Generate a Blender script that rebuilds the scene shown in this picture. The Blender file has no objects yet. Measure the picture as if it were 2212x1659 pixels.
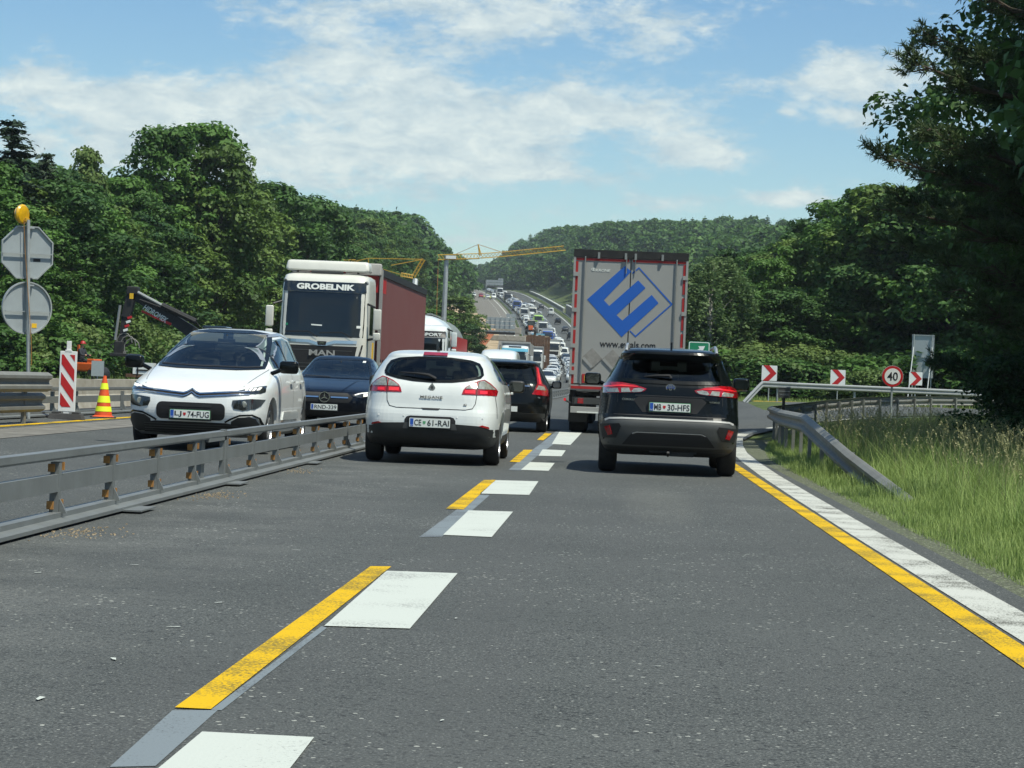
import bpy, bmesh, math, random
import numpy as np
from mathutils import Vector, Matrix, Euler
from mathutils.bvhtree import BVHTree
R = math.radians
random.seed(7)
rng = np.random.default_rng(11)
scene = bpy.context.scene
COL = scene.collection

# ---------------------------------------------------------------- camera
EYE = 1.14
F = 4731.0                      # focal length in units of a 2212-px wide frame
cam = bpy.data.cameras.new('camera')
cam.sensor_fit = 'HORIZONTAL'; cam.sensor_width = 36.0
cam.lens = 36.0 * F / 2212.0
cam.clip_start = 0.1; cam.clip_end = 12000
camo = bpy.data.objects.new('camera', cam); COL.objects.link(camo)
camo.location = (0, 0, EYE)
CAMROT = Matrix.Rotation(R(2.544), 3, 'Z') @ Matrix.Rotation(R(90 - 0.113), 3, 'X') @ Matrix.Rotation(R(2.4), 3, 'Z')
camo.rotation_euler = CAMROT.to_euler()
scene.camera = camo
scene.render.resolution_x = 1024; scene.render.resolution_y = 768

# ---------------------------------------------------------------- sun and exposure
SUN_EL, SUN_AZ = 64.0, 127.0     # azimuth clockwise from +Y (driving direction)
sd = bpy.data.lights.new('sun', 'SUN'); sd.energy = 4.3; sd.angle = R(0.53); sd.color = (1.0, 0.975, 0.84)
so = bpy.data.objects.new('sun', sd); COL.objects.link(so)
sv = Vector((math.cos(R(SUN_EL)) * math.sin(R(SUN_AZ)), math.cos(R(SUN_EL)) * math.cos(R(SUN_AZ)), math.sin(R(SUN_EL))))
so.rotation_euler = sv.to_track_quat('Z', 'Y').to_euler(); so.location = sv * 60
scene.view_settings.view_transform = 'Standard'; scene.view_settings.look = 'None'
scene.view_settings.exposure = 0.35; scene.view_settings.gamma = 1.0

# ---------------------------------------------------------------- sky with clouds
world = bpy.data.worlds.new('World'); scene.world = world; world.use_nodes = True
wt = world.node_tree; wt.nodes.clear()
def wn(t, **kw):
    n = wt.nodes.new(t)
    for k, v in kw.items(): setattr(n, k, v)
    return n
def wm(op, a, b=None, c=None, clamp=False):
    n = wn('ShaderNodeMath', operation=op); n.use_clamp = clamp
    for i, v in enumerate((a, b, c)):
        if v is None: continue
        if isinstance(v, (int, float)): n.inputs[i].default_value = v
        else: wt.links.new(v, n.inputs[i])
    return n.outputs[0]
sky = wn('ShaderNodeTexSky', sky_type='NISHITA'); sky.sun_disc = False
sky.sun_elevation = R(SUN_EL); sky.sun_rotation = R(SUN_AZ); sky.altitude = 300; sky.dust_density = 0.6; sky.ozone_density = 2.2; sky.air_density = 1.0
geo = wn('ShaderNodeTexCoord'); sep = wn('ShaderNodeSeparateXYZ')
wt.links.new(geo.outputs['Generated'], sep.inputs[0])
SX, SY, SZ = sep.outputs
az = wm('DIVIDE', SX, wm('MAXIMUM', SY, 0.05)); el = wm('DIVIDE', SZ, wm('MAXIMUM', SY, 0.05))   # tangents of azimuth and elevation
def gauss(a0, e0, ra, re, amp):
    da = wm('DIVIDE', wm('SUBTRACT', az, a0), ra); de = wm('DIVIDE', wm('SUBTRACT', el, e0), re)
    q = wm('ADD', wm('MULTIPLY', da, da), wm('MULTIPLY', de, de))
    return wm('MULTIPLY', wm('EXPONENT', wm('MULTIPLY', q, -1.0)), amp)
def sk_(u, v, ru, rv, w): return ((u - 1316) / F, (829 + .042 * (u - 1316) - v) / F, ru / F, rv / F, w)   # cloud banks by direction
blobs = [sk_(1100, 30, 430, 60, .50), sk_(640, 60, 130, 60, .25), sk_(40, 190, 110, 55, .45), sk_(340, 215, 230, 60, .45), sk_(760, 160, 260, 75, .50), sk_(1230, 245, 310, 55, .55), sk_(560, 320, 440, 80, .50), sk_(960, 310, 270, 55, .40),
         sk_(1090, 372, 170, 26, .52), sk_(1500, 335, 130, 34, .55), sk_(1400, 440, 90, 20, .42), sk_(1690, 430, 100, 18, .60), sk_(1800, 165, 130, 62, .55), sk_(1620, 180, 90, 24, .32), sk_(1795, 252, 60, 14, .40), sk_(1672, 244, 24, 10, .32),
         sk_(1030, 518, 60, 12, .30), sk_(700, 400, 260, 26, .22), sk_(200, 300, 240, 60, .28), sk_(2050, 250, 200, 60, .3), sk_(240, 50, 260, 60, -.35), sk_(1740, 60, 200, 40, -.3), sk_(1760, 330, 180, 40, -.25)]
bias = None
for b in blobs:
    g = gauss(*b); bias = g if bias is None else wm('ADD', bias, g)
comb = wn('ShaderNodeCombineXYZ')
wt.links.new(wm('MULTIPLY', az, 30), comb.inputs[0]); wt.links.new(wm('MULTIPLY', el, 64), comb.inputs[1])
def noise(sc, det, rough, dist=0.0, off=0.0):
    n = wn('ShaderNodeTexNoise'); n.noise_dimensions = '3D'
    n.inputs['Scale'].default_value = sc; n.inputs['Detail'].default_value = det; n.inputs['Roughness'].default_value = rough; n.inputs['Distortion'].default_value = dist
    v = wn('ShaderNodeVectorMath', operation='ADD'); v.inputs[1].default_value = (off, off * 1.7, off * .3)
    wt.links.new(comb.outputs[0], v.inputs[0]); wt.links.new(v.outputs[0], n.inputs['Vector'])
    return n.outputs['Fac']
n1 = noise(0.8, 9, 0.60, 0.25); n2 = noise(3.2, 8, 0.66, 0.3, 3.1); n3 = noise(1.5, 9, 0.66, 0.4, 9.2)
dens = wm('ADD', wm('MULTIPLY', wm('SUBTRACT', n1, 0.53), 1.35), wm('ADD', wm('MULTIPLY', wm('SUBTRACT', n2, 0.5), 0.75), bias))
mask = wn('ShaderNodeMapRange', interpolation_type='SMOOTHSTEP'); wt.links.new(dens, mask.inputs[0])
mask.inputs[1].default_value = -0.04; mask.inputs[2].default_value = 0.46
fade = wn('ShaderNodeMapRange'); wt.links.new(SY, fade.inputs[0]); fade.inputs[1].default_value = 0.2; fade.inputs[2].default_value = 0.5
# general cover elsewhere in the sky (for reflections): plain noise over direction
nb = wn('ShaderNodeTexNoise'); nb.inputs['Scale'].default_value = 3.2; nb.inputs['Detail'].default_value = 7; nb.inputs['Roughness'].default_value = .6
wt.links.new(geo.outputs['Generated'], nb.inputs['Vector'])
mb_ = wn('ShaderNodeMapRange', interpolation_type='SMOOTHSTEP'); wt.links.new(nb.outputs['Fac'], mb_.inputs[0]); mb_.inputs[1].default_value = .47; mb_.inputs[2].default_value = .64
back = wm('MULTIPLY', wm('SUBTRACT', 1.0, fade.outputs[0]), wm('MULTIPLY', mb_.outputs[0], 0.8))
m1 = wm('MULTIPLY', wm('MULTIPLY', mask.outputs[0], 0.88), fade.outputs[0])
mtot = wm('ADD', m1, back, clamp=True)
shade = wn('ShaderNodeMapRange'); wt.links.new(wm('ADD', n3, wm('MULTIPLY', dens, 0.25)), shade.inputs[0]); shade.inputs[1].default_value = 0.40; shade.inputs[2].default_value = 0.78
ccol = wn('ShaderNodeMix', data_type='RGBA'); wt.links.new(shade.outputs[0], ccol.inputs[0])
ccol.inputs[6].default_value = (4.5, 5.7, 6.3, 1); ccol.inputs[7].default_value = (7.8, 8.5, 8.1, 1)
# sky tint: the low sky of the photograph is a clearer blue than the model's
tint = wn('ShaderNodeMapRange'); wt.links.new(el, tint.inputs[0]); tint.inputs[1].default_value = 0.03; tint.inputs[2].default_value = 0.20
tc = wn('ShaderNodeMix', data_type='RGBA'); wt.links.new(tint.outputs[0], tc.inputs[0])
tc.inputs[6].default_value = (1.16, 1.28, 1.16, 1); tc.inputs[7].default_value = (0.84, 1.09, 1.19, 1)
sk = wn('ShaderNodeMix', data_type='RGBA', blend_type='MULTIPLY'); sk.inputs[0].default_value = 1.0
wt.links.new(sky.outputs[0], sk.inputs[6]); wt.links.new(tc.outputs[2], sk.inputs[7])
fin = wn('ShaderNodeMix', data_type='RGBA'); wt.links.new(mtot, fin.inputs[0]); wt.links.new(sk.outputs[2], fin.inputs[6]); wt.links.new(ccol.outputs[2], fin.inputs[7])
bg = wn('ShaderNodeBackground'); bg.inputs['Strength'].default_value = 0.085
wt.links.new(fin.outputs[2], bg.inputs['Color'])
wo = wn('ShaderNodeOutputWorld'); wt.links.new(bg.outputs[0], wo.inputs['Surface'])

# ---------------------------------------------------------------- ground shape
_zk = [(-200, 0), (150, 0), (250, .8), (300, 1.6), (400, 4.3), (480, 8), (583, 14), (663, 19.5), (720, 23), (784, 27), (950, 38), (1050, 43.5), (1300, 53), (1800, 60), (6000, 60)]
_zy = np.array([k[0] for k in _zk], float); _zz = np.array([k[1] for k in _zk], float)
def sm(t): t = max(0.0, min(1.0, t)); return t * t * (3 - 2 * t)
def zr(y):
    return float(np.mean([np.interp(y + d, _zy, _zz) for d in (-25, -12, 0, 12, 25)])) if y > 120 else 0.0
def xr(y): return 0.0 if y < 100 else (-6e-5 * (y - 100) ** 2 if y < 1300 else -86.4 - 0.144 * (y - 1300))
def side(off, y):
    z = 0.0
    if off < -3.9: z += 0.025 * min(-3.9 - off, 8.0)
    if off > 2.6: z += 0.62 * sm((y - 45) / 52) * sm((off - 3) / 4)
    if off < -24: z += (2.5 * sm((y - 110) / 60) + 6 * sm((y - 210) / 120) + 12 * sm((y - 300) / 110)) * sm((-24 - off) / (40 - 12 * sm((y - 300) / 100)))
    e = 13 if y < 200 else 9
    if off > e: z += (3.0 * sm((y - 118) / 60) + 12.5 * sm((y - 200) / 180) + 9 * sm((y - 780) / 180)) * sm((off - e) / (60 - 22 * sm((y - 700) / 200)))
    if off > 260 or off < -260: z += 0
    return z
def proj(x, y, z):
    d = CAMROT.transposed() @ Vector((x, y, z - EYE)); return 1106 + F * d.x / -d.z, 829.5 - F * d.y / -d.z
def gz(x, y): return zr(y) + side(x - xr(y), y)
def ray(u, v):
    d = CAMROT @ Vector(((u - 1106) / F, (829.5 - v) / F, -1.0)); return d / d.y
def at(u, v, Y):
    d = ray(u, v); return Vector((d.x * Y, Y, EYE + d.z * Y))
def G(u, v):
    d = ray(u, v); Y = 3.0
    while Y < 1500:
        if EYE + d.z * Y < gz(d.x * Y, Y): break
        Y += 0.05
    return (d.x * Y, Y)
# ---------------------------------------------------------------- mesh helpers
class MB:
    def __init__(s): s.v = []; s.f = []; s.m = []; s.ms = []
    def mat(s, m):
        if m not in s.ms: s.ms.append(m)
        return s.ms.index(m)
    def add(s, vs, fs, m=None, T=None):
        k = len(s.v); mi = s.mat(m) if m is not None else 0
        for p in vs: s.v.append(tuple(T @ Vector(p)) if T is not None else tuple(p))
        for f in fs: s.f.append([k + i for i in f]); s.m.append(mi)
    def box(s, c, d, m=None, rot=None, T=None, bev=0.0, taper=None):
        x, y, z = d[0] / 2, d[1] / 2, d[2] / 2
        tp = taper or (1, 1)
        if bev <= 0:
            vs = [(-x, -y, -z), (x, -y, -z), (x, y, -z), (-x, y, -z), (-x * tp[0], -y * tp[1], z), (x * tp[0], -y * tp[1], z), (x * tp[0], y * tp[1], z), (-x * tp[0], y * tp[1], z)]
            fs = [(3, 2, 1, 0), (4, 5, 6, 7), (0, 1, 5, 4), (1, 2, 6, 5), (2, 3, 7, 6), (3, 0, 4, 7)]
        else:
            b = bmesh.new(); bmesh.ops.create_cube(b, size=1.0)
            for q in b.verts:
                k = tp if q.co.z > 0 else (1, 1)
                q.co = Vector((q.co.x * d[0] * k[0], q.co.y * d[1] * k[1], q.co.z * d[2]))
            bmesh.ops.bevel(b, geom=list(b.edges), offset=bev, segments=3, affect='EDGES', profile=0.6)
            b.verts.index_update(); vs = [q.co.copy() for q in b.verts]; fs = [[q.index for q in f.verts] for f in b.faces]; b.free()
        M = Matrix.Translation(Vector(c))
        if rot is not None: M = M @ Euler(rot).to_matrix().to_4x4()
        if T is not None: M = T @ M
        s.add(vs, fs, m, M); return s
    def tube(s, pts, r, m=None, n=8, cap=True, T=None):
        pts = [Vector(p) for p in pts]; rr = r if isinstance(r, (list, tuple)) else [r] * len(pts)
        vs = []; fs = []; up = None
        for i, p in enumerate(pts):
            d = (pts[min(i + 1, len(pts) - 1)] - pts[max(i - 1, 0)])
            d = d.normalized() if d.length > 1e-9 else Vector((0, 0, 1))
            if up is None: up = d.orthogonal().normalized()
            up = (up - d * up.dot(d)); up = up.normalized() if up.length > 1e-6 else d.orthogonal().normalized()
            w = d.cross(up)
            for k in range(n):
                a = 2 * math.pi * k / n; vs.append(p + (up * math.cos(a) + w * math.sin(a)) * rr[i])
        for i in range(len(pts) - 1):
            for k in range(n):
                a, b = i * n + k, i * n + (k + 1) % n; fs.append((a, b, b + n, a + n))
        if cap: fs.append(tuple(range(n))[::-1]); fs.append(tuple(range((len(pts) - 1) * n, len(pts) * n)))
        s.add(vs, fs, m, T); return s
    def lathe(s, prof, m=None, n=24, T=None, close=False):   # prof (r, h) about local Z
        vs = []; fs = []
        for r, h in prof:
            for k in range(n):
                a = 2 * math.pi * k / n; vs.append((r * math.cos(a), r * math.sin(a), h))
        for i in range(len(prof) - 1):
            for k in range(n):
                a, b = i * n + k, i * n + (k + 1) % n; fs.append((a, b, b + n, a + n))
        if close: fs.append(tuple(range(n))[::-1]); fs.append(tuple(range((len(prof) - 1) * n, len(prof) * n)))
        s.add(vs, fs, m, T); return s
    def prism(s, poly, y0, y1, m=None, T=None, axis='y'):     # polygon (a, b) extruded
        n = len(poly)
        def P(a, b, t): return (a, t, b) if axis == 'y' else ((t, a, b) if axis == 'x' else (a, b, t))
        vs = [P(a, b, y0) for a, b in poly] + [P(a, b, y1) for a, b in poly]
        fs = [tuple(range(n)), tuple(range(n, 2 * n))[::-1]] + [(i, i + n, (i + 1) % n + n, (i + 1) % n) for i in range(n)]
        s.add(vs, fs, m, T); return s
    def build(s, name, m=None, parent=None, smooth=False, loc=None, fixn=True):
        me = bpy.data.meshes.new(name); me.from_pydata([tuple(p) for p in s.v], [], s.f)
        ms = s.ms if s.ms else ([m] if m else [])
        if m is not None and s.ms and m not in ms: ms = ms
        for q in ms: me.materials.append(q)
        if s.ms and len(s.ms) > 1: me.polygons.foreach_set('material_index', s.m)
        if fixn:
            b = bmesh.new(); b.from_mesh(me); bmesh.ops.recalc_face_normals(b, faces=b.faces); b.to_mesh(me); b.free()
        if smooth: smoothmesh(me, 35)
        o = bpy.data.objects.new(name, me); COL.objects.link(o)
        if parent is not None: o.parent = parent
        if loc is not None: o.location = loc
        return o
def smoothmesh(me, ang=35):
    me.polygons.foreach_set('use_smooth', [True] * len(me.polygons))
    b = bmesh.new(); b.from_mesh(me); c = R(ang)
    for e in b.edges:
        e.smooth = not (len(e.link_faces) == 2 and e.calc_face_angle(0) > c)
    b.to_mesh(me); b.free()
def tag(o, label=None, cat=None, group=None, kind=None):
    if label: o['label'] = label
    if cat: o['category'] = cat
    if group: o['group'] = group
    if kind: o['kind'] = kind
    return o
def empty(name, loc=(0, 0, 0), rz=0.0, label=None, cat=None, group=None):
    o = bpy.data.objects.new(name, None); COL.objects.link(o); o.location = loc; o.rotation_euler = (0, 0, rz); o.empty_display_size = .2
    return tag(o, label, cat, group)
KIDS = {}
def copy_tree(o, parent=None):
    c = o.copy(); COL.objects.link(c); c.parent = parent
    for ch in [q for q in bpy.data.objects if q.parent == o]: copy_tree(ch, c)
    return c

# ---------------------------------------------------------------- materials
def principled(name, col, rough=0.5, metal=0.0, coat=0.0, spec=0.5, var=0.0, vscale=3.0, bump=0.0, bscale=40.0, coat_r=0.03, dirt=None, alpha=None, emit=None):
    m = bpy.data.materials.new(name); m.use_nodes = True; t = m.node_tree; p = t.nodes['Principled BSDF']
    p.inputs['Roughness'].default_value = rough; p.inputs['Metallic'].default_value = metal
    p.inputs['Coat Weight'].default_value = coat; p.inputs['Coat Roughness'].default_value = coat_r
    p.inputs['Specular IOR Level'].default_value = spec
    c = (*col, 1)
    tc = t.nodes.new('ShaderNodeTexCoord')
    n = t.nodes.new('ShaderNodeTexNoise'); n.inputs['Scale'].default_value = vscale; n.inputs['Detail'].default_value = 6; n.inputs['Roughness'].default_value = .6
    t.links.new(tc.outputs['Object'], n.inputs['Vector'])
    mx = t.nodes.new('ShaderNodeMix'); mx.data_type = 'RGBA'
    mr = t.nodes.new('ShaderNodeMapRange'); mr.inputs[1].default_value = .35; mr.inputs[2].default_value = .68
    t.links.new(n.outputs['Fac'], mr.inputs[0]); t.links.new(mr.outputs[0], mx.inputs[0])
    d = dirt if dirt else tuple(q * (1 - var) for q in col)
    mx.inputs[6].default_value = c; mx.inputs[7].default_value = (*(tuple(col[i] * (1 - var) + d[i] * var for i in range(3)) if dirt else d), 1)
    t.links.new(mx.outputs[2], p.inputs['Base Color'])
    if bump > 0:
        n2 = t.nodes.new('ShaderNodeTexNoise'); n2.inputs['Scale'].default_value = bscale; n2.inputs['Detail'].default_value = 4
        t.links.new(tc.outputs['Object'], n2.inputs['Vector'])
        b = t.nodes.new('ShaderNodeBump'); b.inputs['Strength'].default_value = bump; b.inputs['Distance'].default_value = .02
        t.links.new(n2.outputs['Fac'], b.inputs['Height']); t.links.new(b.outputs[0], p.inputs['Normal'])
    if emit: p.inputs['Emission Color'].default_value = (*emit[:3], 1); p.inputs['Emission Strength'].default_value = emit[3]
    return m
M = {}
M['white_paint'] = principled('white_paint', (.64, .67, .65), .35, coat=.8, var=.10, vscale=2.2)
M['cream_paint'] = principled('cream_paint', (.64, .64, .58), .38, coat=.5, var=.12, vscale=1.5)
M['bright_white_paint'] = principled('bright_white_paint', (.80, .82, .80), .33, coat=.8, var=.06, vscale=2.2)
M['black_paint'] = principled('black_paint', (.004, .0055, .006), .25, coat=.28, spec=.15, var=.2)
M['navy_paint'] = principled('navy_paint', (.003, .006, .014), .28, metal=.1, coat=.35, spec=.2, var=.2)
M['darkgrey_paint'] = principled('darkgrey_paint', (.035, .037, .038), .35, metal=.3, coat=.9, var=.25)
M['silver_paint'] = principled('silver_paint', (.42, .44, .45), .35, metal=.5, coat=.8, var=.1)
M['blue_paint'] = principled('blue_paint', (.03, .09, .38), .35, coat=.7, var=.15)
M['red_paint'] = principled('red_paint', (.35, .025, .02), .35, coat=.7, var=.15)
M['green_paint'] = principled('green_paint', (.32, .62, .04), .4, coat=.5, var=.1)
M['orange_paint'] = principled('orange_paint', (.72, .13, .025), .45, coat=.3, var=.2)
M['yellow_paint'] = principled('yellow_paint', (.56, .33, .03), .5, coat=.1, var=.25)
M['lightblue'] = principled('lightblue', (.12, .45, .62), .5, var=.1)
M['glass'] = principled('glass', (.010, .014, .015), .04, spec=.75, coat=.6, coat_r=.01)
M['glass2'] = principled('glass2', (.008, .012, .014), .05, spec=.5, coat=.3, coat_r=.01, var=.5, vscale=2.5)
def tinted(name, tr, refl=1.0):
    m = bpy.data.materials.new(name); m.use_nodes = True; t = m.node_tree; t.nodes.clear(); o = t.nodes.new('ShaderNodeOutputMaterial')
    a = t.nodes.new('ShaderNodeBsdfTransparent'); a.inputs[0].default_value = (*tr, 1); g = t.nodes.new('ShaderNodeBsdfGlossy'); g.inputs['Roughness'].default_value = .015; g.inputs[0].default_value = (.9, .95, .95, 1)
    f = t.nodes.new('ShaderNodeFresnel'); f.inputs[0].default_value = 1.5; mm = t.nodes.new('ShaderNodeMath'); mm.operation = 'MULTIPLY'; mm.inputs[1].default_value = refl; t.links.new(f.outputs[0], mm.inputs[0])
    x = t.nodes.new('ShaderNodeMixShader'); t.links.new(mm.outputs[0], x.inputs[0]); t.links.new(a.outputs[0], x.inputs[1]); t.links.new(g.outputs[0], x.inputs[2]); t.links.new(x.outputs[0], o.inputs[0]); return m
M['window'] = tinted('tinted_glass', (.44, .50, .48)); M['window_clear'] = tinted('clear_glass', (.60, .66, .64)); M['window_dark'] = tinted('privacy_glass', (.22, .26, .26))
M['interior'] = principled('car_interior', (.025, .026, .026), .85, var=.3, vscale=6)
M['seat'] = principled('seat_cloth', (.045, .045, .045), .9, var=.3, vscale=10)
M['headliner'] = principled('headliner', (.22, .22, .20), .9)
M['plastic'] = principled('black_plastic', (.018, .019, .019), .55, var=.3, vscale=8, bump=.05, bscale=300)
M['plastic_dark'] = principled('dark_plastic', (.008, .008, .009), .6)
M['grey_plastic'] = principled('grey_plastic', (.06, .063, .062), .5, var=.2)
M['rubber'] = principled('rubber', (.012, .012, .012), .85, var=.3, vscale=12, dirt=(.05, .048, .044), bump=.2, bscale=80)
M['rim'] = principled('rim_metal', (.38, .39, .40), .35, metal=.85, var=.2)
M['chrome'] = principled('chrome', (.62, .64, .66), .12, metal=1.0)
M['redlamp'] = principled('red_lamp', (.40, .006, .012), .12, coat=1.0, var=.55, vscale=14)
M['redlit'] = principled('red_lamp_lit', (.75, .02, .03), .12, coat=1.0, emit=(1.0, .02, .03, .10))
M['clearlamp'] = principled('clear_lamp', (.42, .43, .38), .12, coat=1.0, metal=.3, var=.5, vscale=22)
M['drl'] = principled('lamp_lit', (.8, .8, .75), .15, coat=1.0, emit=(1.0, .97, .85, .55))
M['darklamp'] = principled('dark_lamp', (.03, .034, .036), .08, coat=1.0, var=.6, vscale=18)
M['plate'] = principled('plate_white', (.74, .77, .73), .4, coat=.2)
M['plate_green'] = principled('plate_green', (.10, .34, .16), .5)
M['plate_blue'] = principled('plate_blue', (.02, .09, .42), .45)
M['ink'] = principled('ink_black', (.015, .015, .018), .5)
M['white'] = principled('sign_white', (.78, .79, .77), .45, var=.06, vscale=4)
M['signred'] = principled('sign_red', (.50, .018, .020), .42, var=.10, vscale=5)
M['signgreen'] = principled('sign_green', (.01, .22, .10), .45, var=.1)
M['alu'] = principled('sign_back_aluminium', (.38, .42, .43), .45, metal=.25, var=.22, vscale=5, dirt=(.20, .22, .22))
M['galv'] = principled('galvanised_steel', (.30, .315, .31), .5, metal=.35, var=.35, vscale=5, dirt=(.20, .21, .20), bump=.08, bscale=30)
M['galv_dirty'] = principled('weathered_galvanised_steel', (.215, .22, .20), .6, metal=.2, var=.6, vscale=4, dirt=(.15, .14, .12), bump=.1, bscale=25)
M['barrier'] = principled('barrier_grey_steel', (.20, .215, .215), .5, metal=.3, var=.4, vscale=3.5, dirt=(.11, .115, .11), bump=.08, bscale=30)
M['rust'] = principled('rusty_bracket', (.42, .20, .05), .7, var=.5, vscale=20)
M['sign_post'] = principled('sign_post', (.42, .45, .45), .45, metal=.3, var=.25, vscale=6)
M['concrete'] = principled('concrete', (.38, .36, .31), .85, var=.6, vscale=2.5, dirt=(.20, .17, .12), bump=.4, bscale=14)
M['trailer_grey'] = principled('trailer_grey', (.33, .335, .325), .5, coat=.1, var=.18, vscale=1.3, dirt=(.22, .22, .20))
M['tarp_red'] = principled('tarpaulin_red', (.17, .046, .038), .6, var=.25, vscale=1.0, dirt=(.20, .10, .09), bump=.06, bscale=3)
M['tarp_grey'] = principled('tarpaulin_grey', (.50, .48, .44), .6, var=.3, vscale=2.0, bump=.2, bscale=5)
M['logo_blue'] = principled('logo_blue', (.014, .115, .50), .5, var=.05)
M['placard'] = principled('placard_grey', (.30, .29, .27), .5, var=.3, vscale=9)
M['tape_red'] = principled('tape_red', (.42, .022, .022), .45, var=.2, vscale=6)
M['tape_yellow'] = principled('tape_yellow', (.75, .45, .02), .45)
M['dark_metal'] = principled('dark_metal', (.02, .021, .022), .6, metal=.3, var=.4, vscale=5, dirt=(.06, .055, .05))
M['cone_orange'] = principled('cone_orange', (.75, .10, .02), .5, var=.25, vscale=9)
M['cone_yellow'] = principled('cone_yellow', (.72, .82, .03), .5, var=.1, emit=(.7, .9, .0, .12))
M['foot_grey'] = principled('recycled_rubber', (.055, .055, .055), .85, var=.4, bump=.3, bscale=30)
M['skin'] = principled('skin', (.45, .25, .17), .6)
M['hivis'] = principled('hivis_orange', (.80, .16, .05), .8, var=.15)
M['hivis_y'] = principled('hivis_yellow', (.65, .75, .08), .8, var=.15)
M['cloth_dark'] = principled('dark_cloth', (.03, .035, .045), .9)
M['wood_brown'] = principled('brown_timber', (.16, .085, .045), .9, var=.6, vscale=2, bump=.4, bscale=5)
M['tar'] = principled('tar', (.030, .033, .034), .5, var=.3)
M['frit'] = principled('glass_edge_black', (.004, .005, .005), .25, spec=.25)
M['lens'] = principled('amber_lens', (.75, .42, .01), .3, coat=.7, var=.35, vscale=8)
M['bark'] = principled('bark', (.09, .07, .05), .95, var=.5, vscale=5, bump=.6, bscale=14)
M['bark_white'] = principled('birch_bark', (.45, .43, .38), .8, var=.7, vscale=5, dirt=(.05, .05, .05))
M['net_orange'] = principled('orange_net', (.38, .13, .055), .8, var=.4, vscale=3)

def foliage(name, c1, c2, trans=.28, rough=.6, big=.18):
    m = bpy.data.materials.new(name); m.use_nodes = True; t = m.node_tree; p = t.nodes['Principled BSDF']; out = t.nodes['Material Output']
    g = t.nodes.new('ShaderNodeNewGeometry'); oi = t.nodes.new('ShaderNodeObjectInfo')
    tc = t.nodes.new('ShaderNodeTexCoord'); n = t.nodes.new('ShaderNodeTexNoise'); n.inputs['Scale'].default_value = big; n.inputs['Detail'].default_value = 3
    t.links.new(g.outputs['Position'], n.inputs['Vector'])
    a = t.nodes.new('ShaderNodeMath'); a.operation = 'MULTIPLY_ADD'; t.links.new(g.outputs['Random Per Island'], a.inputs[0]); a.inputs[1].default_value = .45
    mr = t.nodes.new('ShaderNodeMapRange'); mr.inputs[1].default_value = .3; mr.inputs[2].default_value = .7; mr.inputs[3].default_value = -.28; mr.inputs[4].default_value = .55
    t.links.new(n.outputs['Fac'], mr.inputs[0]); t.links.new(mr.outputs[0], a.inputs[2])
    b = t.nodes.new('ShaderNodeMath'); b.operation = 'MULTIPLY_ADD'; t.links.new(oi.outputs['Random'], b.inputs[0]); b.inputs[1].default_value = .55; t.links.new(a.outputs[0], b.inputs[2])
    b.use_clamp = True
    mx = t.nodes.new('ShaderNodeMix'); mx.data_type = 'RGBA'; t.links.new(b.outputs[0], mx.inputs[0]); mx.inputs[6].default_value = (*c1, 1); mx.inputs[7].default_value = (*c2, 1)
    t.links.new(mx.outputs[2], p.inputs['Base Color']); p.inputs['Roughness'].default_value = rough; p.inputs['Specular IOR Level'].default_value = .3
    tr = t.nodes.new('ShaderNodeBsdfTranslucent'); t.links.new(mx.outputs[2], tr.inputs['Color'])
    ms = t.nodes.new('ShaderNodeMixShader'); ms.inputs[0].default_value = trans
    t.links.new(p.outputs[0], ms.inputs[1]); t.links.new(tr.outputs[0], ms.inputs[2]); t.links.new(ms.outputs[0], out.inputs['Surface'])
    return m
M['leaf'] = foliage('broadleaf_foliage', (.022, .066, .014), (.092, .190, .034))
M['leaf_olive'] = foliage('olive_foliage', (.036, .080, .014), (.125, .200, .040))
M['birch_leaf'] = foliage('birch_foliage', (.085, .150, .050), (.21, .29, .12), trans=.4)
M['leaf_light'] = foliage('light_foliage', (.050, .105, .022), (.150, .215, .060))
M['leaf_dark'] = foliage('dark_foliage', (.018, .056, .016), (.072, .150, .034))
M['needle'] = foliage('pine_needles', (.028, .060, .024), (.105, .150, .055), trans=.18)
M['spruce'] = foliage('spruce_needles', (.010, .028, .014), (.030, .052, .022), trans=.1)
M['grass_blade'] = foliage('grass_blades', (.070, .150, .022), (.310, .400, .120), trans=.35, big=1.1)
M['straw'] = foliage('straw', (.16, .19, .07), (.38, .36, .18), trans=.3, big=.5)

def ground_mat(name, stops, scale, det=8, bump=.5, bscale=20, rough=.95, spec=.2, extra=None):
    m = bpy.data.materials.new(name); m.use_nodes = True; t = m.node_tree; p = t.nodes['Principled BSDF']
    g = t.nodes.new('ShaderNodeNewGeometry'); n = t.nodes.new('ShaderNodeTexNoise'); n.inputs['Scale'].default_value = scale; n.inputs['Detail'].default_value = det; n.inputs['Roughness'].default_value = .65
    t.links.new(g.outputs['Position'], n.inputs['Vector'])
    cr = t.nodes.new('ShaderNodeValToRGB'); t.links.new(n.outputs['Fac'], cr.inputs[0])
    while len(cr.color_ramp.elements) < len(stops): cr.color_ramp.elements.new(.5)
    for e, (q, c) in zip(cr.color_ramp.elements, stops): e.position = q; e.color = (*c, 1)
    t.links.new(cr.outputs[0], p.inputs['Base Color']); p.inputs['Roughness'].default_value = rough; p.inputs['Specular IOR Level'].default_value = spec
    n2 = t.nodes.new('ShaderNodeTexNoise'); n2.inputs['Scale'].default_value = bscale; n2.inputs['Detail'].default_value = 5
    t.links.new(g.outputs['Position'], n2.inputs['Vector']); b = t.nodes.new('ShaderNodeBump'); b.inputs['Strength'].default_value = bump; b.inputs['Distance'].default_value = .03
    t.links.new(n2.outputs['Fac'], b.inputs['Height']); t.links.new(b.outputs[0], p.inputs['Normal'])
    return m
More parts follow.
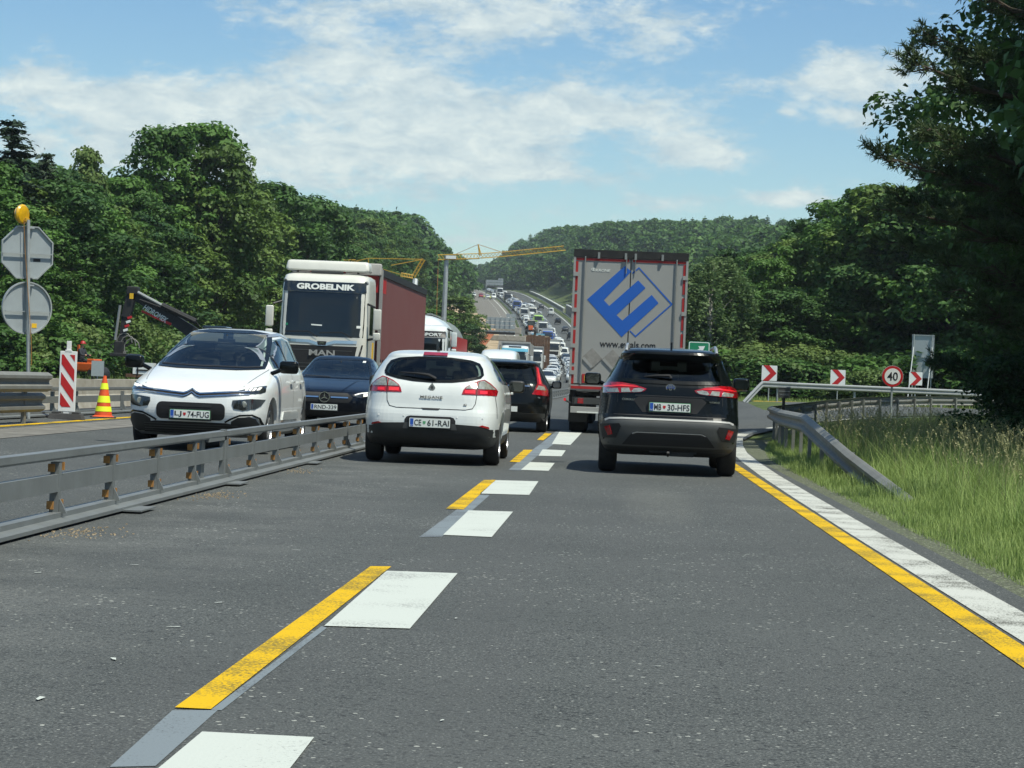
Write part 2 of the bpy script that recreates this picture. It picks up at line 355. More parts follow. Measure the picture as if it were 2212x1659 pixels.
M['turf'] = ground_mat('turf', [(.3, (.035, .06, .015)), (.5, (.07, .10, .03)), (.7, (.13, .14, .06))], 1.4, bump=.8)
M['soil'] = ground_mat('bare_soil', [(.3, (.20, .15, .10)), (.5, (.36, .28, .18)), (.7, (.48, .38, .26))], .4, bump=.6)
M['gravel_dark'] = ground_mat('dark_gravel', [(.3, (.02, .022, .024)), (.55, (.05, .052, .055)), (.75, (.12, .12, .115))], 9, bump=1.0, bscale=14)
M['asphalt_pale'] = ground_mat('pale_asphalt', [(.3, (.11, .105, .095)), (.5, (.16, .155, .14)), (.7, (.22, .21, .19))], 3, bump=.4, bscale=60)
M['gravel_pale'] = ground_mat('pale_gravel', [(.38, (.06, .07, .045)), (.5, (.12, .12, .10)), (.56, (.09, .13, .04)), (.66, (.42, .41, .37))], 42, bump=1.0, bscale=40)
M['forest_floor'] = ground_mat('forest_floor', [(.3, (.012, .02, .008)), (.6, (.03, .05, .018)), (.8, (.06, .07, .03))], .5)

def asphalt():
    m = bpy.data.materials.new('asphalt'); m.use_nodes = True; t = m.node_tree; p = t.nodes['Principled BSDF']; L = t.links
    g = t.nodes.new('ShaderNodeNewGeometry')
    def N(sc, det=2, ro=.5, vec=None):
        n = t.nodes.new('ShaderNodeTexNoise'); n.inputs['Scale'].default_value = sc; n.inputs['Detail'].default_value = det; n.inputs['Roughness'].default_value = ro
        L.new(vec or g.outputs['Position'], n.inputs['Vector']); return n.outputs['Fac']
    def MR(a, lo, hi, o0=0., o1=1.):
        n = t.nodes.new('ShaderNodeMapRange'); L.new(a, n.inputs[0]); n.inputs[1].default_value = lo; n.inputs[2].default_value = hi; n.inputs[3].default_value = o0; n.inputs[4].default_value = o1; return n.outputs[0]
    def MX(f, a, b):
        n = t.nodes.new('ShaderNodeMix'); n.data_type = 'RGBA'
        L.new(f, n.inputs[0])
        for s, q in ((6, a), (7, b)):
            if isinstance(q, tuple): n.inputs[s].default_value = (*q, 1)
            else: L.new(q, n.inputs[s])
        return n.outputs[2]
    def MA(op, a, b):
        n = t.nodes.new('ShaderNodeMath'); n.operation = op
        for i, q in enumerate((a, b)):
            if isinstance(q, (int, float)): n.inputs[i].default_value = q
            else: L.new(q, n.inputs[i])
        return n.outputs[0]
    c = MX(MR(N(0.28, 6, .65), .36, .64), (.038, .043, .042), (.066, .072, .070))
    c = MX(MR(N(90, 3, .7), .45, .62), c, (.125, .132, .128))
    c = MX(MR(N(42, 2, .6), .56, .66, 0, .8), c, (.020, .022, .024))
    # long streaks along the driving direction
    mp = t.nodes.new('ShaderNodeMapping'); mp.inputs['Scale'].default_value = (1.6, .05, 1); L.new(g.outputs['Position'], mp.inputs[0])
    c = MX(MR(N(1.0, 4, .6, mp.outputs[0]), .42, .66, 0, .45), c, (.080, .083, .082))
    # pale dusty chips, thicker in patches
    v = t.nodes.new('ShaderNodeTexVoronoi'); v.inputs['Scale'].default_value = 17; L.new(g.outputs['Position'], v.inputs['Vector'])
    chip = MA('LESS_THAN', v.outputs['Distance'], MR(N(.55, 4, .6), .42, .72, .09, .22))
    v2 = t.nodes.new('ShaderNodeTexVoronoi'); v2.inputs['Scale'].default_value = 44; L.new(g.outputs['Position'], v2.inputs['Vector'])
    chip2 = MA('LESS_THAN', v2.outputs['Distance'], MR(N(.4, 4, .6), .40, .75, .12, .32))
    sel = MA('LESS_THAN', N(3.1, 2), .52)
    sp_ = t.nodes.new('ShaderNodeSeparateXYZ'); L.new(g.outputs['Position'], sp_.inputs[0]); px, py = G(1425, 1088)
    dx_ = MA('DIVIDE', MA('SUBTRACT', sp_.outputs[0], px), .30); dy_ = MA('DIVIDE', MA('SUBTRACT', sp_.outputs[1], py), 2.6)
    dust = MA('MULTIPLY', MR(MA('ADD', MA('MULTIPLY', dx_, dx_), MA('MULTIPLY', dy_, dy_)), .1, 2.2, 1, 0), MR(N(30, 4, .7), .40, .62))
    c = MX(MA('MULTIPLY', dust, .30), c, (.22, .22, .19))
    dl = MA('DIVIDE', MA('SUBTRACT', sp_.outputs[0], -2.9), .9); dm = MA('MULTIPLY', MR(MA('MULTIPLY', dl, dl), 0, 2.0, 1, 0), MR(N(1.3, 5, .65), .42, .62))
    c = MX(MA('MULTIPLY', MA('MULTIPLY', dm, MR(N(55, 3, .7), .42, .6)), .40), c, (.21, .215, .20))
    c = MX(MA('MULTIPLY', MA('MULTIPLY', chip, sel), .75), c, (.40, .41, .37))
    c = MX(MA('MULTIPLY', chip2, .6), c, (.24, .25, .235))
    L.new(c, p.inputs['Base Color']); L.new(MR(N(70, 2), .3, .7, .72, .9), p.inputs['Roughness']); p.inputs['Specular IOR Level'].default_value = .25
    b = t.nodes.new('ShaderNodeBump'); b.inputs['Strength'].default_value = .6; b.inputs['Distance'].default_value = .01
    L.new(N(110, 3, .7), b.inputs['Height']); L.new(b.outputs[0], p.inputs['Normal'])
    return m
M['asphalt'] = asphalt()
def marking(name, col, worn, amt):
    m = bpy.data.materials.new(name); m.use_nodes = True; t = m.node_tree; p = t.nodes['Principled BSDF']; L = t.links
    g = t.nodes.new('ShaderNodeNewGeometry')
    n = t.nodes.new('ShaderNodeTexNoise'); n.inputs['Scale'].default_value = 75; n.inputs['Detail'].default_value = 4; n.inputs['Roughness'].default_value = .7; L.new(g.outputs['Position'], n.inputs['Vector'])
    n2 = t.nodes.new('ShaderNodeTexNoise'); n2.inputs['Scale'].default_value = 2.0; n2.inputs['Detail'].default_value = 5; L.new(g.outputs['Position'], n2.inputs['Vector'])
    a = t.nodes.new('ShaderNodeMath'); a.operation = 'MULTIPLY_ADD'; L.new(n2.outputs['Fac'], a.inputs[0]); a.inputs[1].default_value = .7; L.new(n.outputs['Fac'], a.inputs[2])
    mr = t.nodes.new('ShaderNodeMapRange'); L.new(a.outputs[0], mr.inputs[0]); mr.inputs[1].default_value = amt; mr.inputs[2].default_value = amt + .10
    mx = t.nodes.new('ShaderNodeMix'); mx.data_type = 'RGBA'; L.new(mr.outputs[0], mx.inputs[0]); mx.inputs[6].default_value = (*col, 1); mx.inputs[7].default_value = (*worn, 1)
    L.new(mx.outputs[2], p.inputs['Base Color']); p.inputs['Roughness'].default_value = .8; p.inputs['Specular IOR Level'].default_value = .2
    b = t.nodes.new('ShaderNodeBump'); b.inputs['Strength'].default_value = .3; b.inputs['Distance'].default_value = .01; L.new(n.outputs['Fac'], b.inputs['Height']); L.new(b.outputs[0], p.inputs['Normal'])
    return m
M['mark_white'] = marking('marking_white', (.47, .50, .465), (.26, .27, .26), .95)
M['mark_white_worn'] = marking('marking_white_worn', (.46, .47, .43), (.10, .10, .085), .88)
M['mark_yellow'] = marking('marking_yellow', (.60, .37, .006), (.20, .15, .03), .85)
M['mark_ghost'] = marking('marking_removed', (.17, .20, .22), (.09, .10, .11), .88)
# ---------------------------------------------------------------- terrain and road sheets
YS = [-40 + 5 * i for i in range(int((1300 + 40) / 5) + 1)] + [1350, 1400, 1500, 1650, 1800, 2100, 2500, 3000, 4000, 6000]
OFFS = [-2500, -1500, -800, -400, -260, -180, -140, -115, -95, -80, -66, -54, -45, -38, -33, -29, -25, -22, -19, -16, -13.5, -11.9, -10.6, -9, -7.5, -6.3, -5, -3.9, -3, -1.5, 0, 1.5, 2.6, 3, 3.6, 4.2, 4.8, 5.4, 6, 6.6, 7.2, 8, 9, 10, 11, 12, 13, 15, 18, 22, 27, 33, 40, 48, 56, 66, 78, 95, 120, 150, 200, 280, 400, 700, 1300, 2500]
_TZ = np.array([[zr(y) + side(o, y) for o in OFFS] for y in YS])
_ya = np.array(YS, float); _oa = np.array(OFFS, float)
def tz(off, y):
    j = int(np.clip(np.searchsorted(_ya, y) - 1, 0, len(YS) - 2)); t = (y - _ya[j]) / (_ya[j + 1] - _ya[j])
    return float(np.interp(off, _oa, _TZ[j]) * (1 - t) + np.interp(off, _oa, _TZ[j + 1]) * t)
def tx(y):
    j = int(np.clip(np.searchsorted(_ya, y) - 1, 0, len(YS) - 2)); t = (y - _ya[j]) / (_ya[j + 1] - _ya[j])
    return xr(YS[j]) * (1 - t) + xr(YS[j + 1]) * t
def g3(x, y, up=0.0): return Vector((x, y, tz(x - tx(y), y) + up))
vs = [(xr(y) + o, y, _TZ[i][j]) for i, y in enumerate(YS) for j, o in enumerate(OFFS)]
nj = len(OFFS); fs = [(i * nj + j, i * nj + j + 1, (i + 1) * nj + j + 1, (i + 1) * nj + j) for i in range(len(YS) - 1) for j in range(nj - 1)]
b = MB(); b.add(vs, fs); gr = b.build('ground', M['turf'], fixn=False); tag(gr, kind='structure', label='grassy ground and banks beside the motorway')
def strip(name, a, bb, y0, y1, lift, mat, label=None, mb=None, kind='structure'):
    """sheet between offsets a..bb (numbers or functions of y)"""
    fa = a if callable(a) else (lambda y: a); fb = bb if callable(bb) else (lambda y: bb)
    ys = sorted(set([y0, y1] + [y for y in YS if y0 < y < y1])); own = mb is None; q = mb or MB(); base = None; vs = []; fs = []
    for y in ys:
        A, B = fa(y), fb(y); row = [A, A + (B - A) * .2, A + (B - A) * .4, A + (B - A) * .6, A + (B - A) * .8, B] if B - A > 1 else [A, B]
        if B - A > 1: row = sorted(set([A, B] + [o for o in OFFS if A + .02 < o < B - .02]))
        vs.append([(tx(y) + o, y, tz(o, y) + lift) for o in row])
    n = max(len(r) for r in vs)
    for r in vs:
        while len(r) < n: r.append(r[-1])
    fl = [p for r in vs for p in r]
    for i in range(len(vs) - 1):
        for j in range(n - 1):
            f = (i * n + j, i * n + j + 1, (i + 1) * n + j + 1, (i + 1) * n + j)
            fs.append(f)
    q.add(fl, fs, mat)
    if own:
        o = q.build(name, fixn=False); return tag(o, label, kind=kind)
def seg(y, ks): return float(np.interp(y, [k[0] for k in ks], [k[1] for k in ks]))
road_right = lambda y: seg(y, [(-40, 2.42), (36, 2.42), (40, 2.55), (50, 3.0), (56, 3.6), (62, 4.6), (75, 5), (105, 5), (120, 5.2), (1300, 5.5)])
strip('road', -10.0, road_right, -40, 1300, .012, M['asphalt'], 'dark asphalt motorway with two directions split by a steel barrier')
strip('pale_shoulder', -8.62, -7.75, 20, 130, .018, M['asphalt_pale'], 'pale older asphalt shoulder strip')
strip('gravel_edge', 2.38, lambda y: seg(y, [(0, 2.64), (30, 2.66), (40, 2.95), (46, 3.3), (50, 3.7)]), -10, 50, .006, M['gravel_pale'], 'pale gravelly edge between asphalt and grass')
strip('closed_carriageway', -22.5, -10.6, 26, 215, .010, M['gravel_dark'], 'dark gravel bed of the closed carriageway')
strip('closed_road', lambda y: seg(y, [(380, -21.5), (430, -16.2), (600, -16.2), (680, -21.5)]), -10.9, 215, 1250, .010, M['asphalt_pale'], 'empty closed carriageway climbing the hill')
strip('earth_strip', lambda y: seg(y, [(150, -28), (300, -29), (350, -33), (700, -33)]), lambda y: seg(y, [(150, -22), (320, -21.5), (380, -21.4), (430, -16.1), (600, -16.1), (680, -21.4), (700, -21.4)]), 150, 700, .012, M['soil'], 'strip of bare tan earth beside the closed carriageway')
# exit ramp
A_ = [(3.0, 48), (3.6, 54), (4.6, 60), (6.5, 67), (9, 74), (14, 83), (24, 93), (60, 112)]
B_ = [(2.8, 112), (4.0, 107), (6.0, 103), (8.5, 101), (12, 103), (18, 107), (30, 115), (62, 138)]
vs = []; fs = []; nn = 10
for (ax, ay), (bx, by) in zip(A_, B_):
    for k in range(nn + 1):
        t = k / nn; vs.append(tuple(g3(ax + (bx - ax) * t, ay + (by - ay) * t, .045)))
for i in range(len(A_) - 1):
    for k in range(nn): fs.append((i * (nn + 1) + k, i * (nn + 1) + k + 1, (i + 2 - 1) * (nn + 1) + k + 1, (i + 1) * (nn + 1) + k))
b = MB(); b.add(vs, fs); o = b.build('exit_ramp', M['asphalt'], fixn=False); tag(o, 'asphalt exit ramp bending right behind the guardrail', kind='structure')

# ---------------------------------------------------------------- painted markings
def poly_sheet(mb, pts, lift, mat, px=True):
    w = [G(*p) if px else p for p in pts]
    mb.add([tuple(g3(x, y, lift)) for x, y in w], [tuple(range(len(w)))], mat)
def band(mb, cl, w0, w1, lift, mat):           # strip along a world centreline, from offset w0 to w1 to its right
    L = []
    for i, (x, y) in enumerate(cl):
        a = cl[max(0, i - 1)]; c = cl[min(len(cl) - 1, i + 1)]; d = Vector((c[0] - a[0], c[1] - a[1])).normalized(); n = Vector((d.y, -d.x))
        L.append(((x + n.x * w0, y + n.y * w0), (x + n.x * w1, y + n.y * w1)))
    vs = []; fs = []
    for p, q in L: vs += [tuple(g3(*p, lift)), tuple(g3(*q, lift))]
    for i in range(len(L) - 1): fs.append((2 * i, 2 * i + 1, 2 * i + 3, 2 * i + 2))
    mb.add(vs, fs, mat)
def mark(name, pts, mat, label, lift=.017, group=None):
    q = MB(); poly_sheet(q, pts, lift, mat); o = q.build(name, fixn=False); tag(o, label, kind='structure', group=group)
YEL = 'yellow dashes between the two lanes'; WHT = 'white blocks between the two lanes'
for nm, p in [('nearest yellow dash, longest and scuffed', [(377, 1543), (455, 1546), (845, 1231), (800, 1230)]),
              ('short yellow dash left of a white block', [(963, 1103), (1001, 1105), (1071, 1040), (1045, 1040)]),
              ('yellow dash right behind the white hatchback', [(1101, 1000), (1122, 1001), (1151, 974), (1131, 974)]),
              ('farthest yellow dash beside the black estate car', [(1160, 952), (1174, 953), (1192, 938), (1177, 937)])]:
    mark('lane_marking', p, M['mark_yellow'], nm, group=YEL)
for nm, p in [('white block cut by the bottom edge of the view', [(436, 1596), (678, 1606), (620, 1680), (340, 1680)]),
              ('large white block beside the nearest yellow dash', [(835, 1240), (988, 1246), (885, 1368), (700, 1360)]),
              ('white block beside the grey removed line', [(1012, 1107), (1108, 1110), (1062, 1166), (957, 1161)]),
              ('white block touching the short yellow dash', [(1071, 1041), (1163, 1043), (1143, 1073), (1036, 1070)]),
              ('small white block behind the hatchback', [(1145, 1001), (1198, 1003), (1185, 1020), (1125, 1018)]),
              ('small white block second from the truck', [(1172, 973), (1222, 975), (1213, 988), (1163, 987)]),
              ('farthest white block behind the truck', [(1210, 931), (1260, 933), (1232, 963), (1192, 961)])]:
    mark('lane_marking', p, M['mark_white'], nm, group=WHT)
q = MB()
for p in [[(372, 1545), (470, 1547), (335, 1670), (236, 1670)], [(455, 1547), (478, 1547), (706, 1364), (694, 1362)], [(905, 1165), (955, 1164), (1058, 1073), (1030, 1072)],
          [(1098, 1018), (1126, 1019), (1160, 987), (1195, 962), (1226, 932), (1205, 930), (1172, 957), (1135, 985)]]:
    poly_sheet(q, p, .0145, M['mark_ghost'])
tag(q.build('removed_marking', fixn=False), 'pale blue grey trace of a removed lane line', kind='structure')
# right edge: yellow line, then white line bending into the exit
q = MB(); band(q, [(1.795, y) for y in (3, 10, 16, 22, 28, 33, 38, 44, 50, 60, 72)], 0, .155, .017, M['mark_yellow']); tag(q.build('edge_line', fixn=False), 'continuous yellow edge line on the right', kind='structure')
wl = [(1.975, 3), (1.98, 10), (1.98, 18), (2.0, 24), (2.03, 29), (2.10, 34), (2.22, 39), (2.45, 44), (2.75, 49), (3.2, 54), (4.0, 59.5), (5.3, 64.5), (7.5, 70), (11, 76.5)]
q = MB(); band(q, wl, 0, .27, .050, M['mark_white_worn'])
q.v = [(x, y, z - (.033 if y < 44 else .033 * (1 - min(1, (y - 44) / 4)))) for x, y, z in q.v]
tag(q.build('edge_line', fixn=False), 'worn white edge line curving right into the exit', kind='structure')
q = MB(); band(q, [(4.4, 106.2), (6.4, 102.2), (8.8, 100.2), (12, 102), (18, 106), (30, 114)], 0, .25, .053, M['mark_yellow']); tag(q.build('edge_line', fixn=False), 'yellow line on the far edge of the exit ramp', kind='structure')
q = MB(); band(q, [(-8.98, y) for y in range(20, 131, 10)], 0, .16, .019, M['mark_yellow']); tag(q.build('edge_line', fixn=False), 'yellow edge line by the striped beacon', kind='structure')
q = MB()
for y in range(12, 130, 12): band(q, [(-6.38, y + 5.5), (-6.38, y + 11.5)], 0, .14, .017, M['mark_yellow'])
tag(q.build('lane_line', fixn=False), 'yellow dashes dividing the oncoming lanes', kind='structure')
q = MB(); strip('x', -.95, -.68, 250, 1250, .035, M['mark_yellow'], mb=q); strip('x', 4.6, 4.85, 120, 1250, .035, M['mark_white'], mb=q); strip('x', -12.3, -12.0, 215, 1250, .03, M['mark_white'], mb=q)
for y in range(220, 900, 18): strip('x', -14.6, -14.4, y, y + 7, .03, M['mark_white'], mb=q)
tag(q.build('distant_lines', fixn=False), 'distant lane lines climbing the hill', kind='structure')
# pale scraps of removed marking scattered on the near asphalt
q = MB()
for u, v, s in [(472, 1310, .05), (375, 1364, .06), (247, 1433, .06), (1845, 1290, .03), (88, 1520, .07), (82, 1245, .05), (290, 1228, .05), (985, 1345, .04), (1420, 1450, .03), (955, 1570, .03), (640, 1195, .05), (700, 1010, .05), (1250, 1320, .02), (1730, 1590, .02), (1100, 1480, .02)]:
    s *= .6; x, y = G(u, v); a = random.random() * 3; c, sn = math.cos(a), math.sin(a)
    pts = [(x + c * s - sn * s * .3, y + sn * s + c * s * .3), (x + c * s * .6 + sn * s * .25, y + sn * s * .6 - c * s * .25), (x - c * s, y - sn * s), (x - c * s * .5 - sn * s * .3, y - sn * s * .5 + c * s * .3)]
    poly_sheet(q, pts, .018, M['mark_white'], px=False)
tag(q.build('paint_flakes', fixn=False), 'loose flakes of white paint on the asphalt', kind='stuff')

# ---------------------------------------------------------------- steel barriers and guardrails
def resample(path, step):
    out = [Vector(path[0])]; acc = 0
    for a, c in zip(path[:-1], path[1:]):
        a, c = Vector(a), Vector(c); L = (c - a).length; n = max(1, round(L / step))
        for k in range(1, n + 1): out.append(a + (c - a) * k / n)
    return out
def sweep(mb, pts, prof, mat):      # profile (side, up) swept along ground points; side positive to the right of travel
    n = len(prof); vs = []; fs = []
    for i, p in enumerate(pts):
        d = (pts[min(i + 1, len(pts) - 1)] - pts[max(0, i - 1)]); d.z = 0; d.normalize(); r = Vector((d.y, -d.x, 0))
        for s_, u_ in prof: vs.append(p + r * s_ + Vector((0, 0, u_)))
    for i in range(len(pts) - 1):
        for k in range(n): fs.append((i * n + k, i * n + (k + 1) % n, (i + 1) * n + (k + 1) % n, (i + 1) * n + k))
    fs.append(tuple(range(n))); fs.append(tuple(range((len(pts) - 1) * n, len(pts) * n))[::-1])
    mb.add(vs, fs, mat)
def rect(x0, x1, z0, z1): return [(x0, z0), (x1, z0), (x1, z1), (x0, z1)]
def steel_barrier(path, posts, label, group=None, fine=True, name='steel_barrier'):
    root = empty(name, path[0], 0, label, 'barrier', group); base = Vector(path[0])
    P = [p - base for p in resample(path, 4)]
    for nm, pr in (('top_rail', [(-.035, .455), (.035, .455), (.045, .47), (.045, .515), (-.045, .515), (-.045, .47)]), ('middle_rail', rect(-.028, .028, .235, .355)),
                   ('base_rail', [(-.13, .02), (.13, .02), (.13, .045), (.05, .06), (.05, .095), (-.05, .095), (-.05, .06), (-.13, .045)])):
        q = MB(); sweep(q, P, pr, None); q.build(nm, M['barrier'], root)
    for (x, y) in posts:
        p = g3(x, y) - base; q = MB(); q.box((p.x, p.y, .27), (.06, .075, .36), M['barrier']); q.prism([(p.x + .032, .10), (p.x + .085, .10), (p.x + .05, .17), (p.x + .032, .20)], p.y - .012, p.y + .012, M['barrier'])
        po = q.build('post', None, root); po.location.z = p.z
        if fine:
            for zz in (.165, .42):
                for a_, b_, c_ in ((.02, .055, 0), (-.02, -.05, -.01)): r = MB(); r.box((p.x + a_, p.y + b_, zz + c_), (.045, .02, .055), M['rust']); r.build('bracket', None, po)
    return root
bx = lambda y: seg(y, [(0, -3.78), (34, -3.70), (130, -3.72), (240, -.95), (1200, -.95)])
pz = [14.8 - 1.62 * k for k in range(7, 0, -1)] + [14.8 + 1.62 * k for k in range(0, 62)]
main = steel_barrier([g3(tx(y) + bx(y), y, .012) for y in list(range(2, 120, 9)) + [120]], [(bx(y), y) for y in pz if 3 < y < 60] + [(bx(y), y) for y in np.arange(62, 118, 3.24)], 'low grey steel barrier running between the white hatchback and the oncoming cars')
q = MB(); q.box((.06, 19.1, .28), (.05, .09, .50), M['barrier']); q.box((.07, 18.7, .465), (.03, .95, .075), M['barrier']); q.box((0, 18.2, .27), (.07, .16, .38), M['barrier'])
q.build('joint_bracket', None, main)
for y in (14.6, 19.0, 24.5):       # flat steel feet with spilled grit
    q = MB(); q.box((.19, y, .022), (.22, .55, .012), M['barrier']); q.build('foot_plate', None, main)
far1 = steel_barrier([g3(tx(y) + bx(y), y, .012) for y in range(121, 1200, 12)], [(tx(y) + bx(y), y) for y in np.arange(122, 260, 3.24)], 'distant steel barrier beside the queue of cars behind the truck', fine=False)
steel_barrier([g3(-9.95, 26, .01), g3(-9.7, 40, .01), g3(-9.6, 60, .01), g3(-9.6, 150, .01)], [(-9.93 + .013 * (y - 26) if y < 40 else -9.62, y) for y in np.arange(26.8, 120, 1.62)], 'grey steel barrier behind the traffic cone on the far side', fine=False)
q = MB()
for y, s in ((14.3, 1.0), (19.0, 1.2), (24.6, .6)):
    for k in range(int(130 * s)):
        x = -3.45 + random.gauss(0, .13); yy = y + random.gauss(0, .35); r = random.uniform(.004, .011); r *= .55; q.box((x, yy, .012 + r * .6), (r * 2, r * 2.4, r * 1.2), M['soil'], rot=(0, 0, random.random() * 3))
tag(q.build('grit', fixn=False), 'pale spilled grit at the foot of the steel barrier', kind='stuff')

WB = [(0, -.155), (.030, -.140), (.080, -.105), (.080, -.060), (.030, -.030), (.022, 0), (.030, .030), (.080, .060), (.080, .105), (.030, .140), (0, .155)]
def wprof(s=1):
    return [(s * a, u) for a, u in WB] + [(s * (a - .012), u) for a, u in WB[::-1]]
def guardrail(path, label, faces=1, spacing=2.0, top=.75, mat=None, step=1.0, group=None, nposts=None, sink=None):
    """path: ground points; W-beam whose corrugations face the right (faces=1) or left (-1) of travel"""
    mat = mat or M['galv_dirty']; root = empty('guardrail', path[0], 0, label, 'guardrail', group); base = Vector(path[0])
    P = [p - base for p in resample(path, step)]; n = len(P)
    up = [top - .155] * n
    if sink:
        for i in range(n): up[i] = float(np.interp((P[i]).length, [s[0] for s in sink], [s[1] for s in sink])) - .155
    q = MB(); sweep(q, [p + Vector((0, 0, u)) for p, u in zip(P, up)], wprof(faces), None); q.build('beam', mat, root, smooth=False)
    acc = 0; last = -9
    for i in range(n):
        if i: acc += (P[i] - P[i - 1]).length
        if acc - last >= spacing and up[i] > .25:
            last = acc; d = (P[min(i + 1, n - 1)] - P[max(0, i - 1)]).normalized(); r = Vector((d.y, -d.x, 0)) * -faces
            a = math.atan2(d.y, d.x); q = MB(); c = P[i] + r * .09
            q.box((c.x, c.y, c.z + (up[i] + .1) / 2 - .1), (.10, .055, up[i] + .3), None, rot=(0, 0, a))
            c2 = P[i] + r * .035; q.box((c2.x, c2.y, c2.z + up[i]), (.05, .07, .12), None, rot=(0, 0, a)); q.build('post', mat, root)
    return root
guardrail([g3(3.30, 23.6), g3(3.22, 29), g3(3.22, 36.0), g3(3.32, 42), g3(3.72, 50.5), g3(4.1, 53), g3(4.9, 57.5), g3(6.1, 62.5), g3(8, 69), g3(11, 76), g3(15.5, 83), g3(24, 91), g3(45, 104)],
          'long weathered guardrail rising from the grass and bending round the exit nose', faces=-1, spacing=2.0, step=.7, sink=[(0, .05), (12.4, .78), (200, .78)])
guardrail([g3(6.0, 98.5), g3(7.2, 104), g3(9, 106.3), g3(12, 107.5), g3(18, 110), g3(30, 118), g3(60, 140)], 'bright guardrail with a sunken left end across the exit ramp', faces=1, spacing=4, top=.95, step=1.5, mat=M['galv'], sink=[(0, .1), (5.5, .95), (300, .95)])
guardrail([g3(7.6, 131), g3(12, 131), g3(20, 132), g3(30, 136), g3(70, 150)], 'thin far guardrail behind the arrow signs', faces=1, spacing=4, top=.85, step=2, mat=M['galv'])
g = guardrail([g3(-9.35, 20), g3(-9.15, 28), g3(-8.95, 34.6)], 'weathered double guardrail ending beside the striped beacon', faces=1, spacing=2.0, top=.82, step=1.0, mat=M['galv_dirty'])
q = MB(); sweep(q, [p - Vector(g.location) + Vector((-.1, 0, .34)) for p in resample([g3(-9.35, 20), g3(-9.15, 28), g3(-8.95, 34.6)], 1.0)], wprof(1), None); q.build('lower_beam', M['galv_dirty'], g)
# old concrete wall behind the cone
q = MB(); P = resample([g3(-11.1, 40.8), g3(-11.0, 60), g3(-11.0, 140)], 1.2); sweep(q, [p + Vector((random.uniform(-.02, .02), 0, random.uniform(-.02, .02))) for p in P], [(-.3, -.1), (.3, -.1), (.24, .12), (.13, .28), (.11, .60), (-.11, .60), (-.13, .28), (-.24, .12)], None)
tag(q.build('concrete_barrier', M['concrete']), 'old stained concrete barrier behind the orange and yellow cone', 'barrier')

# ---------------------------------------------------------------- text
def text_mesh(body, mat, parent, name='lettering', height=.1, width=None, loc=(0, 0, 0), rz=0.0, tilt=90, extrude=.002, bold=0.0, shear=0.0, space=1.0, roll=0.0):
    cu = bpy.data.curves.new('t', 'FONT'); cu.body = body; cu.extrude = extrude; cu.offset = bold; cu.shear = shear; cu.space_character = space; cu.resolution_u = 3
    o = bpy.data.objects.new('t', cu); COL.objects.link(o); bpy.context.view_layer.update()
    me = bpy.data.meshes.new_from_object(o.evaluated_get(bpy.context.evaluated_depsgraph_get())); bpy.data.objects.remove(o); bpy.data.curves.remove(cu)
    n = len(me.vertices); co = np.empty(n * 3); me.vertices.foreach_get('co', co); co = co.reshape(-1, 3)
    lo, hi = co.min(0), co.max(0); s = height / max(hi[1] - lo[1], 1e-6); sx = s if width is None else width / (hi[0] - lo[0])
    co[:, 0] = (co[:, 0] - (lo[0] + hi[0]) / 2) * sx; co[:, 1] = (co[:, 1] - (lo[1] + hi[1]) / 2) * s
    me.vertices.foreach_set('co', co.ravel()); me.materials.clear(); me.materials.append(mat); me.name = name
    o = bpy.data.objects.new(name, me); COL.objects.link(o); o.parent = parent; o.location = loc
    o.rotation_euler = (Matrix.Rotation(rz, 3, 'Z') @ Matrix.Rotation(R(tilt), 3, 'X') @ Matrix.Rotation(roll, 3, 'Z')).to_euler()
    return o

# ---------------------------------------------------------------- signs
def disc(mb, c, r, y0, y1, mat, n=40, ry=None):
    mb.prism([(c[0] + r * math.cos(2 * math.pi * k / n), c[1] + (ry or r) * math.sin(2 * math.pi * k / n)) for k in range(n)], y0, y1, mat)
def rrect(w, h, r, n=5, cx=0, cz=0):
    pts = []
    for sx, sz, a0 in ((1, 1, 0), (-1, 1, 90), (-1, -1, 180), (1, -1, 270)):
        for k in range(n + 1):
            a = R(a0 + 90 * k / n); pts.append((cx + sx * (w / 2 - r) + r * math.cos(a), cz + sz * (h / 2 - r) + r * math.sin(a)))
    return pts
def post(root, h, r=.032, z0=-.2, x=0, y=.05, mat=None, name='post'):
    q = MB(); q.tube([(x, y, z0), (x, y, h)], r, n=12); return q.build(name, mat or M['sign_post'], root, smooth=True)
def chevron_sign(px, pv, Y, size, label, rz=0.0):
    c = at(px, pv, Y); g_ = g3(c.x, Y); h = c.z - g_.z
    root = empty('chevron_sign', g_, rz, label, 'road sign', 'red and white arrow signs along the exit bend')
    q = MB(); q.prism(rrect(size, size, .05 * size, cz=h), -.02, .0, M['white']); q.build('panel', None, root)
    s = size; q = MB(); q.prism([(-.42 * s, h + .5 * s), (-.02 * s, h + .5 * s), (.46 * s, h + .0 * s), (-.02 * s, h - .5 * s), (-.42 * s, h - .5 * s), (.06 * s, h)], -.026, -.0205, M['signred']); q.build('arrow', None, root)
    post(root, h - .5 * size + .05, .03)
chevron_sign(1662, 806, 106, .74, 'red and white arrow sign nearest to the black car')
chevron_sign(1810, 815, 108, .73, 'middle red and white arrow sign behind the curved guardrail')
chevron_sign(1978, 818, 114, .68, 'small red and white arrow sign in front of the big grey panel')
c = at(1928, 813, 65); g_ = g3(c.x, 65); h = c.z - g_.z
root = empty('speed_limit_sign', g_, 0, 'round speed limit sign reading 40 on a thin post in the grass', 'road sign')
q = MB(); disc(q, (0, h), .305, -.02, 0, M['signred']); disc(q, (0, h), .235, -.024, -.0205, M['white']); q.build('disc', None, root)
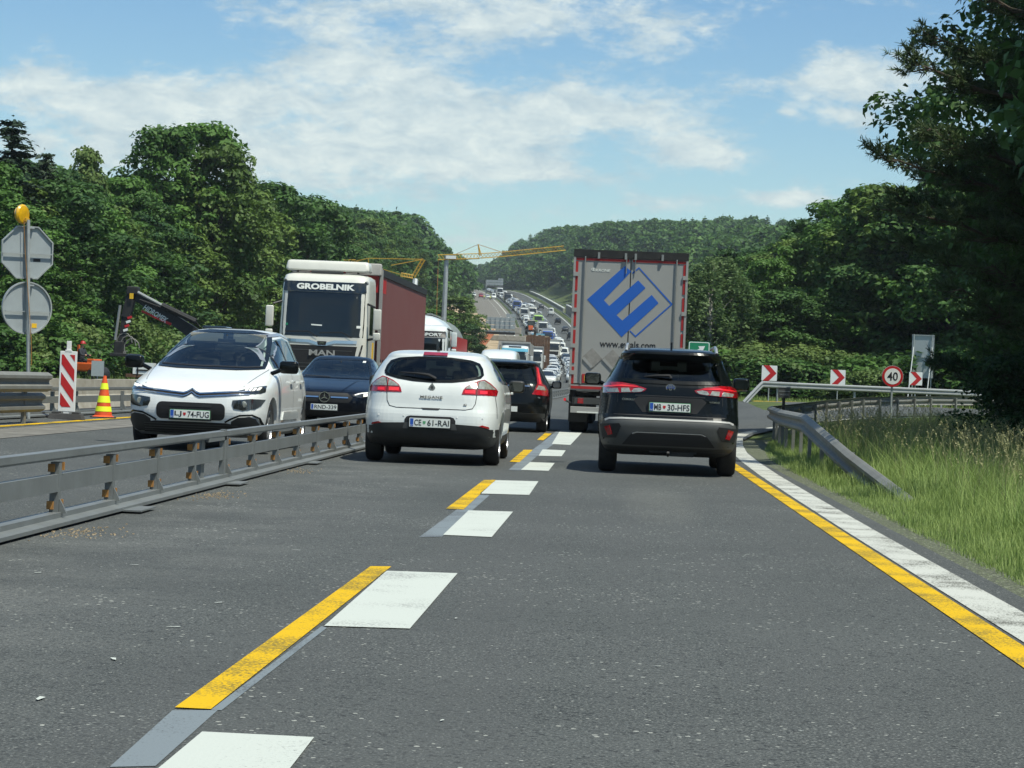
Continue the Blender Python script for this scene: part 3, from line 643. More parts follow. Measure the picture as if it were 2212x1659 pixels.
q = MB(); q.prism([(0, 0)] and [(.32 * math.cos(2 * math.pi * k / 40), h + .32 * math.sin(2 * math.pi * k / 40)) for k in range(40)], .001, .012, M['alu']); q.build('rim', None, root)
text_mesh('40', M['ink'], root, height=.25, width=.31, loc=(0, -.027, h), bold=.012); post(root, h + .2, .03)
# exit arrow sign (green)
c = at(1510, 756, 104); g_ = g3(c.x, 104); h = c.z - g_.z
root = empty('exit_sign', g_, 0, 'green sign with a white diagonal arrow behind the black car roof', 'road sign')
q = MB(); q.prism(rrect(1.02, .80, .07, cz=h), -.03, 0, M['signgreen']); q.build('panel', None, root)
q = MB(); o_ = rrect(.97, .75, .07, cz=h); i_ = rrect(.90, .68, .05, cz=h); n = len(o_)
q.add([(a, -.033, b_) for a, b_ in o_] + [(a, -.033, b_) for a, b_ in i_], [(k, (k + 1) % n, n + (k + 1) % n, n + k) for k in range(n)], M['white']); q.build('border', None, root, fixn=False)
a = R(35); ar = [(-.34, -.05), (.06, -.05), (.06, -.17), (.34, .0), (.06, .17), (.06, .05), (-.34, .05)]
P_ = [(x * math.cos(a) - z * math.sin(a), h + x * math.sin(a) + z * math.cos(a)) for x, z in ar]; q = MB(); q.prism([P_[k] for k in (0, 1, 5, 6)], -.037, -.0335, M['white']); q.prism([P_[k] for k in (2, 3, 4)], -.037, -.0335, M['white']); q.build('arrow', None, root)
post(root, h - .4, .04)
# kilometre plate behind the nose
c = at(1694, 847, 52.5); g_ = g3(c.x, 52.5); h = c.z - g_.z
root = empty('distance_plate', g_, 0, 'small dark roadside plate on a square post behind the guardrail nose', 'road sign')
q = MB(); q.box((0, 0, h), (.29, .02, .27), M['grey_plastic']); q.box((0, -.013, h + .12), (.30, .008, .03), M['alu']); q.box((0, -.012, h + .02), (.26, .004, .012), M['alu']); q.build('panel', None, root)
text_mesh('km 0,525', M['alu'], root, height=.045, loc=(0, -.013, h - .06))
q = MB(); q.box((0, .04, h / 2 - .1), (.07, .05, h + .2), M['dark_metal']); q.build('post', None, root)
# big traffic sign seen from behind on struts
c = at(1993, 770, 121); g_ = g3(c.x, 121); h = c.z - g_.z
root = empty('large_sign', g_, R(-12), 'tall grey panel seen from behind on slanting struts half hidden by the pine', 'road sign')
q = MB(); q.box((0, 0, h), (1.2, .03, 2.35), M['alu'])
for zz in (-1.16, -.05, 1.16): q.box((0, -.04, h + zz), (1.22, .05, .05), M['sign_post'])
q.build('panel', None, root)
for x in (-.5, .5):
    q = MB(); q.tube([(x, -.09, -.3), (x, -.09, h + 1.2)], .035); q.build('post', M['sign_post'], root, smooth=True)
    q = MB(); q.tube([(x - .12, -2.0, -.3), (x, -.12, h + .5)], .032); q.build('strut', M['sign_post'], root, smooth=True)
# small grey sign on a post, far left
c = at(211, 796, 96); g_ = g3(c.x, 96); h = c.z - g_.z
root = empty('small_sign', g_, R(10), 'small grey sign back on a thin post left of the drilling arm', 'road sign')
q = MB(); q.prism(rrect(.55, .68, .03, cz=h), -.02, 0, M['alu']); q.build('panel', None, root); post(root, h - .3, .025)
# stop and round signs seen from behind on one pole, with the yellow warning lamp
Yp = 36.0; c1 = at(56, 545, Yp); c2 = at(55, 665, Yp); c3 = at(48, 463, Yp); g_ = g3(at(66, 815, Yp).x, Yp); g_.z -= .0
pole = empty('sign_pole', g_, 0, 'tilted grey pole with an octagonal sign back above a round one', 'road sign')
top = at(61, 475, Yp) - g_
q = MB(); q.tube([(0, 0, -.2), (top.x, 0, top.z)], .031, n=14); q.build('pole', M['sign_post'], pole, smooth=True)
def sign_back(name, c, w, n, off, rz, bar):
    e = bpy.data.objects.new(name + '_frame', None)
    q = MB(); k0 = off
    pr = lambda r: [(r * math.cos(2 * math.pi * (k + k0) / n), r * math.sin(2 * math.pi * (k + k0) / n)) for k in range(n)]
    q.prism(pr(w), .0, .012, M['alu'])
    o_, i_ = pr(w), pr(w - .022)
    vs = [(a, t, b_) for t in (-.035, 0) for a, b_ in o_] + [(a, t, b_) for t in (-.035, 0) for a, b_ in i_]
    fs = []
    for k in range(n):
        k2 = (k + 1) % n
        fs += [(k, k2, 2 * n + k2, 2 * n + k), (k, k2, n + k2, n + k), (2 * n + k, 2 * n + k2, 3 * n + k2, 3 * n + k)]
    q.add(vs, fs, M['sign_post'])
    q.prism(pr(w * .985), .0125, .016, M['signred'])
    o = q.build(name, None, pole); o.location = c - g_ + Vector((0, .07, 0)); o.rotation_euler = (0, R(-1), rz)
    r = MB(); r.box((0, -.045, bar), (w * 1.78, .025, .016), M['sign_post'])
    for zz in (w * .86, -w * .86): r.box((0.03, -.05, zz), (.13, .05, .025), M['sign_post'])
    r.build('crossbar', None, o); return o
s1 = sign_back('octagon_sign', c1, .475, 8, .5, R(33), -.02); s2 = sign_back('round_sign', c2, .44, 48, 0, R(38), -.06)
q = MB(); q.box((.17, -.003, -.12), (.12, .004, .05), M['ink']); q.build('sticker', None, s1)
q = MB(); q.box((.14, -.003, -.29), (.09, .004, .075), M['tape_yellow']); q.build('sticker', None, s2)
lamp = empty('warning_lamp', Vector((c3.x, Yp - .02, c3.z)), R(66), 'round yellow warning lamp clamped to the top of the sign pole', 'warning lamp')
q = MB(); q.lathe([(0.001, -.06), (.10, -.058), (.145, -.03), (.165, 0), (.165, .02), (.14, .045), (.08, .055), (.001, .056)], M['lens'], T=Matrix.Rotation(R(90), 4, 'X')); q.build('lens', None, lamp, smooth=True)
q = MB(); q.lathe([(.10, -.065), (.115, -.07), (.125, -.06), (.115, -.05)], M['yellow_paint'], T=Matrix.Rotation(R(90), 4, 'X')); q.lathe([(.03, -.065), (.06, -.08), (.07, -.06)], M['yellow_paint'], T=Matrix.Rotation(R(90), 4, 'X')); q.build('ring', None, lamp, smooth=True)
q = MB(); q.box((.06, -.05, -.09), (.10, .06, .07), M['yellow_paint'], bev=.01); q.build('bracket', None, lamp)
q = MB(); q.tube([(top.x - .06 , -.05, top.z), (top.x - .02, -.045, top.z - .5), (.0, -.045, 1.3), (.02, -.045, .9)], .006, n=5); q.build('cable', M['rust'], pole)
q = MB(); q.tube([(-.40, 0, .58), (-.42, 0, .45), (-.50, 0, .30), (-.56, 0, .12), (-.60, 0, -.02)], .008, n=5); q.tube([(-.06, 0, .3), (-.07, .02, .1), (-.05, 0, -.1)], .008, n=5); q.build('loose_cable', M['rust'], pole)
# striped beacon
bc = g3(-9.15, 37.0); Yb = 37
c = at(146, 832, Yb); bc = g3(c.x, Yb)
root = empty('striped_beacon', bc, R(4), 'red and white striped beacon board standing in a rubber foot', 'beacon')
q = MB(); q.box((0, 0, .06), (.62, .30, .11), M['foot_grey'], bev=.02, taper=(.86, .8)); q.box((-.17, -.02, .125), (.12, .2, .03), M['foot_grey']); q.box((.17, -.02, .125), (.12, .2, .03), M['foot_grey']); q.build('foot', None, root)
q = MB(); q.box((0, 0, .66), (.285, .06, 1.03), M['white'], bev=.008); q.box((0, 0, .13), (.10, .05, .1), M['white']); q.build('board', None, root)
q = MB(); q.box((0, 0, 1.26), (.075, .05, .18), M['white'], bev=.006); q.box((0, -.02, 1.185), (.11, .03, .03), M['white']); q.build('handle', None, root)
q = MB(); x0, x1, z0, z1 = -.112, .112, .225, 1.115; hh = .165; sl = .30
def clipband(t0, t1):   # band between lines z = t - sl*(x-x0)/(x1-x0), clipped to the board
    pts = [(x0, t0), (x1, t0 - sl), (x1, t1 - sl), (x0, t1)]
    for zc, keep in ((z0, 1), (z1, -1)):
        out = []
        for i in range(len(pts)):
            p, r = pts[i], pts[(i + 1) % len(pts)]; ip = (p[1] - zc) * keep >= 0; ir = (r[1] - zc) * keep >= 0
            if ip: out.append(p)
            if ip != ir: t = (zc - p[1]) / (r[1] - p[1]); out.append((p[0] + (r[0] - p[0]) * t, zc))
        pts = out
        if not pts: return
    q.prism(pts, -.034, -.0305, M['signred'])
for k in range(-1, 5): clipband(z0 + .08 + k * .345 - .04, z0 + .08 + k * .345 + .165)
q.build('stripes', None, root)
# cone
c = at(217, 908, 39); cg = g3(c.x, 39.2)
root = empty('traffic_cone', cg, .2, 'orange traffic cone with fluorescent yellow bands', 'traffic cone')
q = MB(); q.lathe([(.21, .0), (.155, .03), (.150, .07), (.045, .66), (.035, .70), (.03, .74), (.0, .745)], M['cone_orange'], n=28, T=Matrix.Translation((0, 0, .03))); q.build('cone', None, root, smooth=True)
for z0_, z1_ in ((.10, .19), (.26, .38), (.50, .61)):
    rf = lambda z: .1515 - (z - .07) * .178 + .003
    q = MB(); q.lathe([(rf(z0_), z0_), (rf(z1_), z1_)], M['cone_yellow'], n=28, T=Matrix.Translation((0, 0, .03))); q.build('band', None, root, smooth=True, fixn=False)
q = MB(); q.prism(rrect(.46, .46, .1), 0, .035, M['foot_grey'], axis='z'); q.build('base', None, root)
# ---------------------------------------------------------------- vehicles: shaped body shell + parts pressed onto it
def shell(table, n=84, nz=46, pw=(5.0, 4.0), bow=None):
    """table rows: z, half width, rear y, front y.  Horizontal slices with rounded corners stacked upward."""
    T = np.array(table, float); zs = T[:, 0]
    # arc-length-like resampling so that flat areas (bonnet, roof) get slices too
    d = np.abs(np.diff(T, axis=0)); w = np.sqrt((d[:, 0] * 2) ** 2 + d[:, 1] ** 2 + (d[:, 2] * .6) ** 2 + (d[:, 3] * .6) ** 2); s = np.concatenate([[0], np.cumsum(w)])
    u = np.linspace(0, s[-1], nz)
    def pchip(col):
        y = T[:, col]; h = np.diff(s); m = np.diff(y) / h; dd = np.zeros(len(y))
        dd[0], dd[-1] = m[0], m[-1]
        for i in range(1, len(y) - 1):
            if m[i - 1] * m[i] > 0: w1 = 2 * h[i] + h[i - 1]; w2 = h[i] + 2 * h[i - 1]; dd[i] = (w1 + w2) / (w1 / m[i - 1] + w2 / m[i])
        k = np.clip(np.searchsorted(s, u) - 1, 0, len(h) - 1); t = (u - s[k]) / h[k]
        return (2 * t**3 - 3 * t**2 + 1) * y[k] + (t**3 - 2 * t**2 + t) * h[k] * dd[k] + (-2 * t**3 + 3 * t**2) * y[k + 1] + (t**3 - t**2) * h[k] * dd[k + 1]
    Z, W, YR, YF = pchip(0), pchip(1), pchip(2), pchip(3)
    ztop = Z[-1]; vs = []; fs = []
    for i in range(nz):
        cy = (YR[i] + YF[i]) / 2; L = (YF[i] - YR[i]) / 2; e = float(np.interp(Z[i], [Z[0], Z[0] + (ztop - Z[0]) * .38, Z[0] + (ztop - Z[0]) * .6, ztop], [pw[0] + 2.2, pw[0] + 1.6, pw[0], pw[1]]))
        for k in range(n):
            a = 2 * math.pi * (k + .5) / n; c, s_ = math.cos(a), math.sin(a)
            vs.append((W[i] * math.copysign(abs(c) ** (2 / e), c), cy + L * math.copysign(abs(s_) ** (2 / e), s_), Z[i]))
    for i in range(nz - 1):
        for k in range(n): a, b_ = i * n + k, i * n + (k + 1) % n; fs.append((a, b_, b_ + n, a + n))
    fs.append(tuple(range(n))[::-1]); fs.append(tuple(range((nz - 1) * n, nz * n)))
    return vs, fs
def cut_arches(me, spots, r=.35, x_in=.55):
    o = bpy.data.objects.new('t', me); COL.objects.link(o); rm = []
    q = MB()
    for (y, z) in spots:
        for s in (1, -1):
            q.lathe([(r, x_in), (r, 1.3)], None, n=36, T=Matrix.Translation((0, y, z)) @ Matrix.Rotation(R(90) * s, 4, 'Y'), close=True)
    c = q.build('cut'); m = o.modifiers.new('b', 'BOOLEAN'); m.operation = 'DIFFERENCE'; m.object = c; m.solver = 'EXACT'
    bpy.context.view_layer.update(); out = bpy.data.meshes.new_from_object(o.evaluated_get(bpy.context.evaluated_depsgraph_get()))
    bpy.data.objects.remove(o); bpy.data.objects.remove(c); return out
class Car:
    def __init__(s, name, table, L, label, cat, loc, rz, paint, wheels=None, wr=.32, tw=.21, arch=.36, track=None, pw=(5, 4), group=None, nz=46, n=84, hub=None, sill=None, cabin=None):
        s.root = empty(name, loc, rz, label, cat, group); s.L = L; s.wmax = max(t[1] for t in table)
        vs, fs = shell(table, pw=pw, nz=nz, n=n); me = bpy.data.meshes.new('body'); me.from_pydata(vs, [], fs); me.validate()
        b_ = bmesh.new(); b_.from_mesh(me); bmesh.ops.recalc_face_normals(b_, faces=b_.faces); s.bvh = BVHTree.FromBMesh(b_); b_.to_mesh(me); b_.free()
        if cabin: me.materials.append(paint); me = s.hollow(me, table, pw, n, cabin)
        if wheels: me = cut_arches(me, [(y, wr + .02) for y in wheels], arch)
        me.name = 'body'
        if not cabin: me.materials.clear(); me.materials.append(paint); smoothmesh(me, 32); s.paint = paint
        if sill:
            me.materials.append(M['plastic']); k_ = len(me.materials) - 1
            for f in me.polygons:
                if f.center.z < sill: f.material_index = k_
        s.body = bpy.data.objects.new('body', me); COL.objects.link(s.body); s.body.parent = s.root
        if wheels:
            trk = track or s.wmax - tw / 2 - .035
            for y in wheels:
                for sx in (1, -1): s.wheel(sx * trk, y, wr, tw, sx, hub)
    def hollow(s, me, table, pw, n, cabin):
        z0, openings = cabin; ztop = table[-1][0]; Z = [r[0] for r in table]; f = lambda z, c: float(np.interp(z, Z, [r[c] for r in table]))
        zs = [z0 + (ztop - .055 - z0) * k / 9 for k in range(10)]
        rows = [(z, f(z, 1) - .06, f(z, 2) + .09, min(f(z, 3) - .10, f(z0, 3) - .25)) for z in zs]
        vs, fs = shell(rows, n=48, nz=16, pw=(pw[0], pw[1])); q = MB(); q.add(vs, fs, M['interior']); cav = q.build('cut')
        outs = []
        for view, pts in openings:
            cx = sum(p[0] for p in pts) / len(pts); cy = sum(p[1] for p in pts) / len(pts); k = .93; P = [(cx + (a - cx) * k, cy + (b_ - cy) * k) for a, b_ in pts]; q = MB()
            if view == 'rear': q.prism(P, -.4, 1.5, M['interior'])
            elif view == 'front': q.prism([(-a, b_) for a, b_ in P][::-1], s.L - 2.6, s.L + .4, M['interior'])
            else: q.prism(P, -1.3, 1.3, M['interior'], axis='x')
            outs.append(q.build('cut'))
        o = bpy.data.objects.new('t', me); COL.objects.link(o)
        for c_ in [cav] + outs:
            m = o.modifiers.new('b', 'BOOLEAN'); m.operation = 'DIFFERENCE'; m.object = c_; m.solver = 'EXACT'
            try: m.material_mode = 'TRANSFER'
            except Exception: pass
        bpy.context.view_layer.update(); out = bpy.data.meshes.new_from_object(o.evaluated_get(bpy.context.evaluated_depsgraph_get()))
        for c_ in [o, cav] + outs: bpy.data.objects.remove(c_)
        return out
    def furnish(s, yf, yr, zs, w=.36, wheel_x=-.37, belt=1.0, roof=1.4, rear3=True):
        """front seats at yf, rear bench at yr (local metres), headrests, mirror and steering wheel"""
        for x in (-w, w):
            q = MB(); q.box((x, yf, zs), (.46, .12, .34), M['seat'], bev=.05, rot=(R(8), 0, 0)); q.box((x, yf - .03, zs + .25), (.26, .10, .17), M['seat'], bev=.04); q.tube([(x - .06, yf, zs + .1), (x - .06, yf, zs + .2)], .008, M['chrome'], n=5); q.build('front_seat', None, s.root, smooth=True)
        q = MB(); q.box((0, yr, zs - .05), (1.2, .12, .22), M['seat'], bev=.04)
        for x in ((-.42, 0, .42) if rear3 else (-.42, .42)): q.box((x, yr - .02, zs + .12), (.24, .09, .13), M['seat'], bev=.035)
        q.build('rear_seat', None, s.root, smooth=True)
        q = MB(); q.tube([(wheel_x + .18 * math.cos(a), yf + .52 - .07 * math.sin(a), zs + .02 + .16 * math.sin(a)) for a in np.linspace(0, 6.283, 20)], .013, M['plastic_dark'], n=6, cap=False); q.build('steering_wheel', None, s.root, smooth=True)
        q = MB(); q.box((0, yf + .3, roof - .12), (.24, .03, .065), M['plastic_dark'], bev=.012); q.tube([(0, yf + .3, roof - .09), (0, yf + .28, roof - .03)], .012, M['plastic_dark']); q.build('inner_mirror', None, s.root)
    def wheel(s, x, y, r, w, sx, hub=None):
        T = Matrix.Translation((x, y, r)) @ Matrix.Rotation(R(90) * sx, 4, 'Y'); h = w / 2
        q = MB(); q.lathe([(r * .62, -h * .9), (r * .9, -h), (r * .97, -h * .8), (r, -h * .5), (r, h * .5), (r * .97, h * .8), (r * .9, h), (r * .66, h * .95), (r * .64, h * .6)], None, n=40, T=T)
        t = q.build('wheel', M['rubber'], s.root, smooth=True)
        q = MB(); q.lathe([(r * .655, h * .9), (r * .63, h * .96), (r * .60, h * .6), (r * .58, h * .2), (.001, h * .15)], None, n=32, T=T)
        for k in range(5):
            for da in (-.13, .13):
                q.box((0, r * .34, h * .62), (.035, r * .56, .03), None, T=T @ Matrix.Rotation(2 * math.pi * k / 5 + da, 4, 'Z'))
        q.lathe([(.001, h * .8), (.06, h * .78), (.075, h * .5)], None, n=16, T=T); q.build('rim', hub or M['rim'], t)
    def cast(s, a, b_, view):
        O = {'rear': ((a, -8, b_), (0, 1, 0)), 'front': ((-a, s.L + 8, b_), (0, -1, 0)), 'right': ((8, a, b_), (-1, 0, 0)), 'left': ((-8, a, b_), (1, 0, 0)), 'top': ((a, b_, 9), (0, 0, -1))}[view]
        o, d = Vector(O[0]), Vector(O[1]); hit, nrm, _, _ = s.bvh.ray_cast(o, d)
        if hit is None:
            hit, nrm, _, _ = s.bvh.find_nearest(o + d * 8.15 if view in ('rear', 'front') else o + d * (8 - s.wmax))
            if view in ('rear', 'front'): hit = Vector((O[0][0], hit.y, O[0][2])) if (Vector((O[0][0], 0, O[0][2])) - Vector((hit.x, 0, hit.z))).length < .12 else hit
        if nrm.dot(-d) < 0: nrm = -nrm
        return hit, nrm
    def patch(s, name, pts, mat, view='rear', off=.005, grid=.06, skirt=.015, parent=None, mirror=False, flip=False, tag_=None):
        if mirror: pts = [(-a, b_) for a, b_ in pts][::-1]
        bm = bmesh.new(); f = bm.faces.new([bm.verts.new((a, b_, 0)) for a, b_ in pts])
        for ax in (0, 1):
            lo = min(p[ax] for p in pts); hi = max(p[ax] for p in pts); k = math.floor(lo / grid) + 1
            while k * grid < hi - 1e-5:
                co = [0, 0, 0]; co[ax] = k * grid + 1e-5; no = [0, 0, 0]; no[ax] = 1
                bmesh.ops.bisect_plane(bm, geom=bm.verts[:] + bm.edges[:] + bm.faces[:], plane_co=co, plane_no=no); k += 1
        bm.verts.index_update(); P = []; Nn = []
        for v in bm.verts:
            h, n_ = s.cast(v.co.x, v.co.y, view); P.append(h + n_ * off); Nn.append(n_)
        fs = [[v.index for v in f.verts] for f in bm.faces]; be = [(e.verts[0].index, e.verts[1].index) for e in bm.edges if len(e.link_faces) == 1]; bm.free()
        q = MB(); q.add(P, fs)
        k = len(q.v)
        for a, b_ in be:
            q.add([P[a], P[b_], P[b_] - Nn[b_] * (off + skirt), P[a] - Nn[a] * (off + skirt)], [(0, 1, 2, 3)])
        o = q.build(name, mat, parent or s.root, fixn=False)
        b2 = bmesh.new(); b2.from_mesh(o.data); nf = len(fs)
        b2.faces.ensure_lookup_table(); b2.normal_update()
        c0 = s.cast(sum(p[0] for p in pts) / len(pts), sum(p[1] for p in pts) / len(pts), view)[1]
        for f in b2.faces[:nf]:
            if f.normal.dot(c0) < 0: f.normal_flip()
            f.smooth = True
        b2.to_mesh(o.data); b2.free(); return o
    def both(s, name, pts, mat, view='rear', **k):
        a = s.patch(name, pts, mat, view, **k)
        if view in ('right', 'left'):
            b_ = s.patch(name, pts, mat, 'left' if view == 'right' else 'right', **k)
        else: b_ = s.patch(name, pts, mat, view, mirror=True, **k)
        return a, b_
    def line(s, name, pts, w, mat, view='rear', off=.003, closed=False, parent=None, step=.05, mb=None):
        """thin strip following the surface"""
        out = [Vector(pts[0])]
        for a, b_ in zip(pts[:-1], pts[1:]):
            a, b_ = Vector(a), Vector(b_); n = max(1, int((b_ - a).length / step)); out += [a + (b_ - a) * k / n for k in range(1, n + 1)]
        L = []
        for i, p in enumerate(out):
            d = out[min(i + 1, len(out) - 1)] - out[max(0, i - 1)]; d.normalize(); n = Vector((-d.y, d.x)) * w / 2
            h1, m1 = s.cast(*(p + n), view); h2, m2 = s.cast(*(p - n), view); L += [h1 + m1 * off, h2 + m2 * off]
        q = mb or MB(); q.add(L, [(2 * i, 2 * i + 1, 2 * i + 3, 2 * i + 2) for i in range(len(out) - 1)], mat if mb else None)
        if not mb: return q.build(name, mat, parent or s.root, fixn=False)
    def plate(s, x, z, view, txt, w=.52, h=.115, emblem=True, green=True, off=.02, band='SLO', tilt=0):
        hit, n = s.cast(x, z, view); y = hit.y; sgn = -1 if view == 'rear' else 1; rz = 0 if view == 'rear' else math.pi
        e = empty('license_plate', (0, 0, 0)); bpy.data.objects.remove(e)
        X = x if view == 'rear' else -x
        q = MB(); T = Matrix.Translation((X, y + sgn * off, z)) @ Matrix.Rotation(rz, 4, 'Z')
        q.prism(rrect(w + .03, h + .035, .012, cz=-.004), -.004, .012, M['plastic_dark'], T=T)
        if green: q.prism(rrect(w, h, .01), -.008, -.0045, M['plate_green'], T=T)
        q.prism(rrect(w - (.012 if green else 0), h - (.012 if green else 0), .008), -.0105, -.0085, M['plate'], T=T)
        p = q.build('license_plate', None, s.root)
        q = MB(); q.prism(rrect(.042, h - .016, .004, cx=-w / 2 + .031), -.0125, -.011, M['plate_blue'], T=T); q.build('country_band', None, p)
        f = lambda a, b_, d: tuple(T @ Vector((a, -d, b_)))
        text_mesh(band, M['plate'], p, height=.016, loc=f(-w / 2 + .031, -h * .3, .0135), rz=rz, extrude=.0004)
        if emblem:
            a, b_ = txt
            text_mesh(a, M['ink'], p, height=.075, width=.045 * len(a), loc=f(-w / 2 + .06 + .024 * len(a), 0, .0125), rz=rz, extrude=.0006, bold=.008)
            text_mesh(b_, M['ink'], p, height=.075, width=.275, loc=f(w / 2 - .152, 0, .0125), rz=rz, extrude=.0006, bold=.008)
            q = MB(); q.prism([(-.018, .02), (.018, .02), (.018, -.004), (0, -.022), (-.018, -.004)], -.0128, -.0115, M[emblem if isinstance(emblem, str) else 'signred'], T=T @ Matrix.Translation((-w / 2 + .19, 0, 0))); q.build('emblem', None, p)
        else: text_mesh(txt, M['ink'], p, height=.078, width=w - .09, loc=f(.027, 0, .0125), rz=rz, extrude=.0006, bold=.008)
        return p
    def mirror(s, x, y, z, mat, glass_side=-1, w=.24, h=.17):
        """door mirror; glass faces rearward (-y)"""
        sx = 1 if x > 0 else -1
        q = MB(); q.box((x, y, z), (w, .15, h), mat, bev=.055); q.tube([(x - sx * (w * .45), y + .02, z - h * .25), (x - sx * (w * .45 + .12), y + .05, z - h * .55)], .028, mat)
        m = q.build('door_mirror', None, s.root, smooth=True)
        q = MB(); q.prism(rrect(w * .78, h * .76, .04, cx=x, cz=z), y - .078, y - .0745, M['glass']); q.build('mirror_glass', None, m)
# ================================================================ hero cars
# ---- white hatchback (rear)
T = [(.20, .78, .45, 3.9), (.26, .84, .16, 4.15), (.36, .875, .03, 4.25), (.50, .892, .0, 4.29), (.62, .902, .015, 4.30), (.75, .904, .06, 4.26), (.91, .90, .10, 4.1), (1.0, .885, .14, 3.7), (1.07, .86, .19, 3.4),
     (1.15, .82, .26, 3.1), (1.29, .735, .40, 2.7), (1.375, .67, .50, 2.4), (1.395, .655, .50, 2.35), (1.44, .59, .72, 2.1), (1.463, .46, 1.0, 1.85), (1.475, .2, 1.3, 1.6)]
RW = [(-.625, 1.165), (-.60, 1.135), (-.45, 1.098), (-.25, 1.072), (0, 1.062), (.25, 1.072), (.45, 1.098), (.60, 1.135), (.625, 1.165), (.605, 1.24), (.565, 1.30), (.45, 1.338), (.2, 1.362), (-.2, 1.362), (-.45, 1.338), (-.565, 1.30), (-.605, 1.24)]
WS = [(-.68, 1.06), (.68, 1.06), (.56, 1.36), (-.56, 1.36)]; SW = [(.70, 1.10), (1.0, 1.06), (2.0, 1.05), (3.0, 1.04), (2.75, 1.2), (2.35, 1.34), (1.7, 1.38), (1.1, 1.36), (.80, 1.24)]
c = Car('hatchback', T, 4.3, 'white hatchback car with a dented tailgate driving behind the black estate', 'car', (-2.26, 27.8, .012), R(.4), M['white_paint'], wheels=[.80, 3.45], wr=.315, tw=.205, arch=.365, sill=.36, cabin=(1.03, [('rear', RW), ('front', WS), ('side', SW)]))
c.patch('rear_window', RW, M['window'], 'rear', skirt=.002); c.patch('windscreen', WS, M['window'], 'front', skirt=.002); c.furnish(2.0, 1.05, 1.05, belt=1.0, roof=1.43); c.line('glass_edge', RW + [RW[0]], .035, M['frit'], off=.007, step=.04)
for sx in (1, -1):
    f = lambda pts: [(sx * a, b_) for a, b_ in (pts if sx > 0 else pts[::-1])]
    L_ = c.patch('tail_lamp', f([(.385, .912), (.815, .905), (.825, .965), (.80, 1.00), (.735, 1.06), (.655, 1.108), (.60, 1.095), (.50, 1.055), (.43, 1.005), (.40, .965)]), M['redlamp'], off=.008)
    c.patch('clear_lens', f([(.425, .985), (.565, .985), (.565, 1.065), (.50, 1.04), (.45, 1.01)]), M['clearlamp'], off=.012, parent=L_)
    c.patch('clear_lens', f([(.58, .985), (.795, .985), (.78, 1.00), (.73, 1.045), (.65, 1.092), (.595, 1.08), (.58, 1.07)]), M['clearlamp'], off=.012, parent=L_)
    c.patch('bright_lens', f([(.42, .925), (.55, .925), (.55, .965), (.42, .965)]), M['redlit'], off=.012, parent=L_)
    c.patch('bright_lens', f([(.61, .925), (.70, .925), (.70, .96), (.61, .96)]), M['redlit'], off=.012, parent=L_)
    c.line('lamp_seam', f([(.572, .91), (.572, .98), (.60, 1.09)]), .008, M['plastic_dark'], off=.015, parent=L_)
c.patch('brake_light', [(-.155, 1.392), (.155, 1.392), (.155, 1.424), (-.155, 1.424)], M['redlamp'], off=.02)
c.patch('lower_bumper', [(-.80, .255), (.80, .255), (.85, .36), (.86, .475), (.76, .475), (.66, .515), (.30, .53), (-.30, .53), (-.66, .515), (-.76, .475), (-.86, .475), (-.85, .36)], M['plastic'], off=.006, skirt=.02)
c.both('reflector', [(.62, .515), (.75, .485), (.74, .51), (.66, .53)], M['redlamp'], off=.012)
c.patch('plate_recess', [(-.325, .47), (-.325, .57), (-.30, .605), (-.26, .618), (.26, .618), (.30, .605), (.325, .57), (.325, .47)], M['plastic_dark'], off=.009)
c.patch('recess_trim', [(-.345, .455), (-.275, .455), (-.275, .53), (-.325, .53)], M['grey_plastic'], off=.013); c.patch('recess_trim', [(.275, .455), (.345, .455), (.325, .53), (.275, .53)], M['grey_plastic'], off=.013)
c.plate(0, .535, 'rear', ('CE', '61-RAI'), emblem='plate_green', green=False, off=.022)
q = MB()
c.line('', [(-.575, .905), (-.565, .80), (-.53, .735), (-.44, .715), (.44, .715), (.53, .735), (.565, .80), (.575, .905)], .009, M['plastic_dark'], mb=q)
c.line('', [(-.84, .62), (-.83, .75), (-.80, .90)], .005, M['grey_plastic'], mb=q); c.line('', [(.84, .62), (.83, .75), (.80, .90)], .005, M['grey_plastic'], mb=q)
q.build('panel_gap', None, c.root, fixn=False)
c.patch('handle_recess', [(-.10, .70), (.10, .70), (.12, .722), (-.12, .722)], M['plastic_dark'], off=.006)
h, n = c.cast(0, .97, 'rear')
q = MB(); q.prism([(0, .985 + .062), (.045, .985), (0, .985 - .062), (-.045, .985)], h.y - .012, h.y, M['chrome']); q.prism([(0, .985 + .030), (.020, .985), (0, .985 - .030), (-.020, .985)], h.y - .015, h.y - .0125, M['grey_plastic']); q.build('diamond_badge', None, c.root)
h, n = c.cast(0, .862, 'rear'); text_mesh('MEGANE', M['grey_plastic'], c.root, height=.034, width=.285, loc=(0, h.y - .016, .862), bold=.03, space=1.15)
h, n = c.cast(.435, .782, 'rear'); text_mesh('dCi', M['ink'], c.root, height=.024, loc=(.435, h.y - .01, .782), bold=.02)
for x in (-.66, -.34, .34, .66):
    h, n = c.cast(x, .612, 'rear'); q = MB(); q.lathe([(.001, 0), (.010, 0), (.012, -.006)], None, n=12, T=Matrix.Translation(h + n * .006) @ Matrix.Rotation(R(90), 4, 'X')); q.build('parking_sensor', M['white'], c.root)
h, n = c.cast(0, 1.10, 'rear'); q = MB(); q.tube([h + Vector((.04, -.03, 0)), h + Vector((-.06, -.035, .045)), h + Vector((-.22, -.02, .06)), h + Vector((-.42, .02, .065))], [.022, .02, .014, .007], n=8); q.build('rear_wiper', M['plastic_dark'], c.root, smooth=True)
q = MB(); q.prism([(-.02, 1.465), (.02, 1.465), (0, 1.53)], 1.0, 1.06, None); q.build('antenna', M['plastic_dark'], c.root)
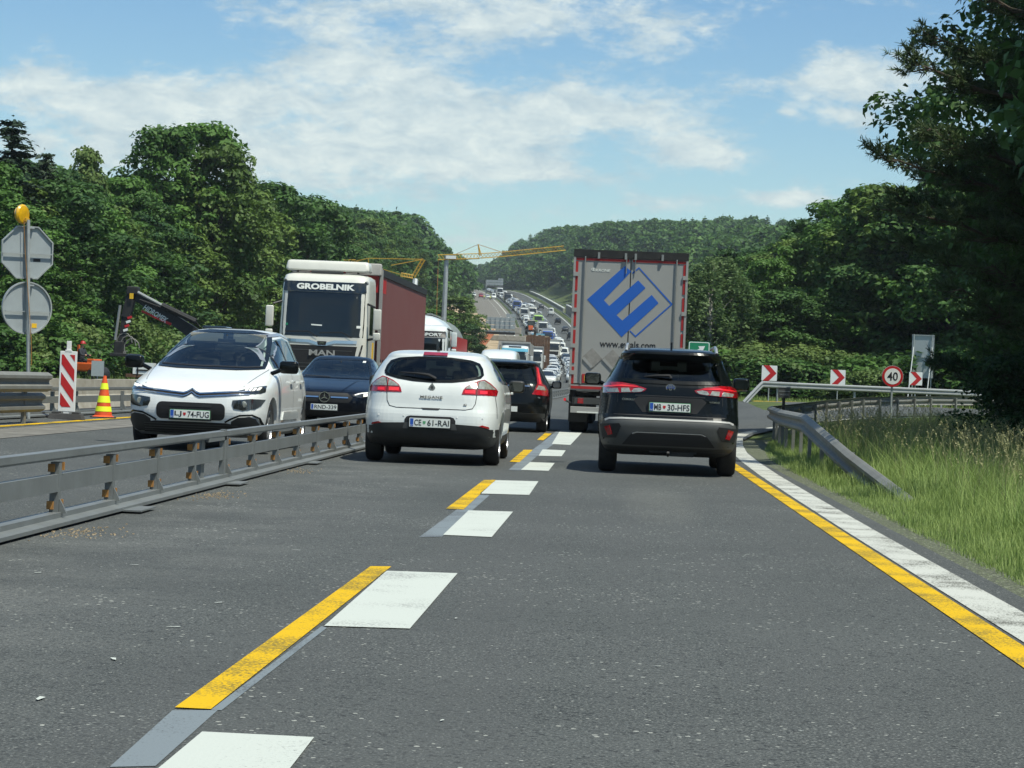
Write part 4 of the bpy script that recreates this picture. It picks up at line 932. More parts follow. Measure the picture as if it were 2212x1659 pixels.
for v in ('right', 'left'):
    c.patch('side_window', SW, M['window'], v, grid=.12, skirt=.002)
    q = MB(); c.line('', [(1.35, .3), (1.35, .6), (1.42, .9), (1.38, 1.05)], .008, M['plastic_dark'], v, mb=q); c.line('', [(2.4, .3), (2.4, 1.0)], .008, M['plastic_dark'], v, mb=q); q.build('door_gap', None, c.root, fixn=False)
    for yy in (1.62, 2.75):
        h, n = c.cast(yy, .93, v); q = MB(); q.box(h + n * .03, (.035, .20, .035), None, bev=.012); q.build('door_handle', M['white_paint'], c.root, smooth=True)
c.mirror(.985, 2.95, 1.03, M['plastic'], w=.22, h=.17); c.mirror(-.985, 2.95, 1.03, M['plastic'], w=.22, h=.17)
# ---- things seen through the rear glass are not built: the glass is dark

# ---- black SUV (rear)
T = [(.24, .76, .45, 4.0), (.31, .84, .16, 4.2), (.40, .885, .05, 4.4), (.52, .905, .015, 4.44), (.66, .912, 0, 4.46), (.70, .912, .03, 4.46), (.78, .908, .085, 4.42), (.87, .903, .10, 4.35), (1.0, .90, .115, 3.95), (1.10, .875, .14, 3.4),
     (1.17, .825, .19, 3.15), (1.27, .77, .27, 2.9), (1.45, .675, .42, 2.35), (1.475, .665, .40, 2.3), (1.50, .655, .28, 2.2), (1.54, .635, .27, 2.0), (1.575, .60, .32, 1.85), (1.605, .50, .6, 1.65), (1.62, .25, .95, 1.4)]
RW = [(-.645, 1.185), (-.3, 1.172), (.3, 1.172), (.645, 1.185), (.615, 1.33), (.575, 1.455), (.3, 1.468), (-.3, 1.468), (-.575, 1.455), (-.615, 1.33)]
WS = [(-.70, 1.18), (.70, 1.18), (.60, 1.48), (-.60, 1.48)]; SW = [(.75, 1.22), (1.5, 1.17), (2.95, 1.16), (2.7, 1.28), (2.3, 1.43), (1.6, 1.50), (1.0, 1.48), (.80, 1.36)]
c = Car('suv', T, 4.46, 'black SUV with roof rails and a tow hitch leaving towards the exit', 'car', (.77, 27.5, .012), R(-.5), M['black_paint'], wheels=[.88, 3.52], wr=.35, tw=.225, arch=.40, sill=.42, cabin=(1.14, [('rear', RW), ('front', WS), ('side', SW)]))
c.patch('rear_window', RW, M['window_dark'], off=.006, skirt=.002); c.patch('windscreen', WS, M['window'], 'front', skirt=.002); c.furnish(1.9, 1.1, 1.16, belt=1.1, roof=1.55); c.line('glass_edge', RW + [RW[0]], .045, M['frit'], off=.009, step=.04)
c.patch('spoiler', [(-.60, 1.488), (.60, 1.488), (.60, 1.53), (-.60, 1.53)], M['black_paint'], off=.02)
for sx in (1, -1):
    f = lambda pts: [(sx * a, b_) for a, b_ in (pts if sx > 0 else pts[::-1])]
    L_ = c.patch('tail_lamp', f([(.30, 1.085), (.325, 1.055), (.38, 1.035), (.62, 1.02), (.86, 1.01), (.875, 1.06), (.84, 1.12), (.76, 1.15), (.62, 1.15), (.45, 1.125)]), M['redlamp'], off=.010)
    c.patch('clear_lens', f([(.325, 1.075), (.36, 1.045), (.46, 1.032), (.49, 1.04), (.46, 1.078), (.40, 1.088)]), M['clearlamp'], off=.014, parent=L_)
    c.patch('clear_lens', f([(.495, 1.033), (.61, 1.026), (.615, 1.08), (.52, 1.085)]), M['clearlamp'], off=.014, parent=L_)
    c.patch('clear_lens', f([(.64, 1.025), (.78, 1.022), (.80, 1.06), (.66, 1.078)]), M['clearlamp'], off=.014, parent=L_)
    c.patch('lit_strip', f([(.40, 1.098), (.60, 1.10), (.83, 1.085), (.85, 1.10), (.62, 1.118), (.42, 1.108)]), M['redlit'], off=.015, parent=L_)
    c.patch('reflector', f([(.70, .50), (.75, .485), (.80, .59), (.735, .61)]), M['redlamp'], off=.022)
    c.patch('reflector_pod', f([(.66, .46), (.82, .45), (.86, .62), (.62, .64), (.60, .60)]), M['plastic_dark'], off=.014)
c.patch('bumper_cladding', [(-.82, .37), (-.55, .36), (.55, .36), (.82, .37), (.86, .45), (.87, .55), (.83, .665), (.77, .695), (.6, .70), (-.6, .70), (-.77, .695), (-.83, .665), (-.87, .55), (-.86, .45)], M['grey_plastic'], off=.008, skirt=.02)
c.patch('lower_grille', [(-.58, .385), (.58, .385), (.47, .52), (.40, .54), (-.40, .54), (-.47, .52)], M['plastic_dark'], off=.014)
q = MB(); c.line('', [(-.46, .52), (-.40, .54), (.40, .54), (.46, .52)], .012, M['chrome'], mb=q, off=.018); q.build('bumper_trim', None, c.root, fixn=False)
c.line('chrome_edge', [(-.80, .672), (-.75, .692), (-.6, .70), (.6, .70), (.75, .692), (.80, .672)], .022, M['trailer_grey'], off=.013)
c.patch('plate_panel', [(-.34, .79), (.34, .79), (.46, .94), (.40, .985), (-.40, .985), (-.46, .94)], M['plastic_dark'], off=.004)
c.plate(0, .862, 'rear', ('MB', '30-HFS'), off=.025)
h, n = c.cast(0, 1.112, 'rear')
q = MB(); y0 = h.y
def ring(q, cx, cz, ra, rb, wd, y, mat, n_=28):
    vs = []; fs = []
    for k in range(n_):
        a = 2 * math.pi * k / n_
        for rr, yy in ((1 - wd, y - .006), (1, y - .006), (1, y), (1 - wd, y)): vs.append((cx + ra * rr * math.cos(a), yy, cz + rb * rr * math.sin(a)))
    for k in range(n_):
        for j in range(4): fs.append((k * 4 + j, k * 4 + (j + 1) % 4, ((k + 1) % n_) * 4 + (j + 1) % 4, ((k + 1) % n_) * 4 + j))
    q.add(vs, fs, mat)
disc(q, (0, 1.112), .057, y0 - .006, y0 - .001, M['plate_blue'], ry=.042); ring(q, 0, 1.112, .061, .045, .14, y0 - .006, M['chrome']); ring(q, 0, 1.125, .040, .018, .22, y0 - .008, M['chrome']); ring(q, 0, 1.108, .018, .036, .3, y0 - .008, M['chrome'])
q.build('oval_badge', None, c.root)
h, n = c.cast(-.52, .94, 'rear'); text_mesh('COROLLA', M['chrome'], c.root, height=.024, width=.165, loc=(-.52, h.y - .009, .945), bold=.01)
h, n = c.cast(.56, .94, 'rear'); text_mesh('HYBRID', M['chrome'], c.root, height=.022, width=.13, loc=(.56, h.y - .009, .945), bold=.01)
q = MB(); c.line('', [(-.64, 1.16), (-.66, 1.0), (-.66, .9)], .007, M['plastic_dark'], mb=q); c.line('', [(.64, 1.16), (.66, 1.0), (.66, .9)], .007, M['plastic_dark'], mb=q); c.line('', [(-.44, 1.0), (.44, 1.0)], .012, M['plastic_dark'], mb=q); c.line('', [(-.70, .752), (.70, .752)], .008, M['plastic_dark'], mb=q); q.build('panel_gap', None, c.root, fixn=False)
h, n = c.cast(.0, 1.23, 'rear'); q = MB(); q.tube([h + Vector((0, -.03, 0)), h + Vector((-.02, -.035, .03)), h + Vector((-.18, -.02, .025)), h + Vector((-.34, .0, .008))], [.024, .02, .015, .006], n=8); q.build('rear_wiper', M['plastic_dark'], c.root, smooth=True)
q = MB(); q.prism([(.62, 1.60), (.80, 1.60), (.64, 1.69)], -.012, .012, None, axis='x'); q.build('antenna', M['black_paint'], c.root)
for sx in (1, -1):
    q = MB(); q.tube([(sx * .575, .55, 1.56), (sx * .57, .62, 1.62), (sx * .56, .75, 1.645), (sx * .56, 2.0, 1.645), (sx * .555, 2.2, 1.60)], .022, None, n=8); q.build('roof_rail', M['silver_paint'], c.root, smooth=True)
    v = 'right' if sx > 0 else 'left'
    c.patch('side_window', SW, M['window_dark'], v, grid=.12, skirt=.002)
    c.mirror(sx * 1.03, 3.0, 1.19, M['black_paint'], w=.23, h=.17)
q = MB(); q.box((.06, .22, .335), (.60, .10, .10), None); q.tube([(0, .22, .30), (0, .12, .255), (0, .02, .26), (0, -.02, .30)], .018, None); q.box((.17, .2, .27), (.3, .08, .05), None); q.build('tow_hitch', M['dark_metal'], c.root)

# ---- dark estate car ahead of the hatchback (rear)
T = [(.22, .80, .4, 4.3), (.30, .88, .12, 4.6), (.45, .91, .02, 4.78), (.62, .925, 0, 4.82), (.80, .925, .04, 4.75), (.95, .915, .09, 4.5), (1.02, .89, .12, 3.9), (1.12, .83, .18, 3.5), (1.30, .74, .30, 3.0), (1.44, .67, .40, 2.7), (1.47, .66, .30, 2.6), (1.50, .64, .30, 2.5), (1.54, .58, .5, 2.3), (1.57, .45, .9, 2.1), (1.58, .2, 1.3, 1.8)]
RW = [(-.60, 1.05), (.60, 1.05), (.60, 1.2), (.57, 1.36), (.50, 1.43), (-.50, 1.43), (-.57, 1.36), (-.60, 1.2)]
WS = [(-.68, 1.08), (.68, 1.08), (.58, 1.42), (-.58, 1.42)]; SW = [(.7, 1.14), (2.5, 1.08), (3.3, 1.08), (3.0, 1.25), (2.5, 1.40), (1.2, 1.44), (.78, 1.38)]
c = Car('estate_car', T, 4.82, 'black estate car with tall red tail lamps just past the white hatchback', 'car', (-2.22, 47.2, .012), R(.2), M['black_paint'], wheels=[.98, 3.75], wr=.33, tw=.23, arch=.38, sill=.30, cabin=(1.04, [('rear', RW), ('front', WS), ('side', SW)]))
c.patch('rear_window', RW, M['window'], off=.006, skirt=.002); c.patch('windscreen', WS, M['window_clear'], 'front', skirt=.002); c.furnish(2.4, 1.4, 1.08, belt=1.0, roof=1.5)
for sx in (1, -1):
    f = lambda pts: [(sx * a, b_) for a, b_ in (pts if sx > 0 else pts[::-1])]
    L_ = c.patch('tail_lamp', f([(.56, .83), (.90, .80), (.885, .92), (.83, 1.02), (.76, 1.06), (.70, 1.25), (.655, 1.42), (.60, 1.44), (.63, 1.25), (.66, 1.06), (.62, .94)]), M['redlamp'], off=.010)
    c.patch('clear_lens', f([(.64, .93), (.84, .92), (.80, 1.0), (.68, 1.02)]), M['clearlamp'], off=.014, parent=L_)
    c.patch('lit_strip', f([(.70, 1.05), (.735, 1.05), (.68, 1.27), (.645, 1.40), (.625, 1.40), (.66, 1.25)]), M['redlit'], off=.014, parent=L_)
    c.patch('side_window', SW, M['window'], 'right' if sx > 0 else 'left', grid=.12)
c.line('chrome_strip', [(-.5, 1.0), (.5, 1.0)], .02, M['chrome'], off=.012)
h, n = c.cast(.72, .74, 'rear'); text_mesh('V70', M['chrome'], c.root, height=.035, loc=(.70, h.y - .01, .76), bold=.02)
c.patch('lower_bumper', [(-.88, .25), (.88, .25), (.90, .42), (-.90, .42)], M['plastic'], off=.008)
c.mirror(1.02, 3.35, 1.05, M['black_paint'], w=.22, h=.17); c.mirror(-1.02, 3.35, 1.05, M['black_paint'], w=.22, h=.17)
c.plate(-.02, .85, 'rear', ('LJ', '52-BU'), emblem=False and 1, green=False) if False else None
q = MB(); q.box((0, -.0, .50), (.52, .02, .115), M['plate']); q.build('license_plate', None, c.root)

# ---- white people carrier (front, oncoming)
T = [(.20, .78, .45, 4.28), (.26, .86, .16, 4.47), (.40, .90, .03, 4.57), (.55, .912, .0, 4.60), (.70, .913, .0, 4.585), (.78, .912, .02, 4.55), (.85, .908, .03, 4.46), (.92, .90, .05, 4.25), (.99, .885, .06, 3.95), (1.05, .865, .08, 3.68), (1.09, .845, .10, 3.52),
     (1.14, .82, .12, 3.38), (1.30, .745, .18, 2.98), (1.45, .675, .26, 2.55), (1.56, .61, .38, 2.15), (1.61, .55, .5, 1.95), (1.635, .42, .75, 1.75), (1.65, .2, 1.0, 1.4)]
YC = 27.7; XC = -5.29; gc = g3(XC, YC + 2)
WS = [(-.70, 1.105), (-.4, 1.085), (.4, 1.085), (.70, 1.105), (.66, 1.28), (.60, 1.45), (.54, 1.56), (.3, 1.595), (-.3, 1.595), (-.54, 1.56), (-.60, 1.45), (-.66, 1.28)]
RW = [(-.6, 1.12), (.6, 1.12), (.55, 1.45), (-.55, 1.45)]; SW = [(.52, 1.16), (1.2, 1.12), (2.5, 1.10), (3.05, 1.10), (2.90, 1.22), (2.60, 1.38), (2.1, 1.50), (1.4, 1.54), (.78, 1.48), (.55, 1.3)]
c = Car('people_carrier', T, 4.60, 'white people carrier with black mirrors coming towards the viewer', 'car', (XC, YC + 4.6, gc.z + .012), math.pi - R(.3), M['bright_white_paint'], wheels=[.74, 3.66], wr=.335, tw=.215, arch=.375, pw=(4.6, 3.6), nz=60, cabin=(1.07, [('front', WS), ('rear', RW), ('side', SW)]))
c.patch('windscreen', WS, M['window_clear'], 'front', off=.006, grid=.04, skirt=.002); c.patch('rear_window', RW, M['window'], 'rear', skirt=.002); c.furnish(1.95, 1.0, 1.14, belt=1.05, roof=1.58)
c.line('glass_edge', WS + [WS[0]], .045, M['frit'], 'front', off=.009, step=.04)
# sun visors and mirror behind the glass, seen as pale shapes
vs_ = M['plate']
for x in (-.34, .34):
    q = MB(); q.box((x * .88, 2.14, 1.505), (.46, .03, .13), M['headliner'], bev=.012, rot=(R(18), 0, 0)); q.build('sun_visor', None, c.root)
q = MB(); q.box((0, 3.05, 1.05), (1.35, .55, .10), M['interior'], bev=.03); q.build('dashboard', None, c.root)
c.line('wiper', [(-.66, 1.115), (-.2, 1.10), (.05, 1.095)], .016, M['plastic_dark'], 'front', off=.016); c.line('wiper', [(-.05, 1.10), (.5, 1.098), (.68, 1.115)], .016, M['plastic_dark'], 'front', off=.016)
c.patch('grille_bar', [(-.74, .765), (-.10, .70), (-.055, .715), (0, .745), (.055, .715), (.10, .70), (.74, .765), (.72, .80), (.11, .755), (.055, .775), (0, .81), (-.055, .775), (-.11, .755), (-.72, .80)], M['plastic_dark'], 'front', off=.007, grid=.04)
for dz, w in ((.008, .016), (-.030, .012)):
    c.line('chevron_badge' if dz > 0 else 'chrome_strip', [(-.72, .79 + dz), (-.105, .742 + dz), (-.055, .757 + dz), (0, .795 + dz), (.055, .757 + dz), (.105, .742 + dz), (.72, .79 + dz)], w, M['chrome'], 'front', off=.014, step=.03)
for sx in (1, -1):
    f = lambda pts: [(sx * a, b_) for a, b_ in (pts if sx > 0 else pts[::-1])]
    H = c.patch('daytime_lamp', f([(.60, .752), (.83, .775), (.865, .80), (.855, .875), (.80, .862), (.58, .80)]), M['darklamp'], 'front', off=.009)
    for k in range(4): c.patch('lit_element', f([(.655 + k * .042, .79 + k * .007), (.685 + k * .042, .795 + k * .007), (.70 + k * .042, .83 + k * .007), (.67 + k * .042, .825 + k * .007)]), M['drl'], 'front', off=.013, parent=H, grid=.1)
    H = c.patch('headlight', f([(.55, .575), (.66, .555), (.79, .575), (.845, .62), (.875, .70), (.75, .705), (.53, .68), (.525, .63)]), M['darklamp'], 'front', off=.009)
    h, n = c.cast(sx * .66, .63, 'front'); q = MB(); q.lathe([(.001, 0), (.035, -.002), (.045, -.012)], M['clearlamp'], n=16, T=Matrix.Translation(h + n * .012) @ Matrix.Rotation(R(-90), 4, 'X')); q.build('projector', None, H, smooth=True)
    c.patch('fog_lamp_pod', f([(.50, .255), (.70, .25), (.80, .29), (.83, .38), (.80, .45), (.74, .475), (.60, .46), (.52, .41)]), M['plastic'], 'front', off=.010)
    q = MB(); c.line('', f([(.44, .40), (.52, .445), (.62, .49), (.76, .50), (.83, .46), (.855, .36)]), .022, M['black_paint'], 'front', off=.014, mb=q); q.build('pod_trim', None, c.root, fixn=False)
    c.mirror(sx * 1.04, 3.28, 1.13, M['black_paint'], w=.25, h=.17)
    v = 'right' if sx > 0 else 'left'
    c.patch('side_window', SW, M['window'], v, grid=.10, skirt=.002)
    q = MB()
    for yy, tl in ((2.78, -.12), (1.95, .0), (1.05, .1)): c.line('', [(yy, 1.06), (yy + tl, 1.50)], .05, M['plastic_dark'], v, off=.009, mb=q)
    q.build('window_pillar', None, c.root, fixn=False)
    q = MB(); c.line('', [(3.02, .30), (3.05, .6), (3.0, 1.06)], .009, M['plastic_dark'], v, mb=q); c.line('', [(1.95, .30), (1.95, 1.06)], .009, M['plastic_dark'], v, mb=q); c.line('', [(1.15, .55), (1.02, .8), (1.05, 1.06)], .009, M['plastic_dark'], v, mb=q); q.build('door_gap', None, c.root, fixn=False)
    q = MB(); c.line('', [(.45, 1.14), (.47, 1.35), (.78, 1.535), (1.4, 1.59), (2.15, 1.545), (2.66, 1.41), (3.05, 1.2)], .035, M['silver_paint'], v, off=.010, mb=q); q.build('window_trim', None, c.root, fixn=False)
    for yy in (2.15, 1.25):
        h, n = c.cast(yy, .93, v); q = MB(); q.box(h + n * .035, (.03, .20, .035), M['white_paint'], bev=.012); q.build('door_handle', None, c.root, smooth=True)
    c.patch('side_moulding', [(1.5, .42), (2.9, .42), (2.85, .53), (1.55, .53)], M['white_paint'], v, off=.018, grid=.12)
c.patch('upper_grille', rrect(.88, .215, .07, cz=.525), M['plastic_dark'], 'front', off=.009)
for z in (.595,): c.line('grille_slat', [(-.27, z), (.27, z)], .035, M['plastic'], 'front', off=.013)
c.patch('lower_grille', [(-.62, .245), (.62, .245), (.60, .36), (.46, .385), (-.46, .385), (-.60, .36)], M['plastic_dark'], 'front', off=.010)
for z in (.27, .30, .33, .36): c.line('grille_slat', [(-.60, z), (.60, z)], .010, M['grey_plastic'], 'front', off=.016)
c.line('chrome_strip', [(-.72, .225), (.72, .225)], .03, M['silver_paint'], 'front', off=.012)
c.plate(0, .482, 'front', ('LJ', '74-FUG'), off=.03)
q = MB(); c.line('', [(-.60, .80), (-.67, .92), (-.73, 1.03), (-.76, 1.09)], .008, M['grey_plastic'], 'front', mb=q); c.line('', [(.60, .80), (.67, .92), (.73, 1.03), (.76, 1.09)], .008, M['grey_plastic'], 'front', mb=q); q.build('bonnet_gap', None, c.root, fixn=False)

# ---- dark blue saloon behind it (front, oncoming)
T = [(.18, .80, .4, 4.35), (.24, .87, .15, 4.55), (.38, .905, .03, 4.65), (.52, .915, .0, 4.68), (.64, .915, .0, 4.66), (.72, .913, .02, 4.58), (.78, .91, .04, 4.40), (.84, .90, .06, 4.1), (.90, .89, .07, 3.75), (.95, .87, .09, 3.4), (.98, .85, .10, 3.25), (1.04, .80, .3, 3.02), (1.15, .73, .75, 2.7), (1.28, .66, 1.0, 2.35), (1.37, .60, 1.25, 2.05), (1.41, .52, 1.35, 1.9), (1.435, .3, 1.5, 1.75)]
gc = g3(-5.52, 44)
WS = [(-.70, .99), (.70, .99), (.64, 1.15), (.56, 1.31), (.48, 1.36), (-.48, 1.36), (-.56, 1.31), (-.64, 1.15)]
RW = [(-.6, 1.05), (.6, 1.05), (.5, 1.32), (-.5, 1.32)]
c = Car('saloon', T, 4.68, 'dark blue saloon with a round star badge between the people carrier and the truck', 'car', (-5.52, 42.4 + 4.68, gc.z + .012), math.pi, M['navy_paint'], wheels=[.85, 3.75], wr=.33, tw=.22, arch=.37, cabin=(.97, [('front', WS), ('rear', RW)]))
c.patch('windscreen', WS, M['window'], 'front', off=.006, grid=.05, skirt=.002); c.patch('rear_window', RW, M['window'], 'rear', skirt=.002); c.furnish(2.0, 1.3, 1.0, belt=.95, roof=1.36); c.line('glass_edge', WS + [WS[0]], .04, M['frit'], 'front', off=.009, step=.04)
c.patch('sticker', [(.44, 1.30), (.50, 1.30), (.50, 1.335), (.44, 1.335)], M['plate'], 'front', off=.010, grid=.2)
c.patch('grille', [(-.48, .50), (.48, .50), (.55, .60), (.44, .685), (-.44, .685), (-.55, .60)], M['plastic_dark'], 'front', off=.008)
c.line('chrome_strip', [(-.46, .60), (-.12, .60)], .025, M['chrome'], 'front', off=.016); c.line('chrome_strip', [(.12, .60), (.46, .60)], .025, M['chrome'], 'front', off=.016)
h, n = c.cast(0, .60, 'front'); q = MB(); yb = h.y + .02; disc(q, (0, .60), .10, yb, yb + .01, M['plastic_dark']); ring(q, 0, .60, .105, .105, .13, yb + .02, M['chrome'])
for k in range(3):
    a = R(90 + 120 * k); q.prism([(.1 * math.cos(a), .60 + .1 * math.sin(a)), (.014 * math.cos(a + 1.2), .60 + .014 * math.sin(a + 1.2)), (.014 * math.cos(a - 1.2), .60 + .014 * math.sin(a - 1.2))], yb + .011, yb + .02, M['chrome'])
q.build('star_badge', None, c.root)
for sx in (1, -1):
    f = lambda pts: [(sx * a, b_) for a, b_ in (pts if sx > 0 else pts[::-1])]
    H = c.patch('headlight', f([(.56, .63), (.70, .60), (.86, .63), (.885, .72), (.80, .735), (.62, .70)]), M['darklamp'], 'front', off=.009)
    c.line('lit_strip', f([(.58, .655), (.70, .69), (.86, .715)]), .016, M['drl'], 'front', off=.014, parent=H); c.patch('projector', f([(.74, .63), (.83, .64), (.83, .69), (.74, .68)]), M['drl'], 'front', off=.013, parent=H)
    c.patch('side_window', [(.9, 1.04), (2.0, 1.0), (3.0, .97), (2.6, 1.17), (2.1, 1.31), (1.6, 1.33), (1.2, 1.25)], M['glass2'], 'right' if sx > 0 else 'left', grid=.1)
    c.mirror(sx * 1.0, 3.0, 1.0, M['navy_paint'], w=.21, h=.14)
    q = MB(); c.line('', f([(.30, .70), (.42, .85), (.50, .95)]), .02, M['navy_paint'], 'front', off=.010, mb=q); q.build('bonnet_crease', None, c.root, fixn=False)
c.patch('lower_grille', [(-.75, .22), (.75, .22), (.70, .33), (-.70, .33)], M['plastic_dark'], 'front', off=.01)
c.plate(0, .405, 'front', 'RND-339', emblem=False, green=False, off=.035, band='H')
c.line('wiper', [(-.62, 1.0), (-.1, .985)], .016, M['plastic_dark'], 'front', off=.014)

# ================================================================ grey box trailer (rear) with its tractor
XT, YT = .37, 49.0
t = empty('semi_trailer_truck', (XT, YT, .012), R(-.4), 'grey semi trailer with a big blue letter mark and red reflective edges seen from behind', 'truck')
W2, Z0, Z1 = 1.275, 1.02, 3.98
LT = 13.6
q = MB(); q.box((0, LT / 2 + .03, (Z0 + Z1) / 2), (2.53, LT - .06, Z1 - Z0), M['tarp_grey']); q.build('trailer_body', None, t)
q = MB(); q.box((-.635, -.01, (Z0 + Z1) / 2 + .02), (1.245, .06, Z1 - Z0 - .14), M['trailer_grey'], bev=.006); dl = q.build('rear_door', None, t)
q = MB(); q.box((.635, -.01, (Z0 + Z1) / 2 + .02), (1.245, .06, Z1 - Z0 - .14), M['trailer_grey'], bev=.006); dr = q.build('rear_door', None, t)
q = MB(); q.box((0, -.02, Z1 + .04), (2.56, .10, .17), M['dark_metal']); q.box((0, LT / 2, Z1 + .09), (2.56, LT, .06), M['dark_metal'])
q.build('roof_frame', None, t)
q = MB()
for sx in (-1, 1): q.box((sx * 1.255, -.02, (Z0 + Z1) / 2), (.05, .09, Z1 - Z0), M['trailer_grey'])
q.box((0, -.02, Z0 - .0), (2.56, .09, .12), M['trailer_grey']); q.build('door_frame', None, t)
q = MB(); y = -.048
for sx in (-1, 1):
    for z0_, z1_ in ((1.10, 1.48), (1.56, 2.30), (2.38, 3.10), (3.18, 3.84)): q.box((sx * 1.20, y, (z0_ + z1_) / 2), (.055, .008, z1_ - z0_), M['tape_red'])
for x0_, x1_ in ((-1.22, -.04), (.04, 1.22)): q.box(((x0_ + x1_) / 2, y, Z1 - .09), (x1_ - x0_, .008, .055), M['tape_red'])
q.box((0, -.070, Z0 + .0), (2.46, .008, .062), M['tape_red']); q.build('reflective_tape', None, t)
q = MB()
for x in (-1.02, 1.02): q.tube([(x, -.075, 1.1), (x, -.075, 3.95)], .016, M['galv'])
q.tube([(-.10, -.065, 3.6), (-.10, -.065, 3.98)], .012, M['galv']); q.tube([(.10, -.065, 3.6), (.10, -.065, 3.98)], .012, M['galv'])
for x in (-.72, -.12, .10, .70):
    q.box((x, -.08, 3.98), (.05, .05, .14), M['galv'])
q.build('lock_rod', None, t)
q = MB()
for sx in (-1, 1):
    for z_ in (1.35, 1.95, 2.75, 3.55): q.box((sx * 1.22, -.062, z_), (.11, .03, .09), M['trailer_grey'])
q.build('hinge', None, t)
# blue letter mark
def tp(x, y):    # picture-crop coordinates of the mark turned into metres on the door plane
    X = (x - 532) + .042 * (y - 500); Zp = y - .042 * (x - 532); return (X / 291.0, 1.14 + (935 - Zp) / 291.0)
E_ = [(262, 385), (507, 168), (548, 205), (370, 390), (405, 428), (593, 262), (640, 312), (452, 487), (490, 523), (680, 357), (725, 410), (485, 630)]
q = MB(); P_ = [tp(*p) for p in E_]
def fill(q, pts, y0, y1, mat):
    bm = bmesh.new(); vs = [bm.verts.new((a, y0, b_)) for a, b_ in pts]; es = [bm.edges.new((vs[i], vs[(i + 1) % len(vs)])) for i in range(len(vs))]
    bmesh.ops.triangle_fill(bm, use_beauty=True, edges=es, use_dissolve=False); bm.verts.index_update()
    q.add([v.co.copy() for v in bm.verts], [[v.index for v in f.verts] for f in bm.faces], mat); n = len(pts)
    q.add([(a, y0, b_) for a, b_ in pts] + [(a, y1, b_) for a, b_ in pts], [(i, (i + 1) % n, n + (i + 1) % n, n + i) for i in range(n)], mat); bm.free()
fill(q, P_, -.0455, -.0405, M['logo_blue'])
O_ = [(552, 215), (598, 176), (817, 418), (576, 632), (535, 590)]; I_ = [(560, 219), (598, 187), (804, 418), (575, 620), (543, 588)]
po, pi_ = [tp(*p) for p in O_], [tp(*p) for p in I_]
q.add([(a, -.0455, b_) for a, b_ in po] + [(a, -.0455, b_) for a, b_ in pi_], [(k, k + 1, 6 + k, 5 + k) for k in range(4)], M['logo_blue'])
q.build('blue_mark', None, t, fixn=False)
x, z = tp(524, 679); text_mesh('www.ewals.com', M['ink'], t, height=.155, width=1.24, loc=(x, -.044, z), bold=.012)
x, z = tp(365, 197); text_mesh('KRONE', M['plate'], t, height=.06, width=.33, loc=(x, -.044, z), bold=.02, shear=.25)
x, z = tp(302, 190); q = MB(); ring(q, x, z, .045, .035, .3, -.0405, M['plate']); q.box((x, -.044, z), (.02, .006, .07), M['plate']); q.build('crown_badge', None, t)
for cx, cy in ((292, 768), (425, 778)):
    x, z = tp(cx, cy); s_ = .235
    q = MB(); q.prism([(x, z + s_), (x + s_, z), (x, z - s_), (x - s_, z)], -.055, -.042, M['placard']); p = q.build('placard_holder', None, t)
    q = MB(); q.prism([(x - s_ + .01, z - .01), (x - .01, z - s_ + .01), (x + .03, z - s_ + .05), (x - s_ + .06, z + .03)], -.062, -.0555, M['trailer_grey']); q.build('placard_lip', None, p)
x, z = tp(280, 900); q = MB(); q.box((x, -.052, z), (.36, .02, .20), M['tape_red']); q.box((x + .01, -.065, z), (.28, .004, .13), M['tape_yellow']); q.build('warning_plate', None, t)
q = MB(); q.box((x + 1.55, -.052, z), (.36, .02, .20), M['tape_red']); q.box((x + 1.54, -.065, z), (.28, .004, .13), M['tape_yellow']); q.build('warning_plate', None, t)
q = MB(); q.box((0, .25, .90), (2.5, .16, .12), M['dark_metal'])
for sx in (-1, 1): q.box((sx * .5, 6.5, .86), (.12, 12.8, .22), M['dark_metal']); q.box((sx * 1.15, .2, .80), (.06, .3, .3), M['dark_metal'])
q.tube([(-1.2, -.03, .95), (-.9, -.05, .91), (-.6, -.03, .955), (-.1, -.05, .90), (.4, -.03, .95)], .012, M['plastic_dark']); q.box((-.85, -.04, .95), (.5, .03, .03), M['concrete']); q.build('chassis', None, t)
for sx in (-1, 1):
    q = MB(); q.box((sx * .80, -.02, .72), (.78, .08, .17), M['dark_metal']); q.box((sx * .93, -.062, .72), (.42, .01, .13), M['grey_plastic'], bev=.004); q.box((sx * 1.0, -.07, .72), (.13, .012, .115), M['redlamp'], bev=.004)
    q.box((sx * .62, -.065, .72), (.20, .01, .13), M['grey_plastic'], bev=.004); q.build('lamp_cluster', None, t)
q = MB(); q.box((0, -.04, .52), (2.44, .10, .14), M['trailer_grey'], bev=.01); q.box((-.62, -.095, .47), (.9, .01, .03), M['plate']); q.box((.62, -.095, .47), (.9, .01, .03), M['plate']); q.build('underrun_bar', None, t)
q = MB(); q.tube([(-1.2, -.02, .66), (-1.34, -.03, .72)], .02, M['plastic']); q.box((-1.35, -.04, .74), (.05, .05, .06), M['redlit']); q.build('side_marker', None, t)
for yy in (.95, 2.25, 3.55):
    for sx in (-1, 1):
        q = MB(); T_ = Matrix.Translation((sx * 1.06, yy, .50)) @ Matrix.Rotation(R(90) * sx, 4, 'Y'); q.lathe([(.28, -.18), (.46, -.19), (.50, -.14), (.50, .14), (.46, .19), (.28, .18), (.22, .05), (.001, .05)], M['rubber'], n=32, T=T_); q.build('wheel', None, t, smooth=True)
q = MB(); q.box((-1.06, .42, .55), (.42, .02, .62), M['plastic']); q.box((1.06, .42, .55), (.42, .02, .62), M['plastic']); q.build('mud_flap', None, t)
q = MB(); q.box((0, LT + 1.3, 2.2), (2.48, 2.2, 2.6), M['white_paint'], bev=.12); q.build('cab', None, t)
